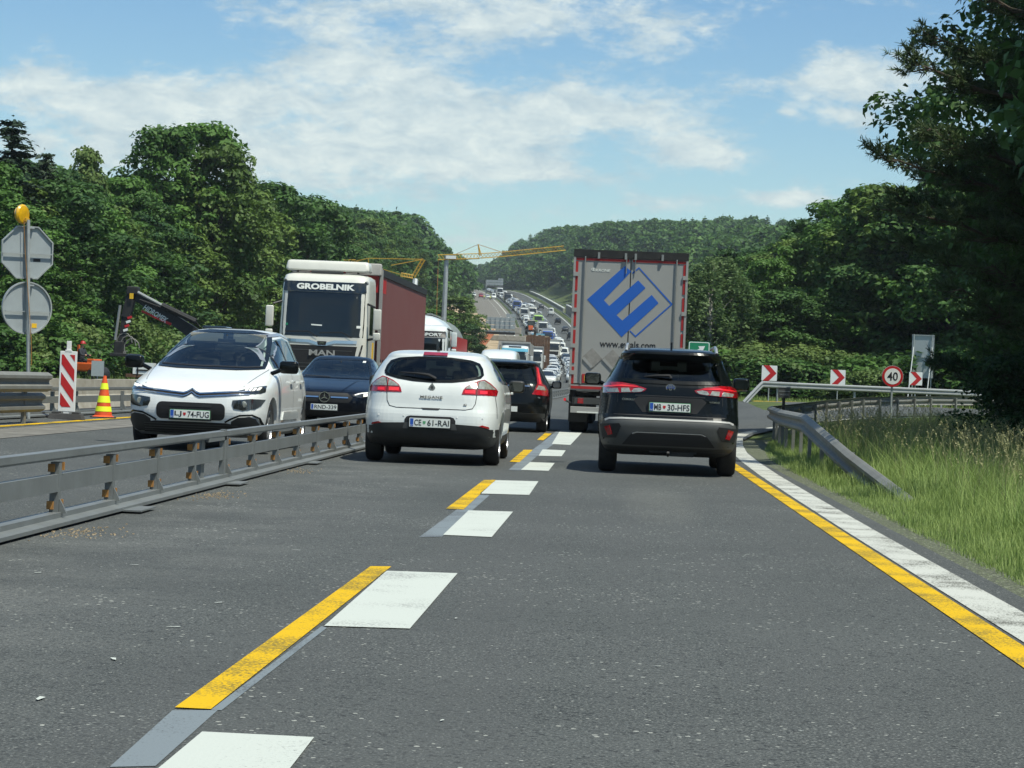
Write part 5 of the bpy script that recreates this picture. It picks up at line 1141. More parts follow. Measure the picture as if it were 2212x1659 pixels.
for yy in (LT - 1.2, LT + 2.2):
    for sx in (-1, 1): q = MB(); q.lathe([(.28, -.16), (.46, -.17), (.50, -.12), (.50, .12), (.46, .17), (.001, .15)], M['rubber'], n=24, T=Matrix.Translation((sx * 1.02, yy, .5)) @ Matrix.Rotation(R(90) * sx, 4, 'Y')); q.build('wheel', None, t, smooth=True)
# ================================================================ oncoming lorries (their fronts at local y = 0, facing the viewer)
def lorry(name, loc, label, cab, body, kind='box', H=3.75, detail=2, visor=None, band=None, sign=None, sign_mat=None, frame=None, length=13.6, group=None, rz=0.0, grille=None, bodyw=1.27, bodyh=4.0):
    Tb = [(.38, 1.12, .12, 2.2), (.55, 1.2, .03, 2.25), (1.2, 1.235, 0, 2.25), (2.0, 1.24, .03, 2.25), (2.6, 1.235, .09, 2.25), (H - .55, 1.225, .17, 2.25), (H - .28, 1.215, .24, 2.25), (H - .10, 1.19, .36, 2.25), (H - .03, 1.1, .52, 2.2), (H, .9, .75, 2.1)]
    c = Car(name, Tb, 2.25, label, 'truck', loc, rz, cab, pw=(9, 8), group=group, nz=34 if detail > 1 else 20, n=56 if detail > 1 else 28); t = c.root
    zt = H - .55
    c.patch('windscreen', [(-1.13, 2.0), (1.13, 2.0), (1.14, 2.3), (1.13, zt), (-1.13, zt), (-1.14, 2.3)], M['glass2'], off=.006, grid=.2)
    c.patch('grille', [(-.86, 1.05), (.86, 1.05), (.98, 1.75), (-.98, 1.75)], grille or M['plastic_dark'], off=.008, grid=.2)
    c.patch('bumper', [(-1.15, .42), (1.15, .42), (1.17, .85), (-1.17, .85)], M['plastic'] if detail < 2 else cab, off=.02, grid=.2)
    c.patch('visor', [(-1.14, zt + .01), (1.14, zt + .01), (1.12, zt + .28), (-1.12, zt + .28)], visor or M['glass'], off=.03, grid=.2, skirt=.05)
    for sx in (1, -1):
        f = lambda pts: [(sx * a, b_) for a, b_ in (pts if sx > 0 else pts[::-1])]
        c.patch('headlight', f([(.80, .62), (1.16, .60), (1.17, .80), (.85, .82)]), M['clearlamp'], off=.03, grid=.2)
        if detail:
            q = MB(); q.box((sx * 1.50, .12, 2.52), (.22, .14, .58), cab, bev=.05); q.box((sx * 1.50, .12, 2.05), (.2, .13, .22), cab, bev=.05); q.tube([(sx * 1.2, .3, 2.95), (sx * 1.42, .14, 2.86)], .03, M['plastic']); q.tube([(sx * 1.2, .3, 1.95), (sx * 1.45, .14, 2.0)], .035, M['plastic']); q.build('door_mirror', None, t, smooth=True)
            c.patch('side_window', [(.55, 2.1), (1.35, 2.1), (1.35, 2.95), (.65, 2.95)], M['glass2'], 'right' if sx > 0 else 'left', grid=.3)
    for yy in (1.35,) if kind != 'bare' else ():
        for sx in (-1, 1): q = MB(); q.lathe([(.28, -.15), (.46, -.16), (.50, -.12), (.50, .12), (.46, .16), (.30, .15), (.2, .05), (.001, .05)], M['rubber'], n=24, T=Matrix.Translation((sx * 1.03, yy, .5)) @ Matrix.Rotation(R(90) * sx, 4, 'Y')); q.build('wheel', None, t, smooth=True)
    y0 = 2.75
    if kind == 'box':
        q = MB(); q.box((0, y0 + length / 2, (1.15 + bodyh) / 2), (bodyw * 2, length, bodyh - 1.15), body, bev=.012 if detail > 1 else 0); tr = q.build('trailer', None, t)
        if detail:
            q = MB()
            fm = frame or M['trailer_grey']
            for sx in (-1, 1): q.box((sx * bodyw, y0 - .02, (1.15 + bodyh) / 2), (.09, .09, bodyh - 1.1), fm)
            q.box((0, y0 - .02, bodyh), (bodyw * 2 + .04, .10, .16), fm); q.build('trailer_frame', None, t)
    if kind in ('tank',):
        q = MB(); prof = []
        n = 32; r_ = 1.12; zc = 2.45; vs = []; fs = []; stations = [(2.75, .30), (2.85, .62), (3.1, .86), (3.5, .97), (4.1, 1.0), (11.8, 1.0), (12.5, .9), (12.9, .6)]
        for yy, k_ in stations:
            for k in range(n): a = 2 * math.pi * k / n; vs.append((r_ * k_ * math.cos(a), yy, zc + r_ * k_ * math.sin(a) + (1 - k_) * (-.1)))
        for i in range(len(stations) - 1):
            for k in range(n): fs.append((i * n + k, i * n + (k + 1) % n, (i + 1) * n + (k + 1) % n, (i + 1) * n + k))
        fs.append(tuple(range(n))); q.add(vs, fs); q.build('tank', body, t, smooth=True)
        q = MB(); q.tube([(0, 4, 3.60), (0, 11, 3.60)], .05, M['galv']); q.box((0, 7, 3.62), (.5, 6, .05), M['galv']); q.build('walkway', None, t)
        q = MB()
        for sx in (-1, 1): q.box((sx * 1.2, 8, 2.3), (.06, 8.5, .9), M['tape_red'])
        q.build('side_skirt', None, t)
    q = MB()
    for sx in (-1, 1): q.box((sx * .5, y0 + 5.6, .95), (.12, length - 1 if kind == 'box' else 9.5, .25), M['dark_metal'])
    q.build('chassis', None, t)
    for yy in (3.3, 11.0, 12.2, 13.4) if kind != 'van' else ():
        for sx in (-1, 1): q = MB(); q.lathe([(.28, -.17), (.46, -.18), (.50, -.12), (.50, .12), (.46, .17), (.30, .15), (.2, .05), (.001, .05)], M['rubber'], n=20, T=Matrix.Translation((sx * 1.03, yy, .5)) @ Matrix.Rotation(R(90) * sx, 4, 'Y')); q.build('wheel', None, t, smooth=True)
    return c
# ---- white truck with the brick-red curtain trailer
Y = 60.2; X = -7.98; gg = g3(X, Y)
c = lorry('curtain_truck', (X, Y, gg.z + .012), 'white cab truck pulling a brick red curtain trailer with grey roof edge', M['cream_paint'], M['tarp_red'], H=3.78, frame=M['trailer_grey'], bodyh=4.0, visor=M['glass'], rz=-R(.6)); t = c.root
zt = 3.78 - .55
h, n = c.cast(0, zt + .14, 'rear'); w = text_mesh('GROBELNIK', M['plate'], t, height=.17, width=1.62, loc=(0.03, h.y - .045, zt + .15), bold=.045, extrude=.006, tilt=78)
q = MB(); q.box((0, .95, 3.98), (2.36, .9, .30), M['cream_paint'], bev=.10, taper=(.97, .75)); q.box((0, 2.6, 4.02), (2.55, .30, .34), M['tarp_grey'], bev=.04); q.build('roof_deflector', None, t, smooth=True)
q = MB(); q.box((0, .70, 3.83), (1.0, .15, .07), M['tape_red'], bev=.02); q.box((0, .58, 3.80), (.9, .1, .05), M['grey_plastic'], bev=.02)
for x in (-.85, .85): q.box((x, .68, 3.85), (.06, .05, .12), M['plastic_dark'])
q.tube([(-.1, .9, 3.9), (-.1, .9, 4.35)], .006, M['plastic_dark']); q.build('roof_hatch', None, t)
q = MB(); c.line('', [(-.97, 1.87), (-.35, 1.86), (-.12, 1.79), (.12, 1.79), (.35, 1.86), (.97, 1.87)], .085, M['chrome'], off=.016, mb=q); q.build('chrome_strip', None, t, fixn=False)
h, n = c.cast(0, 1.80, 'rear'); q = MB(); q.prism([(-.11, 1.76), (.11, 1.76), (.13, 1.87), (-.13, 1.87)], h.y - .03, h.y - .015, M['ink']); q.prism([(-.08, 1.80), (-.02, 1.80), (.0, 1.82), (.05, 1.80), (.08, 1.81), (.06, 1.84), (0, 1.845), (-.06, 1.83)], h.y - .034, h.y - .0305, M['chrome']); q.build('lion_badge', None, t)
text_mesh('MAN', M['trailer_grey'], t, height=.16, width=.72, loc=(.02, -.04, 1.55), bold=.03)
for z in (1.15, 1.25, 1.62): c.line('grille_slat', [(-.85, z), (.85, z)], .02, M['grey_plastic'], off=.014, step=.3)
for x0_ in (-.75, .2): c.line('wiper', [(x0_ - .28, 2.10), (x0_ + .35, 2.13), (x0_ + .62, 1.99)], .028, M['plastic_dark'], off=.03, step=.2)
c.patch('dashboard_card', [(-.32, 2.30), (-.02, 2.29), (-.02, 2.325), (-.32, 2.335)], M['plate'], off=.010, grid=.4)
c.patch('sticker', [(-1.03, 2.28), (-.97, 2.28), (-.97, 2.34), (-1.03, 2.34)], M['signgreen'], off=.010, grid=.4); c.patch('sticker', [(.94, 2.26), (1.06, 2.26), (1.06, 2.33), (.94, 2.33)], M['plate'], off=.010, grid=.4)
for sx in (-1, 1):
    f = lambda pts: [(sx * a, b_) for a, b_ in (pts if sx > 0 else pts[::-1])]
    c.patch('air_vent', f([(.95, 1.2), (1.02, 1.2), (1.14, 1.8), (1.10, 1.8)]), M['plastic_dark'], off=.008, grid=.3)
    q = MB(); q.lathe([(.001, -.09), (.06, -.085), (.07, -.05), (.05, .0), (.04, .05)], M['galv'], n=20, T=Matrix.Translation((sx * 1.12, .35, 3.52)) @ Matrix.Rotation(R(90), 4, 'X')); q.build('air_horn', None, t, smooth=True)
q = MB(); q.box((1.262, 3.5, 3.6), (.02, 1.0, .45), M['signred']); q.box((0, 2.735, 3.62), (2.4, .02, .5), M['signred']); q.build('red_panel', None, t)
q = MB(); q.box((1.285, 2.75 + 6.8, 3.95), (.04, 13.6, .20), M['dark_metal']); q.box((1.275, 9.5, 1.30), (.03, 13.4, .12), M['tarp_grey']); q.build('curtain_rail', None, t)
q = MB()
for k in range(26): q.box((1.278, 3.2 + k * .52, 1.28), (.03, .06, .34), M['dark_metal'])
q.build('curtain_buckle', None, t)
q = MB(); q.box((1.235, 1.5, 1.65), (.02, .35, .5), M['tape_yellow']); q.build('side_poster', None, t)
# ---- white tanker behind it
gg = g3(-7.75, 87); c = lorry('tank_truck', (-7.75, 87, gg.z + .012), 'white tank truck with a rounded white silo half hidden behind the red trailer', M['white_paint'], M['white_paint'], kind='tank', H=3.1, visor=M['ink'])
h, n = c.cast(.4, 2.69, 'rear'); text_mesh('TRANSPORT', M['plate'], c.root, height=.13, width=1.5, loc=(.25, h.y - .05, 2.70), bold=.02, tilt=80)
q = MB(); q.box((1.3, 4.3, 1.5), (.10, 2.2, 1.1), M['tape_red'], bev=.03); q.build('side_box', None, c.root)
# ---- white panel van in the inner lane
Y = 101.0; X = -5.25; gg = g3(X, Y)
T = [(.22, .80, .2, 5.6), (.35, .93, .03, 5.8), (.7, .96, 0, 5.85), (.95, .96, .08, 5.85), (1.15, .96, .35, 5.85), (1.3, .955, .62, 5.85), (1.6, .93, .85, 5.85), (2.1, .89, 1.2, 5.85), (2.3, .85, 1.45, 5.8), (2.42, .78, 1.75, 5.75), (2.47, .6, 2.1, 5.6), (2.5, .3, 2.5, 5.4)]
c = Car('panel_van', T, 5.85, 'white panel van with a high roof seen over the white hatchback', 'van', (X, Y, gg.z + .012), 0, M['white_paint'], wheels=[.95, 4.6], pw=(7, 6), nz=36, n=56)
c.patch('windscreen', [(-.86, 1.32), (.86, 1.32), (.80, 2.05), (-.80, 2.05)], M['glass2'], off=.006, grid=.2)
c.patch('grille', [(-.55, .60), (.55, .60), (.6, .85), (-.6, .85)], M['plastic_dark'], off=.006, grid=.2); c.patch('bumper', [(-.85, .3), (.85, .3), (.86, .5), (-.86, .5)], M['plastic'], off=.01, grid=.2)
c.both('headlight', [(.66, .68), (.9, .7), (.9, .95), (.72, .92)], M['clearlamp'], off=.01, grid=.2)
c.mirror(1.12, .95, 1.5, M['plastic'], w=.2, h=.3); c.mirror(-1.12, .95, 1.5, M['plastic'], w=.2, h=.3)
q = MB(); q.tube([(0, 2.6, 2.48), (0, 2.75, 2.72)], .02); q.build('antenna', M['plastic_dark'], c.root)
# ---- lorries farther up the queue
def lor(off, y, label, cab, body, **k):
    gg = g3(tx(y) + off, y); d = (tx(y + 15) - tx(y)) / 15
    return lorry('truck', (gg.x, y, gg.z + .03), label, cab, body, rz=-math.atan(d), **k)
c = lor(-7.9, 192, 'white truck with a light blue name banner above its windscreen', M['white_paint'], M['trailer_grey'], visor=M['lightblue'], H=3.7, detail=1)
h, n = c.cast(0, 3.28, 'rear'); text_mesh('DONATELLO', M['plate'], c.root, height=.14, width=1.6, loc=(0, h.y - .05, 3.28), tilt=80) if False else None
c.patch('roof_window', [(-.55, 3.50), (.55, 3.50), (.55, 3.62), (-.55, 3.62)], M['glass'], off=.02, grid=.3)
LQ = 'trucks queuing up the hill'
for a in [(-8.1, 300, 'white truck with a plain white trailer second in the far outer lane', 'white_paint', 'trailer_grey'), (-4.9, 415, 'cream cab truck with a tall white box in the far queue', 'cream_paint', 'white_paint'),
          (-7.6, 452, 'white truck with a light blue trailer edge in the far queue', 'white_paint', 'white_paint'), (-4.9, 500, 'truck with a blue cab front low in the far queue', 'blue_paint', 'white_paint'),
          (-5.0, 555, 'white cab truck above the blue cab truck in the far queue', 'white_paint', 'cream_paint'), (-4.9, 610, 'bright green and white truck in the far queue', 'green_paint', 'white_paint'),
          (-7.8, 655, 'white truck beside the bright green truck in the far queue', 'white_paint', 'white_paint'), (-4.9, 668, 'cream box truck above the green truck in the far queue', 'cream_paint', 'cream_paint'),
          (-7.8, 740, 'truck with a blue front high up the hill', 'blue_paint', 'white_paint'), (-7.9, 830, 'dark green tarpaulin truck high up the hill', 'darkgrey_paint', 'darkgrey_paint'), (-7.9, 905, 'last white box truck near the crest of the road', 'white_paint', 'white_paint')]:
    fr = M['lightblue'] if 'light blue trailer' in a[2] else None
    lor(a[0], a[1], a[2], M[a[3]], M[a[4]], detail=1, H=3.3 + .5 * random.random(), group=LQ, frame=fr, length=9.5 if a[1] > 500 else 13.6)

# ---- cars in the queue: a few shapes, copied
def small_car(name, paint, kind='hatch', rear=False):
    if kind == 'hatch': T = [(.2, .78, .3, 3.9), (.35, .88, .03, 4.15), (.6, .9, 0, 4.2), (.8, .9, .1, 4.15), (.93, .88, .7, 4.05), (1.0, .85, 1.0, 3.95), (1.2, .75, 1.5, 3.75), (1.4, .62, 2.0, 3.4), (1.46, .4, 2.4, 3.1)]; L = 4.2
    elif kind == 'suv': T = [(.25, .82, .3, 4.2), (.4, .91, .03, 4.4), (.7, .92, 0, 4.45), (.95, .92, .12, 4.4), (1.06, .9, .8, 4.35), (1.15, .86, 1.1, 4.3), (1.4, .75, 1.6, 4.1), (1.6, .66, 2.0, 3.8), (1.68, .4, 2.4, 3.4)]; L = 4.45
    else: T = [(.25, .82, .2, 5.2), (.4, .95, .03, 5.3), (.8, .97, 0, 5.35), (1.05, .96, .3, 5.35), (1.3, .95, .7, 5.35), (1.8, .9, 1.2, 5.35), (2.2, .84, 1.5, 5.3), (2.35, .6, 2.0, 5.1)]; L = 5.35
    c = Car(name, T, L, None, 'car' if kind != 'van' else 'van', (0, 0, 0), 0, paint, pw=(5, 4), nz=18, n=28)
    z0, z1 = {'hatch': (1.0, 1.36), 'suv': (1.13, 1.56), 'van': (1.35, 2.1)}[kind]
    c.patch('windscreen', [(-.68, z0), (.68, z0), (.52, z1), (-.52, z1)], M['glass'], off=.01, grid=.3)
    c.patch('rear_window', [(-.62, z0 + .02), (.62, z0 + .02), (.5, z1), (-.5, z1)], M['glass'], 'front', off=.01, grid=.3)
    for v in ('right', 'left'): c.patch('side_window', [(1.2, z0), (L - .5, z0), (L - .8, z1 - .03), (2.0, z1 - .03)], M['glass'], v, off=.01, grid=.3)
    c.patch('grille', [(-.5, .35), (.5, .35), (.5, .6), (-.5, .6)], M['plastic_dark'], off=.01, grid=.3)
    for sx in (1, -1):
        f = lambda pts: [(sx * a, b_) for a, b_ in (pts if sx > 0 else pts[::-1])]
        c.patch('headlight', f([(.55, .62), (.84, .62), (.86, .78), (.6, .74)]), M['clearlamp'], off=.012, grid=.3)
        c.patch('tail_lamp', f([(.6, .8), (.84, .8), (.84, .95), (.62, .95)]), M['redlamp'], 'front', off=.012, grid=.3)
        q = MB(); q.box((sx * 1.0, 1.35, z0 + .05), (.2, .12, .13), paint, bev=.04); q.build('door_mirror', None, c.root)
        for yy in (.8, L - .8):
            q = MB(); q.lathe([(.001, -.1), (.30, -.1), (.31, .1), (.001, .1)], M['rubber'], n=16, T=Matrix.Translation((sx * .80, yy, .31)) @ Matrix.Rotation(R(90), 4, 'Y')); q.build('wheel', None, c.root)
    return c.root
PROTO = {}
def qcar(kind, pm, off, y, label, group='cars queuing up the hill', away=False):
    k = (kind, pm)
    if k not in PROTO: PROTO[k] = small_car({'hatch': 'queued_car', 'suv': 'queued_suv', 'van': 'queued_van'}[kind], M[pm], kind); o = PROTO[k]
    else: o = copy_tree(PROTO[k])
    L = {'hatch': 4.2, 'suv': 4.45, 'van': 5.35}[kind]; d = (tx(y + 10) - tx(y)) / 10; gg = g3(tx(y) + off, y)
    o.location = (gg.x, y, gg.z + .03); o.rotation_euler = (math.atan((zr(y + 5) - zr(y)) / 5), 0, -math.atan(d) + (math.pi if away else 0))
    tag(o, label, 'van' if kind == 'van' else 'car', group)
rr = random.Random(5)
names = {'white_paint': 'white', 'silver_paint': 'silver', 'darkgrey_paint': 'dark grey', 'black_paint': 'black', 'blue_paint': 'blue', 'red_paint': 'red'}
SHR = {'inner': 'in the far queue of oncoming cars', 'outer': 'in the far outer lane beside the trucks', 'mid': 'in the lane nearest the grey trailer, facing the viewer'}
used = {}
def q_lane(off, y0, y1, lane, gap0, skip=()):
    y = y0
    while y < y1:
        kind = rr.choice(['hatch', 'hatch', 'suv', 'van' if y > 420 else 'suv']); pm = rr.choice(['white_paint'] * 7 + ['silver_paint', 'silver_paint', 'black_paint', 'darkgrey_paint'])
        if not any(a < y + 5 and y < b_ for a, b_ in skip):
            nm = {'hatch': 'car', 'suv': 'tall car', 'van': 'van'}[kind]; hgt = 'at the foot of the hill' if y < 330 else ('halfway up the hill' if y < 600 else 'near the crest')
            qcar(kind, pm, off + rr.uniform(-.15, .15), y, None, group='%s %ss %s %s' % (names[pm], nm, lane, hgt))
        y += rr.uniform(gap0, gap0 + 4)
tk = lambda lo, *ys: [(a, a + lo) for a in ys]
q_lane(-5.3, 205, 408, 'inner', 6.2)
q_lane(-5.3, 430, 985, 'inner', 6.4, skip=tk(14, 415, 500, 555, 610, 668))
q_lane(-7.9, 212, 1010, 'outer', 6.6, skip=tk(18, 192, 300, 452, 655, 740, 830, 905))
q_lane(-2.6, 262, 800, 'mid', 6.8)
for k_, (off, y, pm, kind, lab) in enumerate([(1.6, 470, 'black_paint', 'hatch', 'black car driving away up the hill just left of the trailer edge'), (1.5, 540, 'black_paint', 'suv', 'black tall car driving away up the hill'), (1.6, 585, 'darkgrey_paint', 'hatch', 'dark grey car driving away up the hill'),
        (1.6, 640, 'black_paint', 'hatch', 'black car driving away below the white box van'), (1.8, 700, 'white_paint', 'van', 'white box van driving away up the hill'), (1.7, 770, 'darkgrey_paint', 'suv', 'dark tall car driving away near the crest'), (1.6, 830, 'silver_paint', 'hatch', 'silver car driving away near the crest')]):
    qcar(kind, pm, off, y, lab, group='cars driving away up the hill', away=True)
for k_, (off, y, pm, kind, lab) in enumerate([(-11.8, 868, 'white_paint', 'van', 'white works van parked across the closed road'), (-14.0, 874, 'white_paint', 'hatch', 'white car parked across the closed road'), (-16.5, 880, 'red_paint', 'suv', 'red car parked across the closed road'),
        (-19.2, 886, 'white_paint', 'suv', 'white tall car parked across the closed road'), (-22.0, 895, 'white_paint', 'hatch', 'leftmost white car parked across the closed road'), (-23, 960, 'white_paint', 'van', 'lower white van beside the far sign gantry'), (-20, 985, 'white_paint', 'van', 'middle white van beside the far sign gantry'), (-22, 1010, 'white_paint', 'van', 'upper white van beside the far sign gantry')]):
    qcar(kind, pm, off, y, lab, group='site vehicles on the closed road')

# ================================================================ cranes, gantries and site
def lattice(mb, a, b_, w, mat, n=10, r=.03, up=Vector((0, 0, 1))):
    a, b_ = Vector(a), Vector(b_); d = (b_ - a).normalized(); s = d.cross(up).normalized(); u = s.cross(d).normalized()
    cs = [s * w / 2 - u * w / 2, -s * w / 2 - u * w / 2, u * w / 2]
    for c_ in cs: mb.tube([a + c_, b_ + c_], r, mat, n=5)
    for k in range(n):
        p, q_ = a + (b_ - a) * k / n, a + (b_ - a) * (k + 1) / n
        for i in range(3): mb.tube([p + cs[i], (q_ + cs[(i + 1) % 3])], r * .6, mat, n=4, cap=False)
YCR = 240.0; pt = lambda u, v, Y=YCR: at(u, v, Y)
def crane(name, base, label, pts, Y):
    root = empty(name, base, 0, label, 'crane'); b0 = Vector(base)
    return root, b0
m0 = pt(965, 552); mb0 = pt(957, 712); gb = g3(mb0.x, YCR)
root = empty('tower_crane', gb, 0, 'small yellow tower crane with a grey mast and raised jib over the road', 'crane')
q = MB(); q.tube([Vector((0, 0, 0)), m0 - gb], [.34, .24], None, n=8); q.build('mast', M['sign_post'], root)
q = MB(); lattice(q, pt(946, 556) - gb, pt(1035, 553) - gb, .55, None, n=12, r=.045); lattice(q, pt(1035, 553) - gb, pt(1088, 549, YCR + 3) - gb, .5, None, n=7, r=.04); lattice(q, pt(1088, 549, YCR + 3) - gb, pt(1218, 536, YCR + 10) - gb, .5, None, n=18, r=.04); q.build('jib', M['yellow_paint'], root)
q = MB(); q.tube([pt(1036, 552) - gb, pt(1033, 528) - gb], .07, None); q.tube([pt(1040, 552) - gb, pt(1033, 528) - gb], .05, None); q.build('apex', M['yellow_paint'], root)
q = MB(); q.tube([pt(975, 553) - gb, pt(1033, 528) - gb, pt(1088, 546, YCR + 3) - gb], .035, None, n=4); q.tube([pt(947, 557) - gb, pt(944, 650) - gb, pt(943, 700) - gb], .045, None, n=4); q.build('cable', M['rust'], root)
q = MB(); q.box(pt(975, 556) - gb + Vector((0, -.4, 0)), (1.1, .1, .35), None); q.build('name_board', M['plate'], root)
m0 = pt(897, 592); gb = g3(pt(895, 640).x, 235)
root = empty('tower_crane', gb, 0, 'folded yellow crane jib showing above the red trailer', 'crane')
q = MB(); q.tube([Vector((0, 0, 0)), pt(897, 604) - gb], [.42, .32], None, n=8); q.build('mast', M['sign_post'], root)
q = MB(); lattice(q, pt(866, 593) - gb, pt(893, 598) - gb, .35, None, n=5, r=.06); lattice(q, pt(893, 598) - gb, pt(915, 560) - gb, .35, None, n=6, r=.06); lattice(q, pt(722, 565) - gb, pt(768, 564) - gb, .3, None, n=8, r=.05); q.build('jib', M['yellow_paint'], root)
q = MB(); q.tube([pt(768, 564) - gb, pt(796, 558) - gb, pt(915, 560) - gb], .06, None, n=4); q.tube([pt(845, 573) - gb, pt(915, 560) - gb], .06, None, n=4); q.tube([pt(796, 558) - gb, pt(796, 570) - gb], .06, None, n=4); q.tube([pt(768, 564) - gb, pt(866, 593) - gb], .05, None, n=4); q.build('cable', M['yellow_paint'], root)

def gantry(label, Y, pl, pr, post_u, panel, rows=3):
    (u0, v0), (u1, v1) = panel; a = at(u0, v0, Y); b_ = at(u1, v1, Y); pb = at(*post_u, Y); g_ = g3(pb.x, Y); z_low = b_.z - .5
    root = empty('sign_gantry', g_, 0, label, 'sign gantry')
    q = MB(); q.box((0, 0, (a.z - g_.z - .2) / 2), (.42, .42, a.z - g_.z - .2)); q.build('post', M['sign_post'], root)
    q = MB(); W_ = b_.x - pb.x; cx = W_ / 2
    q.box((cx, 0, z_low - g_.z + .2), (W_, .3, .18), M['sign_post']); q.box((cx, 0, a.z - g_.z - .8), (W_, .2, .14), M['sign_post'])
    q.box(((a.x + b_.x) / 2 - g_.x, -.5, z_low - g_.z - .05), (b_.x - a.x, 1.0, .3), M['dark_metal']); q.tube([(0, 0, a.z - g_.z - .3), (2.0, 0, z_low - g_.z + .2)], .09, M['sign_post']); q.build('truss', None, root)
    q = MB(); w = (b_.x - a.x); h_ = a.z - b_.z; nx = 6
    for i in range(nx):
        for j in range(rows): q.box((a.x - g_.x + w * (i + .5) / nx, -.12, b_.z - g_.z + h_ * (j + .5) / rows), (w / nx * .88, .05, h_ / rows * .86), M['alu'])
        q.box((a.x - g_.x + w * i / nx, -.2, b_.z - g_.z + h_ / 2), (.10, .12, h_), M['sign_post'])
    q.build('panel', None, root)
    q = MB()
    for i in (4, 5): q.box((a.x - g_.x + w * (i + .5) / nx, -.12, a.z - g_.z + h_ * .17), (w / nx * .9, .05, h_ * .3), M['alu'])
    q.build('panel', None, root)
gantry('sign gantry seen from behind with grey panels on a single post', 285.0, 0, 0, (1028, 740), ((1051, 684), (1113, 712)))
gantry('hazy far sign gantry near the crest of the hill', 860.0, 0, 0, (1050, 628), ((1052, 604), (1087, 617)), rows=2)

# drilling excavator behind the people carrier
YE = 78.0; pe = lambda u, v, Y=YE: at(u, v, Y); gb = g3(pe(470, 800).x, YE + 2)
root = empty('drilling_excavator', gb, 0, 'black excavator with a long drilling arm standing behind the people carrier', 'excavator')
def arm(mb, a, b_, wa, wb, mat, th=.28):
    a, b_ = Vector(a), Vector(b_); d = (b_ - a).normalized(); n_ = Vector((-d.z, 0, d.x))
    vs = [];
    for p, w in ((a, wa), (b_, wb)):
        for sy in (-1, 1):
            for s_ in (-1, 1): vs.append(p + n_ * w / 2 * s_ + Vector((0, sy * th / 2, 0)))
    mb.add(vs, [(0, 1, 3, 2), (4, 6, 7, 5), (0, 4, 5, 1), (2, 3, 7, 6), (0, 2, 6, 4), (1, 5, 7, 3)], mat)
q = MB(); arm(q, pe(292, 640) - gb, pe(375, 690) - gb, .27, .36, None); arm(q, pe(375, 690) - gb, pe(455, 745) - gb, .36, .5, None); q.build('boom', M['dark_metal'], root)
q = MB(); q.tube([pe(300, 632) - gb + Vector((0, -.2, 0)), pe(352, 660) - gb + Vector((0, -.2, 0))], .06, M['galv']); q.tube([pe(352, 660) - gb + Vector((0, -.2, 0)), pe(425, 695) - gb + Vector((0, -.2, 0))], .11, M['dark_metal'])
q.tube([pe(305, 648) - gb + Vector((0, -.25, 0)), pe(360, 668) - gb + Vector((0, -.25, 0)), pe(420, 688) - gb + Vector((0, -.25, 0)), pe(430, 705) - gb], .035, M['plastic_dark']); q.build('hydraulic_ram', None, root)
p_ = pe(338, 678) - gb; text_mesh('HIDROMEK', M['plate'], root, height=.20, width=.98, loc=p_ + Vector((0, -.17, .0)), bold=.02, shear=.2, roll=R(-29))
q = MB(); arm(q, pe(308, 672) - gb + Vector((0, -.16, 0)), pe(372, 701) - gb + Vector((0, -.16, 0)), .07, .09, None, th=.02); q.build('red_stripe', M['signred'], root)
q = MB(); arm(q, pe(288, 628) - gb, pe(272, 685) - gb, .34, .30, M['dark_metal']); arm(q, pe(272, 685) - gb, pe(260, 752) - gb, .26, .16, M['dark_metal'], th=.2); q.box(pe(288, 628) - gb, (.42, .4, .3), M['dark_metal'], bev=.05)
q.tube([pe(276, 660) - gb + Vector((-.25, -.1, 0)), pe(262, 735) - gb + Vector((-.2, -.1, 0))], .05, M['galv']); q.build('stick', None, root)
q = MB(); q.box(pe(287, 640) - gb + Vector((0, -.22, 0)), (.14, .01, .2), None); q.build('warning_sticker', M['tape_yellow'], root)
q = MB()
for k in range(4): q.box(pe(282 - k * 3, 686 + k * 9) - gb + Vector((0, -.14, 0)), (.17, .02, .085), M['signred'] if k % 2 == 0 else M['plate'], rot=(0, R(-20), 0))
q.build('striped_sleeve', None, root)
q = MB()
for k in range(9):
    a_ = pe(250 + 6 * k % 40, 735 + 3 * (k % 4)) - gb; c_ = pe(246 + 7 * (k % 5), 762 + 2 * k % 9) - gb; m_ = (a_ + c_) / 2 + Vector((rr.uniform(-.4, .4), -.1, rr.uniform(-.1, .3))); q.tube([a_, m_, c_], .028, M['plastic_dark'], n=5)
for k in range(3):
    cc = pe(270 + 8 * k, 740 + 6 * k) - gb; q.tube([cc + Vector((.28 * math.cos(a), -.1, .34 * math.sin(a))) for a in np.linspace(0, 5.2, 10)], .022, M['galv_dirty'], n=5)
q.box(pe(258, 752) - gb, (.35, .3, .5), M['dark_metal'], bev=.04); q.build('rotator', None, root)
q = MB(); q.box(pe(270, 767) - gb, (1.0, .5, .12), M['dark_metal'], bev=.02); arm(q, pe(275, 770) - gb, pe(310, 800) - gb, .25, .15, M['dark_metal']); q.box(pe(310, 812) - gb, (1.2, .4, .12), M['wood_brown']); q.box(pe(312, 797) - gb, (.75, .4, .45), M['plate']); q.box(pe(300, 797) - gb + Vector((0, -.21, 0)), (.05, .02, .45), M['dark_metal']); q.box(pe(318, 800) - gb + Vector((0, -.21, 0)), (.7, .02, .05), M['dark_metal']); q.build('work_platform', None, root)
q = MB(); q.box((.3, .6, 1.25), (2.4, 2.2, 1.1), M['dark_metal'], bev=.12); q.box((-.5, .4, 2.0), (.9, 1.3, .9), M['glass'], bev=.08); q.build('upper_body', None, root)
for sy in (-.7, 1.7):
    q = MB(); q.prism(rrect(3.0, .8, .38, cz=.42), sy, sy + .5, M['rubber']); q.build('track', None, root)

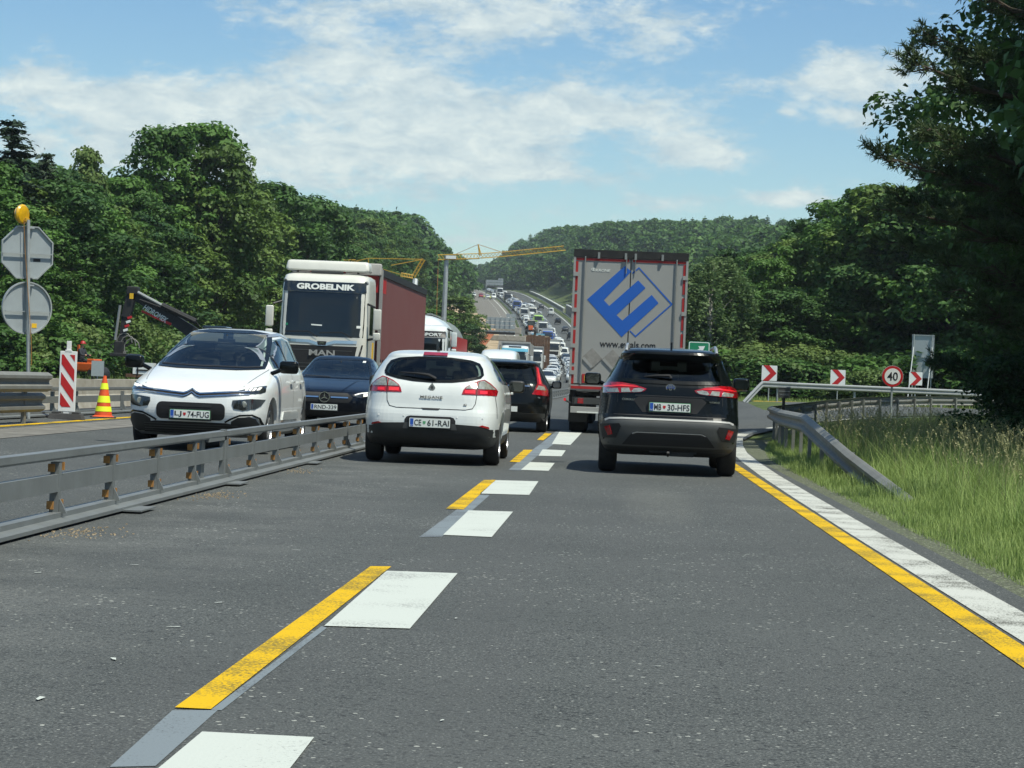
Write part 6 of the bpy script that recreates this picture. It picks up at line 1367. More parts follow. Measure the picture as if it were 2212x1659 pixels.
def person(loc, rz, label, shirt, trousers, hat=None, pose='stand', s=1.0, group=None):
    """one skinned body from joints, 1.75 m standing"""
    if pose == 'sit':
        J = {'pel': (0, 0, .50), 'che': (0, .03, .92), 'neck': (0, 0, 1.08), 'head': (0, -.03, 1.24), 'shL': (-.19, 0, 1.0), 'elL': (-.24, -.12, .76), 'haL': (-.16, -.38, .74), 'shR': (.19, 0, 1.0), 'elR': (.24, -.12, .76), 'haR': (.16, -.38, .74),
             'hiL': (-.10, 0, .48), 'knL': (-.14, -.42, .50), 'foL': (-.14, -.44, .08), 'toL': (-.14, -.60, .05), 'hiR': (.10, 0, .48), 'knR': (.14, -.42, .50), 'foR': (.14, -.44, .08), 'toR': (.14, -.60, .05)}
    else:
        J = {'pel': (0, 0, .95), 'che': (0, .01, 1.30), 'neck': (0, 0, 1.47), 'head': (0, -.02, 1.64), 'shL': (-.19, 0, 1.40), 'elL': (-.26, -.02, 1.12), 'haL': (-.24, -.18, .92), 'shR': (.19, 0, 1.40), 'elR': (.26, .02, 1.12), 'haR': (.27, -.06, .84),
             'hiL': (-.10, 0, .92), 'knL': (-.12, -.05, .50), 'foL': (-.12, .04, .08), 'toL': (-.12, -.12, .04), 'hiR': (.10, 0, .92), 'knR': (.13, .02, .50), 'foR': (.13, .10, .08), 'toR': (.13, -.06, .04)}
    E = [('pel', 'che'), ('che', 'neck'), ('neck', 'head'), ('che', 'shL'), ('shL', 'elL'), ('elL', 'haL'), ('che', 'shR'), ('shR', 'elR'), ('elR', 'haR'), ('pel', 'hiL'), ('hiL', 'knL'), ('knL', 'foL'), ('foL', 'toL'), ('pel', 'hiR'), ('hiR', 'knR'), ('knR', 'foR'), ('foR', 'toR')]
    rad = {'pel': .15, 'che': .16, 'neck': .06, 'head': .105, 'sh': .075, 'el': .05, 'ha': .04, 'hi': .10, 'kn': .065, 'fo': .045, 'to': .04}
    ks = list(J); me = bpy.data.meshes.new('person'); me.from_pydata([J[k] for k in ks], [(ks.index(a), ks.index(b_)) for a, b_ in E], [])
    o = bpy.data.objects.new('person', me); COL.objects.link(o); o.modifiers.new('s', 'SKIN'); sk_ = me.skin_vertices[0].data
    for i, k in enumerate(ks): r_ = rad.get(k, rad.get(k[:2])); sk_[i].radius = (r_, r_)
    sk_[0].use_root = True; m_ = o.modifiers.new('u', 'SUBSURF'); m_.levels = 2
    bpy.context.view_layer.update(); out = bpy.data.meshes.new_from_object(o.evaluated_get(bpy.context.evaluated_depsgraph_get())); bpy.data.objects.remove(o)
    for m_ in (M['skin'], shirt, trousers): out.materials.append(m_)
    zc = J['pel'][2]; zn = J['neck'][2]
    for p in out.polygons:
        z = p.center.z; hand = (abs(p.center.x) > .12 and p.center.y < J['haL'][1] + .07 and abs(z - J['haL'][2]) < .09)
        leg = z < zc + .04 and not (pose == 'sit' and p.center.y > -.02 and z > .6)
        p.material_index = 0 if (z > zn or hand) else (2 if leg and not (abs(p.center.x) > .2 and pose != 'sit') else 1); p.use_smooth = True
    out.name = 'person'; o = bpy.data.objects.new('person', out); COL.objects.link(o); o.location = loc; o.rotation_euler = (0, 0, rz); o.scale = (s, s, s); tag(o, label, 'person', group)
    hz_ = J['head']
    if hat:
        q = MB(); q.lathe([(.135, 0), (.125, .03), (.11, .09), (.06, .135), (.001, .145)], hat, n=20, T=Matrix.Translation((hz_[0], hz_[1], hz_[2] + .03))); q.box((0, hz_[1] - .12, hz_[2] + .035), (.16, .1, .015), hat); q.build('helmet', None, o, smooth=True)
    return o
# orange ride-on roller with its driver
c0 = at(178, 822, 101); gb = g3(c0.x, 101)
root = empty('road_roller', gb, R(70), 'small orange road roller with a driver on the far left side', 'road roller')
q = MB(); q.box((0, -.1, .85), (1.0, 2.0, .5), M['orange_paint'], bev=.10); q.box((0, -.75, 1.15), (.8, .5, .35), M['orange_paint'], bev=.06); q.build('body', None, root)
q = MB(); q.box((0, .35, 1.3), (.55, .12, .6), M['plastic_dark'], bev=.03); q.box((0, .1, 1.12), (.55, .5, .1), M['plastic_dark'], bev=.03); q.build('seat', None, root)
q = MB()
for sx in (-.42, .42): q.box((sx, .62, 1.55), (.10, .14, 1.1), M['orange_paint'], bev=.02); q.build('roll_bar', None, root)
for yy in (-1.05, .95): q = MB(); q.lathe([(.001, -.5), (.44, -.5), (.46, .5), (.001, .5)], M['dark_metal'], n=28, T=Matrix.Translation((0, yy, .46)) @ Matrix.Rotation(R(90), 4, 'Y')); q.build('drum', None, root, smooth=True)
q = MB(); q.tube([(0, -.45, 1.25), (0, -.30, 1.45)], .03, M['plastic_dark']); q.lathe([(.14, 0), (.17, .02), (.16, .03)], M['plastic_dark'], n=16, T=Matrix.Translation((0, -.3, 1.45))); q.build('steering_wheel', None, root)
root.scale = (.82, .82, .82); person(gb + Vector((-.08, .02, .50)), R(70), 'worker with a red helmet sitting on the orange road roller', M['cloth_dark'], M['cloth_dark'], M['tape_red'], 'sit')
# workers and machines on the closed road
def on_road(off, y): return g3(tx(y) + off, y, .012)
cc = at(1088, 668, 430); cy = 430.0; person(g3(cc.x, cy, .01), .3, 'worker in dark clothes and yellow vest standing on the closed road', M['hivis_y'], M['cloth_dark'], M['plate'])
for k_, (off, y) in enumerate([(-16, 858), (-13.8, 852)]): person(on_road(off, y), .5 * k_, ['worker in yellow vest before the parked works vans', 'second worker in yellow vest before the parked works vans, farther right'][k_], M['hivis_y'], M['cloth_dark'], None, group='workers before the parked vans')
# orange tractor
cc = at(1146, 712, 330); gb = g3(cc.x, 330, .012); gb.z = max(gb.z, at(1146, 722, 330).z)
root = empty('tractor', gb, 0, 'orange tractor seen from the front above the brown timber wall', 'tractor')
root.scale = (.72, .72, .72); q = MB(); q.box((0, .6, 1.35), (.95, 1.6, .9), M['orange_paint'], bev=.12); q.build('bonnet', None, root)
q = MB(); q.box((0, 2.2, 2.2), (1.5, 1.5, 1.4), M['glass'], bev=.1); q.box((0, 2.2, 2.95), (1.7, 1.7, .14), M['cream_paint'], bev=.04); q.build('cab', None, root)
q = MB(); q.box((0, .3, .7), (1.9, .8, .35), M['plastic_dark'], bev=.05)
q.build('front_axle', None, root)
for sx in (-1, 1):
    for yy, r_, w_ in ((.5, .55, .4), (2.6, .85, .5)): q = MB(); q.lathe([(.001, -w_ / 2), (r_, -w_ / 2), (r_, w_ / 2), (.001, w_ / 2)], M['rubber'], n=24, T=Matrix.Translation((sx * .92, yy, r_)) @ Matrix.Rotation(R(90), 4, 'Y')); q.build('wheel', None, root)
    q = MB(); q.box((sx * .3, -.22, 1.25), (.18, .05, .12), M['clearlamp']); q.build('headlight', None, root)
# timber shoring wall, concrete slabs, orange net slope
a, c_ = at(1133, 722, 318), at(1185, 722, 318); zb = g3(a.x, 318).z - .3
root = empty('timber_wall', (a.x, 318, zb), 0, 'rough brown timber shoring wall below the orange tractor', 'shoring wall')
q = MB(); x = 0; W_ = c_.x - a.x
while x < W_: w = rr.uniform(.25, .5); hh = a.z - zb - rr.uniform(0, .35); q.box((x + w / 2, rr.uniform(-.06, .06), hh / 2), (w * .96, .2, hh), None); x += w
q.build('planks', M['wood_brown'], root)
q = MB(); q.box((W_ / 2, 6, (a.z - zb) - .25), (W_, 12, .2), M['soil']); q.build('fill', None, root)
for lab, (u0, v0), (u1, v1), Y_ in [('upper pale concrete slab stacked on the excavated ground', (1072, 706), (1125, 722), 322.0), ('lower long concrete slab behind the white truck cab', (1060, 724), (1135, 738), 312.0)]:
    a, c_ = at(u0, v0, Y_), at(u1, v1, Y_)
    q = MB(); q.box(((a.x + c_.x) / 2, Y_, (a.z + c_.z) / 2), (c_.x - a.x, 3, a.z - c_.z), None, bev=.05); o = q.build('concrete_slab', M['concrete']); tag(o, lab, 'concrete slab', 'concrete slabs on the closed road')
q = MB(); A = [at(1022, 762, 300), at(1044, 730, 305), at(1066, 710, 312), at(1067, 722, 308), at(1034, 766, 300)]
vs = [tuple(p) for p in A] + [tuple(p + Vector((0, .15, 0))) for p in A]; q.add(vs, [(0, 1, 2, 3, 4), (9, 8, 7, 6, 5)] + [(k, (k + 1) % 5, 5 + (k + 1) % 5, 5 + k) for k in range(5)]); tag(q.build('safety_net', M['net_orange']), 'orange safety netting on the earth slope by the gantry post', 'safety net')
q = MB(); A = [(-21.5, 290), (-14, 305), (-11, 312), (-10.8, 280), (-12, 262), (-22, 262)]
b3 = [g3(tx(y) + o_, y, 1.6 if y > 280 else .02) for o_, y in A]; q.add([tuple(p) for p in b3], [(0, 1, 2, 3, 4, 5)]); tag(q.build('excavated_earth', M['soil'], fixn=False), 'heap of excavated tan earth on the closed carriageway', kind='structure')
# retaining wall and railing at the right of the far road
def rwall(label, y0, y1, off0, off1, h):
    P = [g3(tx(y) + off0 + (off1 - off0) * (y - y0) / (y1 - y0), y, -.5) for y in np.linspace(y0, y1, 14)]; root = empty('retaining_wall', P[0], 0, label, 'retaining wall'); b0 = P[0]
    q = MB(); sweep(q, [p - b0 for p in P], rect(-.3, .3, 0, h), None); q.build('wall', M['concrete'], root)
    q = MB(); sweep(q, [p - b0 for p in P], rect(-.4, .4, h, h + .25), None); q.build('coping', M['plate'], root)
    q = MB()
    for p in P: q.tube([p - b0 + Vector((0, 0, h)), p - b0 + Vector((0, 0, h + 1.2))], .06)
    q.tube([p - b0 + Vector((0, 0, h + 1.15)) for p in P], .05); q.build('railing', M['galv'], root)
rwall('grey stone retaining wall with a pale coping right of the far road', 560, 720, 9, 8, 3.2)
rwall('lower far retaining wall along the road near the crest', 740, 960, 8.2, 8.0, 1.5)
guardrail([g3(tx(y) + 6.2, y) for y in range(300, 900, 20)], 'long far guardrail at the right side of the climbing road', faces=-1, spacing=20, top=.85, step=20, mat=M['galv'])
guardrail([g3(tx(y) - 10.4, y) for y in range(230, 900, 20)], 'long far guardrail between the queue and the closed road', faces=1, spacing=20, top=.85, step=20, mat=M['galv'])

ORD = ['nearest', 'second', 'third', 'fourth', 'fifth', 'sixth', 'seventh', 'eighth', 'ninth', 'tenth', 'eleventh', 'twelfth', 'thirteenth', 'fourteenth', 'fifteenth', 'sixteenth', 'seventeenth', 'eighteenth', 'nineteenth', 'twentieth']
LN = {'inner': 'in the middle file of the far queue', 'outer': 'in the outer file of the far queue', 'mid': 'in the file closest to the grey trailer'}
_g = {}
for o in bpy.data.objects:
    if o.parent is None and o.get('group', '').split(' ')[0] in ('white', 'silver', 'black', 'dark') and o.name.startswith('queued'): _g.setdefault(o['group'], []).append(o)
_all = {}
for g_, L_ in _g.items():
    w_ = g_.split(' '); lane = [k for k in LN if ' ' + k + ' ' in g_][0]; colr = g_.split(' ' + lane)[0]
    _all.setdefault((colr, lane), []).extend(L_)
for (colr, lane), L_ in _all.items():
    L_.sort(key=lambda o: o.location.y)
    for i, o in enumerate(L_): o['label'] = '%s %s %s' % (ORD[i], colr[:-1], LN[lane]) if i < 20 else '%s %s %s' % (['twenty-first', 'twenty-second', 'twenty-third', 'twenty-fourth', 'twenty-fifth', 'twenty-sixth', 'twenty-seventh', 'last'][min(i - 20, 7)], colr[:-1], LN[lane]); o['group'] = 'vehicles ' + LN[lane]
# ================================================================ foliage
def mesh_np(name, V, Fq, mat, mats=None):
    me = bpy.data.meshes.new(name); nv, nf = len(V), len(Fq)
    me.vertices.add(nv); me.vertices.foreach_set('co', V.astype(np.float32).ravel()); k = Fq.shape[1]
    me.loops.add(nf * k); me.loops.foreach_set('vertex_index', Fq.astype(np.int32).ravel())
    me.polygons.add(nf); me.polygons.foreach_set('loop_start', np.arange(0, nf * k, k, dtype=np.int32))
    me.update(calc_edges=True); me.materials.append(mat); return me
def unit(v): return v / np.maximum(np.linalg.norm(v, axis=-1, keepdims=True), 1e-9)
def leaves(C, Nn, S, asp=.62):
    n = len(C); t = unit(np.cross(Nn, rng.normal(size=(n, 3)))); b_ = np.cross(Nn, t); s = S[:, None]
    fold = Nn * s * .25
    V = np.stack([C - t * s, C + b_ * s * asp + fold, C + t * s, C - b_ * s * asp + fold], 1).reshape(-1, 3)
    return V, np.arange(4 * n).reshape(-1, 4)
def clump_leaves(cc, cr, per, size, flat=.75, upb=.5):
    Cs, Ns = [], []
    for c_, r_ in zip(cc, cr):
        m = int(per * (r_ / np.mean(cr)) ** 2); d = unit(rng.normal(size=(m, 3))); d[:, 2] = np.abs(d[:, 2]) * np.where(rng.random(m) < .78, 1, -1)
        rad = r_ * (.55 + .5 * rng.random(m) ** .5); lump = 1 + .25 * np.sin(d[:, 0] * 5 + c_[0] * 3) * np.sin(d[:, 1] * 5 + c_[1]); p = d * (rad * lump)[:, None]; p[:, 2] *= flat
        Cs.append(c_ + p); Ns.append(unit(d + np.array([0, 0, upb]) + rng.normal(size=(m, 3)) * .55))
    C = np.concatenate(Cs); Nn = np.concatenate(Ns); S = size * (.6 + .8 * rng.random(len(C))); return leaves(C, Nn, S)
def broadleaf(h, rad, base=.12, nc=150, per=78, size=.165, wob=1.2, rcl=(.45, 1.05), seed=0, shape='oak'):
    global rng
    rng = np.random.default_rng(seed); cc, cr = [], []
    lobes = [(rng.uniform(-.45, .45) * rad, rng.uniform(-.45, .45) * rad, h * rng.uniform(.42, .72), rad * rng.uniform(.4, .6)) for _ in range(7)]
    while len(cc) < nc:
        z = h * (base + (1 - base) * rng.random() ** .9); t = (z / h - base) / (1 - base)
        env = rad * (math.sin(math.pi * min(.96, t * .86 + .12)) ** .62) * (1.0 if shape == 'oak' else (1.15 - .9 * t))
        a = rng.uniform(0, 2 * math.pi); k = env * rng.uniform(.35, 1.0) ** .6 * (1 + .22 * math.sin(3 * a + seed + z * .8) * wob)
        cc.append((k * math.cos(a), k * math.sin(a), min(z, h - .6))); cr.append(rng.uniform(*rcl))
    for lx, ly, lz, lr in lobes[:4]:
        for _ in range(5): d = unit(rng.normal(size=3)); d[2] = abs(d[2]); cc.append((lx + d[0] * lr, ly + d[1] * lr, min(lz + d[2] * lr, h - .3))); cr.append(rng.uniform(rcl[0] * .7, rcl[1] * .9))
    cc.append((0, 0, h - .8)); cr.append(.8)
    return clump_leaves(np.array(cc), np.array(cr), per, size), cc
def trunk_mesh(h, r, cc, nl=9, mat=None, lean=0.0, top=.8):
    q = MB(); q.tube([(0, 0, -.4), (.05, 0, h * .25), (.12 + lean * .4, .1, h * .5), (.05 + lean, .05, h * top)], [r * 1.25, r, r * .7, r * .15], None, n=8)
    for k in range(nl):
        c_ = Vector(cc[(k * 7) % len(cc)]); z0 = min(c_.z * .65, h * .7); m_ = Vector((c_.x * .45, c_.y * .45, (z0 + c_.z) / 2 + .2)); q.tube([(.08, .05, z0), m_, c_], [r * .42, r * .25, r * .06], None, n=5)
    return q
def spruce(h, rad, per=52, size=.21, seed=0, tiers=34):
    global rng
    rng = np.random.default_rng(seed); C, Nn = [], []
    for i in range(tiers):
        t = i / tiers; z = h * (.06 + .94 * t); L = rad * (1 - t) ** .75 + .35; nb = max(8, int(12 * (1 - t) + 8))
        for b_ in range(nb):
            a = rng.uniform(0, 2 * math.pi); Lb = L * rng.uniform(.7, 1.1); m = max(11, int(per * Lb / rad)); s = rng.random(m) ** .7
            drop = -.35 * s * Lb + .12 * (s ** 2) * Lb
            x = np.cos(a) * s * Lb + rng.normal(size=m) * .12; y = np.sin(a) * s * Lb + rng.normal(size=m) * .12; zz = z + drop + rng.normal(size=m) * .08
            C.append(np.stack([x, y, zz], 1)); Nn.append(unit(np.stack([np.cos(a) * .4 + rng.normal(size=m) * .4, np.sin(a) * .4 + rng.normal(size=m) * .4, np.ones(m) * .8], 1)))
    C.append(np.array([[0, 0, h]])); Nn.append(np.array([[1., 0, 0]])); C = np.concatenate(C); Nn = np.concatenate(Nn)
    return leaves(C, Nn, size * (.6 + .7 * rng.random(len(C))), .45)
def make_tree(name, VF, q, leafmat, bark):
    root = bpy.data.objects.new(name, None); COL.objects.link(root)
    V, Fq = VF; me = mesh_np('crown', V, Fq, leafmat); o = bpy.data.objects.new('crown', me); COL.objects.link(o); o.parent = root
    tr = q.build('trunk', bark, root, smooth=True); return root
TP = {}; TH = {}; BASEVF = {}
def proto(key, name, h, VF, q, leafmat, bark):
    TP[key] = make_tree(name, VF, q, leafmat, bark); TH[key] = h; BASEVF[key] = VF; TP[key]['_used'] = 0
specs = [('a', 16, 3.6, 'oak', 'leaf'), ('b', 15, 3.2, 'oak', 'leaf_olive'), ('c', 17, 4.2, 'oak', 'leaf'), ('d', 14, 3.4, 'cone', 'leaf_light'), ('e', 15, 3.8, 'oak', 'leaf_dark')]
for i, (k, h, r_, shp, mt) in enumerate(specs):
    VF, cc = broadleaf(h, r_, seed=20 + i, shape=shp, base=.06); proto(k, 'broadleaf_tree', h, VF, trunk_mesh(h, .22, cc), M[mt], M['bark'])
for i, (k, h, r_) in enumerate([('s1', 17, 2.6), ('s2', 15, 2.2)]):
    VF = spruce(h, r_, seed=40 + i); q = MB(); q.tube([(0, 0, -.3), (0, 0, h * .5), (0, 0, h * .97)], [.2, .12, .02], None, n=7); proto(k, 'spruce_tree', h, VF, q, M['spruce'], M['bark'])
for i, (k, h, r_) in enumerate([('u1', 3.6, 2.3), ('u2', 2.6, 1.9)]):
    VF, cc = broadleaf(h, r_, seed=60 + i, base=.02, nc=30, per=110, size=.12, rcl=(.5, .95)); proto(k, 'bush', h, VF, trunk_mesh(h, .05, cc, nl=4, top=.7), M['leaf_light' if i == 0 else 'leaf'], M['bark'])
# birch with hanging sprays
rng = np.random.default_rng(77); C, Nn = [], []
for i in range(330):
    t = rng.random(); z = 3.0 + 7.2 * t; env = 2.5 * math.sin(math.pi * (t * .78 + .16)) ** .7; a = rng.uniform(0, 6.283); k = env * rng.uniform(.3, 1) ** .6; L = rng.uniform(.8, 2.4); m = 42; s = rng.random(m)
    C.append(np.stack([k * math.cos(a) + rng.normal(size=m) * .10 + s * .1, k * math.sin(a) + rng.normal(size=m) * .10, z - s * L + rng.normal(size=m) * .05], 1)); Nn.append(unit(rng.normal(size=(m, 3)) + np.array([0, 0, .2])))
C = np.concatenate(C); Nn = np.concatenate(Nn); cb = [(rng.uniform(-1.6, 1.6), rng.uniform(-1.6, 1.6), rng.uniform(4, 9)) for _ in range(30)]
proto('birch', 'birch_tree', 10.4, leaves(C, Nn, .11 * (.7 + .6 * rng.random(len(C)))), trunk_mesh(10.4, .14, cb, nl=14, top=.93), M['birch_leaf'], M['bark_white'])
SKL = [(-200, 330), (100, 350), (240, 390), (300, 420), (520, 425), (560, 432), (690, 443), (740, 448), (800, 456), (850, 461), (900, 468), (940, 486), (975, 506), (990, 530), (1010, 560), (1030, 590), (1045, 620), (1062, 652), (1090, 700)]
SKR = [(960, 560), (1000, 562), (1045, 574), (1070, 560), (1090, 545), (1130, 518), (1180, 497), (1215, 484), (1260, 492), (1300, 481), (1400, 475), (1500, 478), (1560, 468), (1700, 468), (1760, 477), (1800, 440), (2212, 380)]
def fit_h(x, y, h, left, jit=7):
    """keep a hillside tree under the ridge line of the real hill"""
    z0 = g3(x, y).z; u, v = proj(x, y, z0 + h); T_ = SKL if left else SKR
    lim = float(np.interp(u, [p[0] for p in T_], [p[1] for p in T_])) + rr.uniform(-jit * .5, jit * 1.5)
    if v >= lim: return h
    return h - (lim - v) * y / F
def plant(key, x, y, h, label, rz=None, group=None, cat='tree', wide=1.0):
    p = TP[key]; o = p if not p['_used'] else copy_tree(p); p['_used'] = 1
    s = h / TH[key]; o.location = g3(x, y, -.1); o.rotation_euler = (0, 0, rr.uniform(0, 6.28) if rz is None else rz); o.scale = (s * wide, s * wide, s); tag(o, label, cat, group); return o
def by_px(key, u, v, Y, label, group=None, wide=1.0, cat='tree', rz=None):
    p = at(u, v, Y); g_ = g3(p.x, Y); return plant(key, p.x, Y, max(1.0, p.z - g_.z + .1), label, group=group, wide=wide, cat=cat, rz=rz)
# --- trees of the left wood that stand out
LG = 'trees along the edge of the left wood'
for a in [('s1', 28, 250, 112, 'tall dark conifer behind the octagonal sign', 1.5), ('s2', 96, 322, 121, 'slim dark conifer peeking over the left wood', 1.0), ('d', 190, 322, 128, 'thin topped tree with open twigs left of the tall oak', .8),
          ('c', 360, 276, 150, 'tallest broad oak of the left wood with two crowns, left crown', 1.05), ('a', 425, 268, 153, 'tallest broad oak of the left wood with two crowns, right crown', 1.15), ('b', 478, 318, 151, 'lower shoulder of the tall oak over the people carrier', 1.0),
          ('a', 598, 398, 182, 'round crowned tree above the white cab truck', 1.3), ('e', 655, 420, 190, 'dark tree right of the round crowned tree', 1.2), ('e', 145, 372, 123, 'dark tree behind the beacon', 1.1), ('b', 60, 395, 113, 'leafy tree beside the round sign', 1.2), ('a', 258, 385, 138, 'mid green tree above the drilling arm', 1.2), ('c', -20, 350, 108, 'tree at the far left edge of the view', 1.1),
          ('b', 540, 408, 168, 'tree filling the dip right of the tall oak', 1.2), ('c', 300, 420, 136, 'full low tree left of the tall oak', 1.1)]:
    by_px(a[0], a[1], a[2], a[3], a[4], LG, wide=a[5])
# lower front rank, down to the ground
for i, u in enumerate(range(-30, 720, 46)):
    X_ = 29.5 + rr.uniform(-.8, 1.2); Y_ = X_ * 4731 / (1316 - u)
    plant('abce'[i % 4], -X_, Y_, rr.uniform(8.0, 10.5), ORD[i].replace('nearest', 'leftmost') + ' leafy tree from the left in the low front row of the left wood', group='low front row of the left wood', wide=1.45)
for i, u in enumerate(range(-20, 680, 50)):
    Y_ = 26.8 * 4731 / (1316 - u); plant('u1' if i % 2 else 'u2', -26.8 - rr.random(), Y_, rr.uniform(2.2, 3.6), ORD[i].replace('nearest', 'leftmost') + ' bush from the left at the foot of the left wood', group='bushes at the foot of the left wood', cat='bush', wide=1.3)
# ranks following the road up the hill, left
G1 = 'roadside trees climbing the hill on the left'; G2 = 'roadside trees climbing the hill on the right'
y = 188.0; i = 0
while y < 470:
    for k, (off, hh) in enumerate(((-30.5, 11.5), (-37, 14), (-45, 15))):
        if y > 400 and k == 2: continue
        if y > 330 and k == 0: continue
        X_, Y_ = tx(y) + off + rr.uniform(-1.5, 1.5), y + rr.uniform(-2, 2); h_ = fit_h(X_, Y_, hh * rr.uniform(.9, 1.15), True)
        if h_ < 4: continue
        plant('eabcs'[(i + k) % 4] if (i + k) % 9 else 's1', X_, Y_, h_, 'leafy tree in the wood climbing the hill left of the road' if (i + k) % 9 else 'dark conifer among the trees climbing the hill left of the road', group=G1 + (' - conifers' if (i + k) % 9 == 0 else ''), wide=1.25)
    y += 7.5; i += 1
by_px('d', 905, 660, 262, 'round light green tree between the crane mast and the gantry', G1, wide=1.7); by_px('b', 985, 640, 275, 'bushy tree right behind the sign gantry', G1, wide=1.6); by_px('a', 940, 668, 250, 'low full tree at the foot of the crane mast', G1, wide=1.8)
by_px('e', 1010, 700, 270, 'small dark tree beside the gantry post', G1, wide=1.5)
# --- right side
RG = 'trees behind the exit signs'
by_px('birch', 1545, 548, 133, 'pale weeping birch right of the grey trailer', RG, wide=1.45); by_px('birch', 1502, 610, 138, 'smaller weeping birch hidden partly by the grey trailer', RG, wide=1.2)
for a in [('a', 1610, 610, 139, 'leafy tree just right of the birch', 1.3), ('c', 1665, 560, 142, 'broad tree above the nearest arrow sign', 1.2), ('b', 1720, 520, 146, 'tree above the gap between the two arrow signs', 1.2), ('e', 1762, 478, 150, 'dark tree rising behind the middle arrow sign', 1.2),
          ('c', 1815, 432, 144, 'tall tree left of the big pine', 1.25), ('a', 1868, 405, 138, 'tall tree whose crown meets the big pine', 1.2), ('b', 1930, 400, 136, 'tree behind the speed limit sign', 1.3), ('e', 1995, 410, 134, 'dark tree behind the tall grey panel', 1.3), ('a', 2070, 380, 132, 'tree behind the pine near the right edge', 1.4), ('c', 2150, 380, 128, 'rightmost tree behind the pine', 1.4), ('e', 2215, 350, 125, 'tree at the right edge of the view', 1.3)]:
    by_px(a[0], a[1], a[2], a[3], a[4], RG, wide=a[5])
BL = ['leftmost bush right of the grey trailer', 'bush left above the nearest arrow sign', 'bush right of the nearest arrow sign', 'bush between the two left arrow signs', 'bush just left of the middle arrow sign', 'bush right of the middle arrow sign', 'bush left of the speed limit sign', 'tall bush behind the tall grey panel', 'bush right of the tall grey panel', 'shaded bush left of the right edge', 'shaded bush at the right edge', 'pale bush behind the green exit sign', 'low bush behind the nearest arrow sign post', 'low bush behind the middle arrow sign post', 'low bush behind the speed limit sign']
for i, (u, v, Y_) in enumerate([(1592, 760, 127), (1630, 740, 126), (1700, 735, 131), (1745, 778, 125), (1790, 770, 127), (1850, 760, 128), (1895, 770, 125), (1945, 740, 130), (2040, 760, 126), (2100, 740, 124), (2170, 745, 122), (1560, 742, 131), (1660, 775, 125), (1820, 800, 120.5), (1880, 795, 121)]):
    by_px('u1' if i % 3 else 'u2', u, v + (24 if i % 3 == 1 else 8), Y_, BL[i], 'bushes behind the exit signs', wide=1.5, cat='bush')
for i in range(13):
    u = 1600 + i * 50; by_px('ecea'[i % 4], u, 640 - 6 * (i % 3), 136 + rr.uniform(-2, 2), ORD[i].replace('nearest', 'leftmost') + ' low leafy tree in the row behind the exit signs', 'low row behind the exit signs', wide=1.7)
y = 165.0; i = 0
while y < 440:
    for k, (off, hh) in enumerate(((12 + max(0, 200 - y) * .05, 11.5), (19, 14), (28, 15), (38, 15))):
        if y > 330 and k > 2: continue
        X_, Y_ = tx(y) + off + rr.uniform(-1.5, 1.5), y + rr.uniform(-2, 2); h_ = fit_h(X_, Y_, hh * rr.uniform(.9, 1.12), False)
        if h_ < 4: continue
        plant('eabc'[(i + k) % 4] if (i * 3 + k) % 11 else 's2', X_, Y_, h_, 'leafy tree in the wood climbing the hill right of the road' if (i * 3 + k) % 11 else 'dark conifer among the trees climbing the hill right of the road', group=G2 + (' - conifers' if (i * 3 + k) % 11 == 0 else ''), wide=1.25)
    y += 8.5; i += 1

# --- far woods: read as one mass
def far_protos():
    out = []
    for s in range(5):
        VF, _ = broadleaf(13, 4.3, base=.10, nc=30, per=16, size=.60, rcl=(.9, 2.0), seed=90 + s); out.append(VF)
    out.append(spruce(15, 3.2, per=12, size=.50, seed=99, tiers=16)); out.append(spruce(14, 3.0, per=12, size=.50, seed=98, tiers=15)); return out
FP = far_protos(); frng = np.random.default_rng(5)
def far_wood(name, spots, label):
    Vs, Fs, k = [], [], 0
    for x, y, s, con in spots:
        V, Fq = FP[(5 + frng.integers(2)) if con else frng.integers(5)]; a = frng.uniform(0, 6.283); c_, s_ = math.cos(a), math.sin(a)
        W_ = np.stack([(V[:, 0] * c_ - V[:, 1] * s_) * s * 1.1, (V[:, 0] * s_ + V[:, 1] * c_) * s * 1.1, V[:, 2] * s], 1) + np.array([x, y, tz(x - tx(y), y) - .3]); Vs.append(W_); Fs.append(Fq + k); k += len(V)
    me = mesh_np(name, np.concatenate(Vs), np.concatenate(Fs), M['leaf']); o = bpy.data.objects.new(name, me); COL.objects.link(o); tag(o, label, kind='stuff')
sp = []
y = 200.0
while y < 1320:
    st = 6.5 if y < 500 else 9.0
    o0 = -52 if y < 400 else (-42 if y < 470 else (-34 if y < 700 else -28))
    for off in np.arange(o0, -190 if y < 1000 else -240, -st):
        if frng.random() < .9: sp.append((tx(y) + off + frng.uniform(-2.5, 2.5), y + frng.uniform(-3, 3), frng.uniform(.75, 1.22), frng.random() < .12))
    y += st
for y in np.arange(-330, -12, 8.5):  # unseen trees behind the camera, added to darken reflections on the car rears
    for off in list(np.arange(-62, -23, 8)) + list(np.arange(15, 60, 8)): sp.append((off + frng.uniform(-2, 2), y + frng.uniform(-3, 3), frng.uniform(.8, 1.2), False))
for x in np.arange(-70, 70, 7):  # unseen belt across the road behind, added to close off the reflected sky
    for y in (-345, -338): sp.append((x, y, 1.4, False))
far_wood('left_wood', [q_ for q_ in [(x, y, (fit_h(x, y, 13.5 * s, True) / 13.5 if y > 150 else s), cn) for x, y, s, cn in sp] if q_[2] > .38], 'wooded hillside left of the climbing road, plus unseen trees added behind the camera')
sp = []; y = 180.0
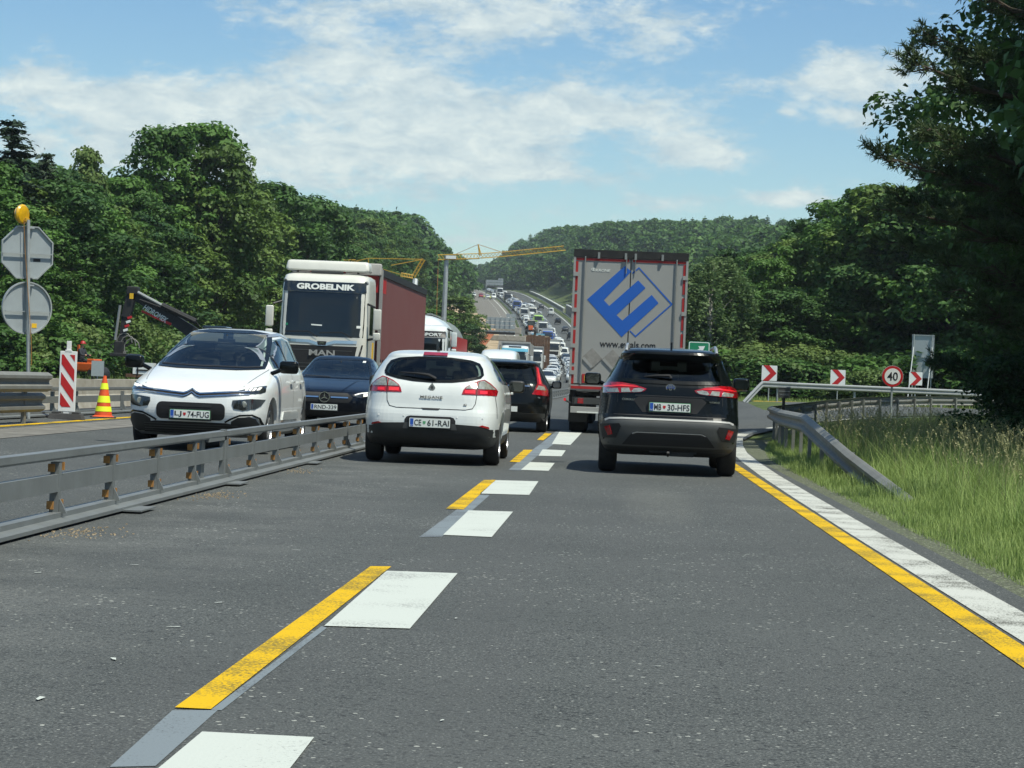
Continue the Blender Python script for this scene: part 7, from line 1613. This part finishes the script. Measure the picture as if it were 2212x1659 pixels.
while y < 1320:
    st = 6.5 if y < 500 else 9.0
    o0 = 46 if y < 330 else (36 if y < 440 else (14 + (y > 560 and y < 960) * 8))
    for off in np.arange(o0, 150 if y < 900 else 110, st):
        if frng.random() < .9: sp.append((tx(y) + off + frng.uniform(-2.5, 2.5), y + frng.uniform(-3, 3), frng.uniform(.75, 1.22), frng.random() < .14))
    y += st
for y in np.arange(1330, 1700, 14):
    for off in np.arange(-60, 260, 12): sp.append((tx(y) + off + frng.uniform(-4, 4), y + frng.uniform(-4, 4), frng.uniform(.8, 1.2), frng.random() < .3))
far_wood('right_wood', [q_ for q_ in [(x, y, fit_h(x, y, 13.5 * s, False) / 13.5, cn) for x, y, s, cn in sp] if q_[2] > .38], 'wooded hillside right of the climbing road')

# --- near pines on the right: trunk, long limbs, needle shoots
def pine(h, seed, limbs, r=.24, tuft=.16, per=46):
    g_ = np.random.default_rng(seed); q = MB(); q.tube([(0, 0, -.4), (.1, 0, h * .3), (-.05, .1, h * .6), (.1, 0, h)], [r * 1.2, r, r * .7, r * .1], None, n=10)
    P, D = [], []
    for (z, a, L, rise) in limbs:
        a = R(a); d = Vector((math.cos(a), math.sin(a), 0)); pts = []
        for k in range(7): t = k / 6; pts.append(Vector((0, 0, z)) + d * L * t + Vector((g_.normal() * .07, g_.normal() * .07, L * rise * t ** 1.4 - .25 * math.sin(t * 3) + g_.normal() * .05)))
        q.tube(pts, [r * .33 * (1 - .85 * k / 6) for k in range(7)], None, n=6)
        for k in range(int(27 * L / 3)):
            t = .22 + .78 * g_.random(); i = min(5, int(t * 6)); f_ = t * 6 - i; b0 = pts[i].lerp(pts[i + 1], f_)
            sd_ = (1 if g_.random() < .5 else -1); tl = (.35 + .75 * (1 - t)) * min(1.5, L * .36) * g_.uniform(.5, 1.1); dv = (d * .75 + Vector((-d.y, d.x, 0)) * sd_ * .8 + Vector((0, 0, g_.uniform(-.1, .45)))).normalized()
            e = b0 + dv * tl; mid = b0 + dv * tl * .5 + Vector((0, 0, -.05)); q.tube([b0, mid, e], [.018, .012, .006], None, n=4, cap=False)
            m = max(3, int(tl / .062))
            for j in range(m):
                s = (j + .6) / m
                if s < .18: continue
                p = b0.lerp(e, s) + Vector(g_.normal(size=3)) * .045; dd = (dv + Vector(g_.normal(size=3)) * .45 + Vector((0, 0, .35))).normalized(); P.append(p); D.append(dd)
    P = np.array([tuple(p) for p in P]); D = np.array([tuple(d) for d in D]); n = len(P)
    # each shoot: a fan of thin needles
    k = 13; Pn = np.repeat(P, k, 0); Dn = np.repeat(D, k, 0); along = g_.random(len(Pn)) * .14; base = Pn + Dn * along[:, None]; nd = unit(Dn * .9 + g_.normal(size=Dn.shape) * .62); L = tuft * (.6 + .5 * g_.random(len(Pn)))
    w = unit(np.cross(nd, g_.normal(size=nd.shape))) *   .012; V = np.stack([base - w, base + w, base + nd * L[:, None] + w * .3, base + nd * L[:, None] - w * .3], 1).reshape(-1, 3)
    return (V, np.arange(len(V)).reshape(-1, 4)), q
def rlimbs(g_, h, z0, n, L0, az=(0, 360)):
    return [(z0 + (h - z0) * (i + g_.random()) / n, g_.uniform(*az), L0 * (1 - .55 * i / n) * g_.uniform(.75, 1.1), g_.uniform(-.02, .22)) for i in range(n)]
pg = np.random.default_rng(3)
lA = rlimbs(pg, 16, 1.6, 64, 4.0) + [(5.2, 182, 4.7, .12), (5.5, 200, 4.4, .16), (4.9, 170, 4.2, .02), (3.6, 186, 3.6, .05), (6.9, 190, 4.5, .14), (7.4, 175, 4.0, .2), (8.4, 184, 3.6, .2), (4.3, 205, 4.6, .06)]
VF, q = pine(16, 5, lA); o = make_tree('pine_tree', VF, q, M['needle'], M['bark']); o.location = g3(9.7, 41.5, -.1); tag(o, 'big dark pine leaning long boughs over the verge at the right edge', 'tree', 'near pines on the right')
lC = [l_ if l_[0] > 4 else (l_[0], l_[1], l_[2] * .6, l_[3]) for l_ in rlimbs(pg, 14, 1.2, 60, 4.4)] + [(5.8, 186, 5.4, .05), (5.0, 178, 5.2, .05), (6.6, 190, 4.6, .1), (7.4, 182, 4.2, .1)]
VF, q = pine(14, 9, lC, tuft=.19); o = make_tree('pine_tree', VF, q, M['needle'], M['bark']); o.location = g3(12.2, 58, -.1); tag(o, 'second pine behind the big one, boughs reaching over the curved guardrail', 'tree', 'near pines on the right')
VF, cc = broadleaf(15.5, 5.0, seed=201, base=.08, nc=330, per=150, size=.085, rcl=(.5, 1.0)); o = make_tree('broadleaf_tree', VF, trunk_mesh(15.5, .25, cc, nl=16), M['leaf_dark'], M['bark']); o.location = g3(11.8, 46.8, -.1); tag(o, 'dark leafy tree rising through the top right corner among the pines', 'tree'); o2 = copy_tree(o); o2.location = g3(13.0, 53, -.1); o2.scale = (1.1, 1.1, 1.25); o2.rotation_euler = (0, 0, 1.9); tag(o2, 'dark leafy tree just behind the pines at the right edge', 'tree')
VF, cc = broadleaf(12, 4.6, seed=202, base=.03, nc=150, per=150, size=.11, rcl=(.7, 1.2)); o = make_tree('broadleaf_tree', VF, trunk_mesh(12, .22, cc, nl=12), M['leaf_dark'], M['bark']); o.location = g3(15.5, 67, -.1); tag(o, 'dark leafy tree low behind the pines at the right edge', 'tree')
VF, cc = broadleaf(4.2, 2.4, seed=203, base=.02, nc=60, per=170, size=.07, rcl=(.4, .8)); o = make_tree('bush', VF, trunk_mesh(4.2, .06, cc, nl=6, top=.7), M['leaf_dark'], M['bark']); o.location = g3(10.4, 50, -.1); o.scale = (1, 1, .8); tag(o, 'dark bush under the big pine, right of the guardrail', 'bush')
o2 = copy_tree(o); o2.location = g3(8.6, 42.5, -.1); o2.scale = (.75, .75, .55); o2.rotation_euler = (0, 0, 2); tag(o2, 'low dark bush at the right edge below the pine boughs', 'bush')
VF, cc = broadleaf(13, 3.5, seed=210, base=.16, nc=190, per=110, size=.14, rcl=(.5, 1.0)); o = make_tree('broadleaf_tree', VF, trunk_mesh(13, .2, cc, nl=12), M['leaf_dark'], M['bark']); o.location = g3(9.6, 31.5, -.1); tag(o, 'unseen leafy tree added to shade the tall grass beside the guardrail', 'tree'); o2 = copy_tree(o); o2.location = g3(11.0, 38.5, -.1); o2.rotation_euler = (0, 0, 2.2); tag(o2, 'second unseen leafy tree added for shade, between the first and the big pine', 'tree')  # both trees added out of view as occluders, deepening shade on the grass
lE = rlimbs(pg, 13, 5.5, 16, 3.4)
VF, q = pine(13, 12, lE, tuft=.2); o = make_tree('pine_tree', VF, q, M['needle'], M['bark']); o.location = g3(9.6, 21.5, -.1); tag(o, 'pine beside the verge that throws thin shadow streaks over the road', 'tree')

# ---------------------------------------------------------------- grass
def blades(n, xf, yf, hf, wid, keep, mat, name, label, bend=.45):
    g_ = np.random.default_rng(abs(hash(label)) % 1000 if False else len(label)); Y = yf(g_, n); X = xf(g_, n, Y); ok = keep(X, Y); X, Y = X[ok], Y[ok]; n = len(X)
    H = hf(g_, X, Y); Z = np.array([tz(x - 0 if y < 100 else x - tx(y), y) for x, y in zip(X, Y)]) - .02
    a = g_.uniform(0, 2 * np.pi, n); d = np.stack([np.cos(a), np.sin(a), np.zeros(n)], 1); s = np.stack([-np.sin(a), np.cos(a), np.zeros(n)], 1); B = H * bend * g_.uniform(.3, 1.6, n); w = wid * (.6 + .8 * g_.random(n))
    P0 = np.stack([X, Y, Z], 1); rings = []
    for t in (0, .45, .8, 1.0): p = P0 + d * (B * t ** 2)[:, None] + np.array([0, 0, 1]) * (H * (t - .25 * t ** 2 * bend))[:, None]; ww = (w * (1 - t * .92))[:, None]; rings += [p - s * ww, p + s * ww]
    V = np.stack(rings, 1).reshape(-1, 3); i = np.arange(n)[:, None] * 8
    Fq = np.concatenate([i + np.array([0, 1, 3, 2]), i + np.array([2, 3, 5, 4]), i + np.array([4, 5, 7, 6])], 1).reshape(-1, 4)
    me = mesh_np(name, V, Fq, mat); o = bpy.data.objects.new(name, me); COL.objects.link(o); tag(o, label, kind='stuff'); return o
edge = lambda Y: np.interp(Y, [0, 30, 36, 41, 47, 53, 58, 63, 70, 80], [2.55, 2.60, 2.66, 2.95, 3.45, 4.1, 5.1, 6.8, 9.8, 15])
railx = lambda Y: np.interp(Y, [23, 36, 42, 50, 55, 62, 69], [3.3, 3.22, 3.32, 3.7, 4.5, 6.1, 8])
wob = lambda X, Y: .5 + .5 * np.sin(X * 3.1 + np.sin(Y * 1.3) * 2) * np.sin(Y * .9 + X)
blades(52000, lambda g_, n, Y: edge(Y) + g_.random(n) ** 1.2 * 1.6, lambda g_, n: 8 + 56 * g_.random(n) ** 1.5, lambda g_, X, Y: (.045 + .18 * np.clip((X - edge(Y)) / .9, 0, 1) + .08 * wob(X, Y)) * (.6 + .6 * g_.random(len(X))), .0035, lambda X, Y: X > edge(Y) - .06 + .07 * np.sin(Y * 5.3) * np.sin(Y * 1.7 + 1) + .05 * np.sin(Y * 13), M['grass_blade'], 'grass', 'short green grass along the edge of the road')
blades(64000, lambda g_, n, Y: edge(Y) + .75 + g_.random(n) * 6.5, lambda g_, n: 9 + 62 * g_.random(n) ** 1.25, lambda g_, X, Y: (.28 + .50 * wob(X, Y)) * (.45 + .75 * g_.random(len(X))), .0042, lambda X, Y: X > edge(Y) + .75 + .25 * np.sin(Y * 2), M['grass_blade'], 'grass', 'tall uncut grass behind the guardrail', bend=.75)
o = blades(8500, lambda g_, n, Y: edge(Y) + 1.0 + g_.random(n) * 6, lambda g_, n: 10 + 52 * g_.random(n) ** 1.2, lambda g_, X, Y: (.55 + .4 * g_.random(len(X))), .0035, lambda X, Y: wob(X * .7, Y * .8) > .35, M['straw'], 'seed_stems', 'pale seed stems standing over the tall grass', bend=.35)
# seed heads
g_ = np.random.default_rng(8); me = o.data; nb = len(me.vertices) // 8; co = np.empty(len(me.vertices) * 3); me.vertices.foreach_get('co', co); co = co.reshape(-1, 8, 3); tip = co[:, 6]; prev = co[:, 4]; d = unit(tip - prev)
C = np.concatenate([tip - d * (.11 * k / 6) + g_.normal(size=tip.shape) * .004 for k in range(6)]); Nn = unit(g_.normal(size=C.shape)); V, Fq = leaves(C, Nn, np.full(len(C), .014), .5)
me = mesh_np('seed_heads', V, Fq, M['straw']); oo = bpy.data.objects.new('seed_heads', me); COL.objects.link(oo); tag(oo, 'pale seed heads on the tall grass stems', kind='stuff')
blades(9000, lambda g_, n, Y: 5 + g_.random(n) * 22, lambda g_, n: 84 + 40 * g_.random(n), lambda g_, X, Y: .12 + .18 * g_.random(len(X)), .012, lambda X, Y: (Y > 107.5 + .35 * (X - 12)) & (Y < 128), M['grass_blade'], 'grass', 'grass on the bank beyond the exit ramp')
blades(6000, lambda g_, n, Y: -31 + g_.random(n) * 9, lambda g_, n: 60 + 90 * g_.random(n), lambda g_, X, Y: .2 + .3 * g_.random(len(X)), .015, lambda X, Y: X < -22.6, M['grass_blade'], 'grass', 'rough grass at the foot of the left wood')

# ---------------------------------------------------------------- haze
hm = bpy.data.materials.new('haze'); hm.use_nodes = True; t = hm.node_tree; t.nodes.clear(); ou = t.nodes.new('ShaderNodeOutputMaterial'); pv = t.nodes.new('ShaderNodeVolumePrincipled')
pv.inputs['Color'].default_value = (.80, .90, 1.0, 1); pv.inputs['Density'].default_value = .00015; pv.inputs['Anisotropy'].default_value = .2; t.links.new(pv.outputs[0], ou.inputs['Volume'])
q = MB(); q.box((0, 2800, 44), (5400, 6600, 94)); hz = q.build('haze', hm); tag(hz, 'thin summer haze over the valley road', kind='stuff')
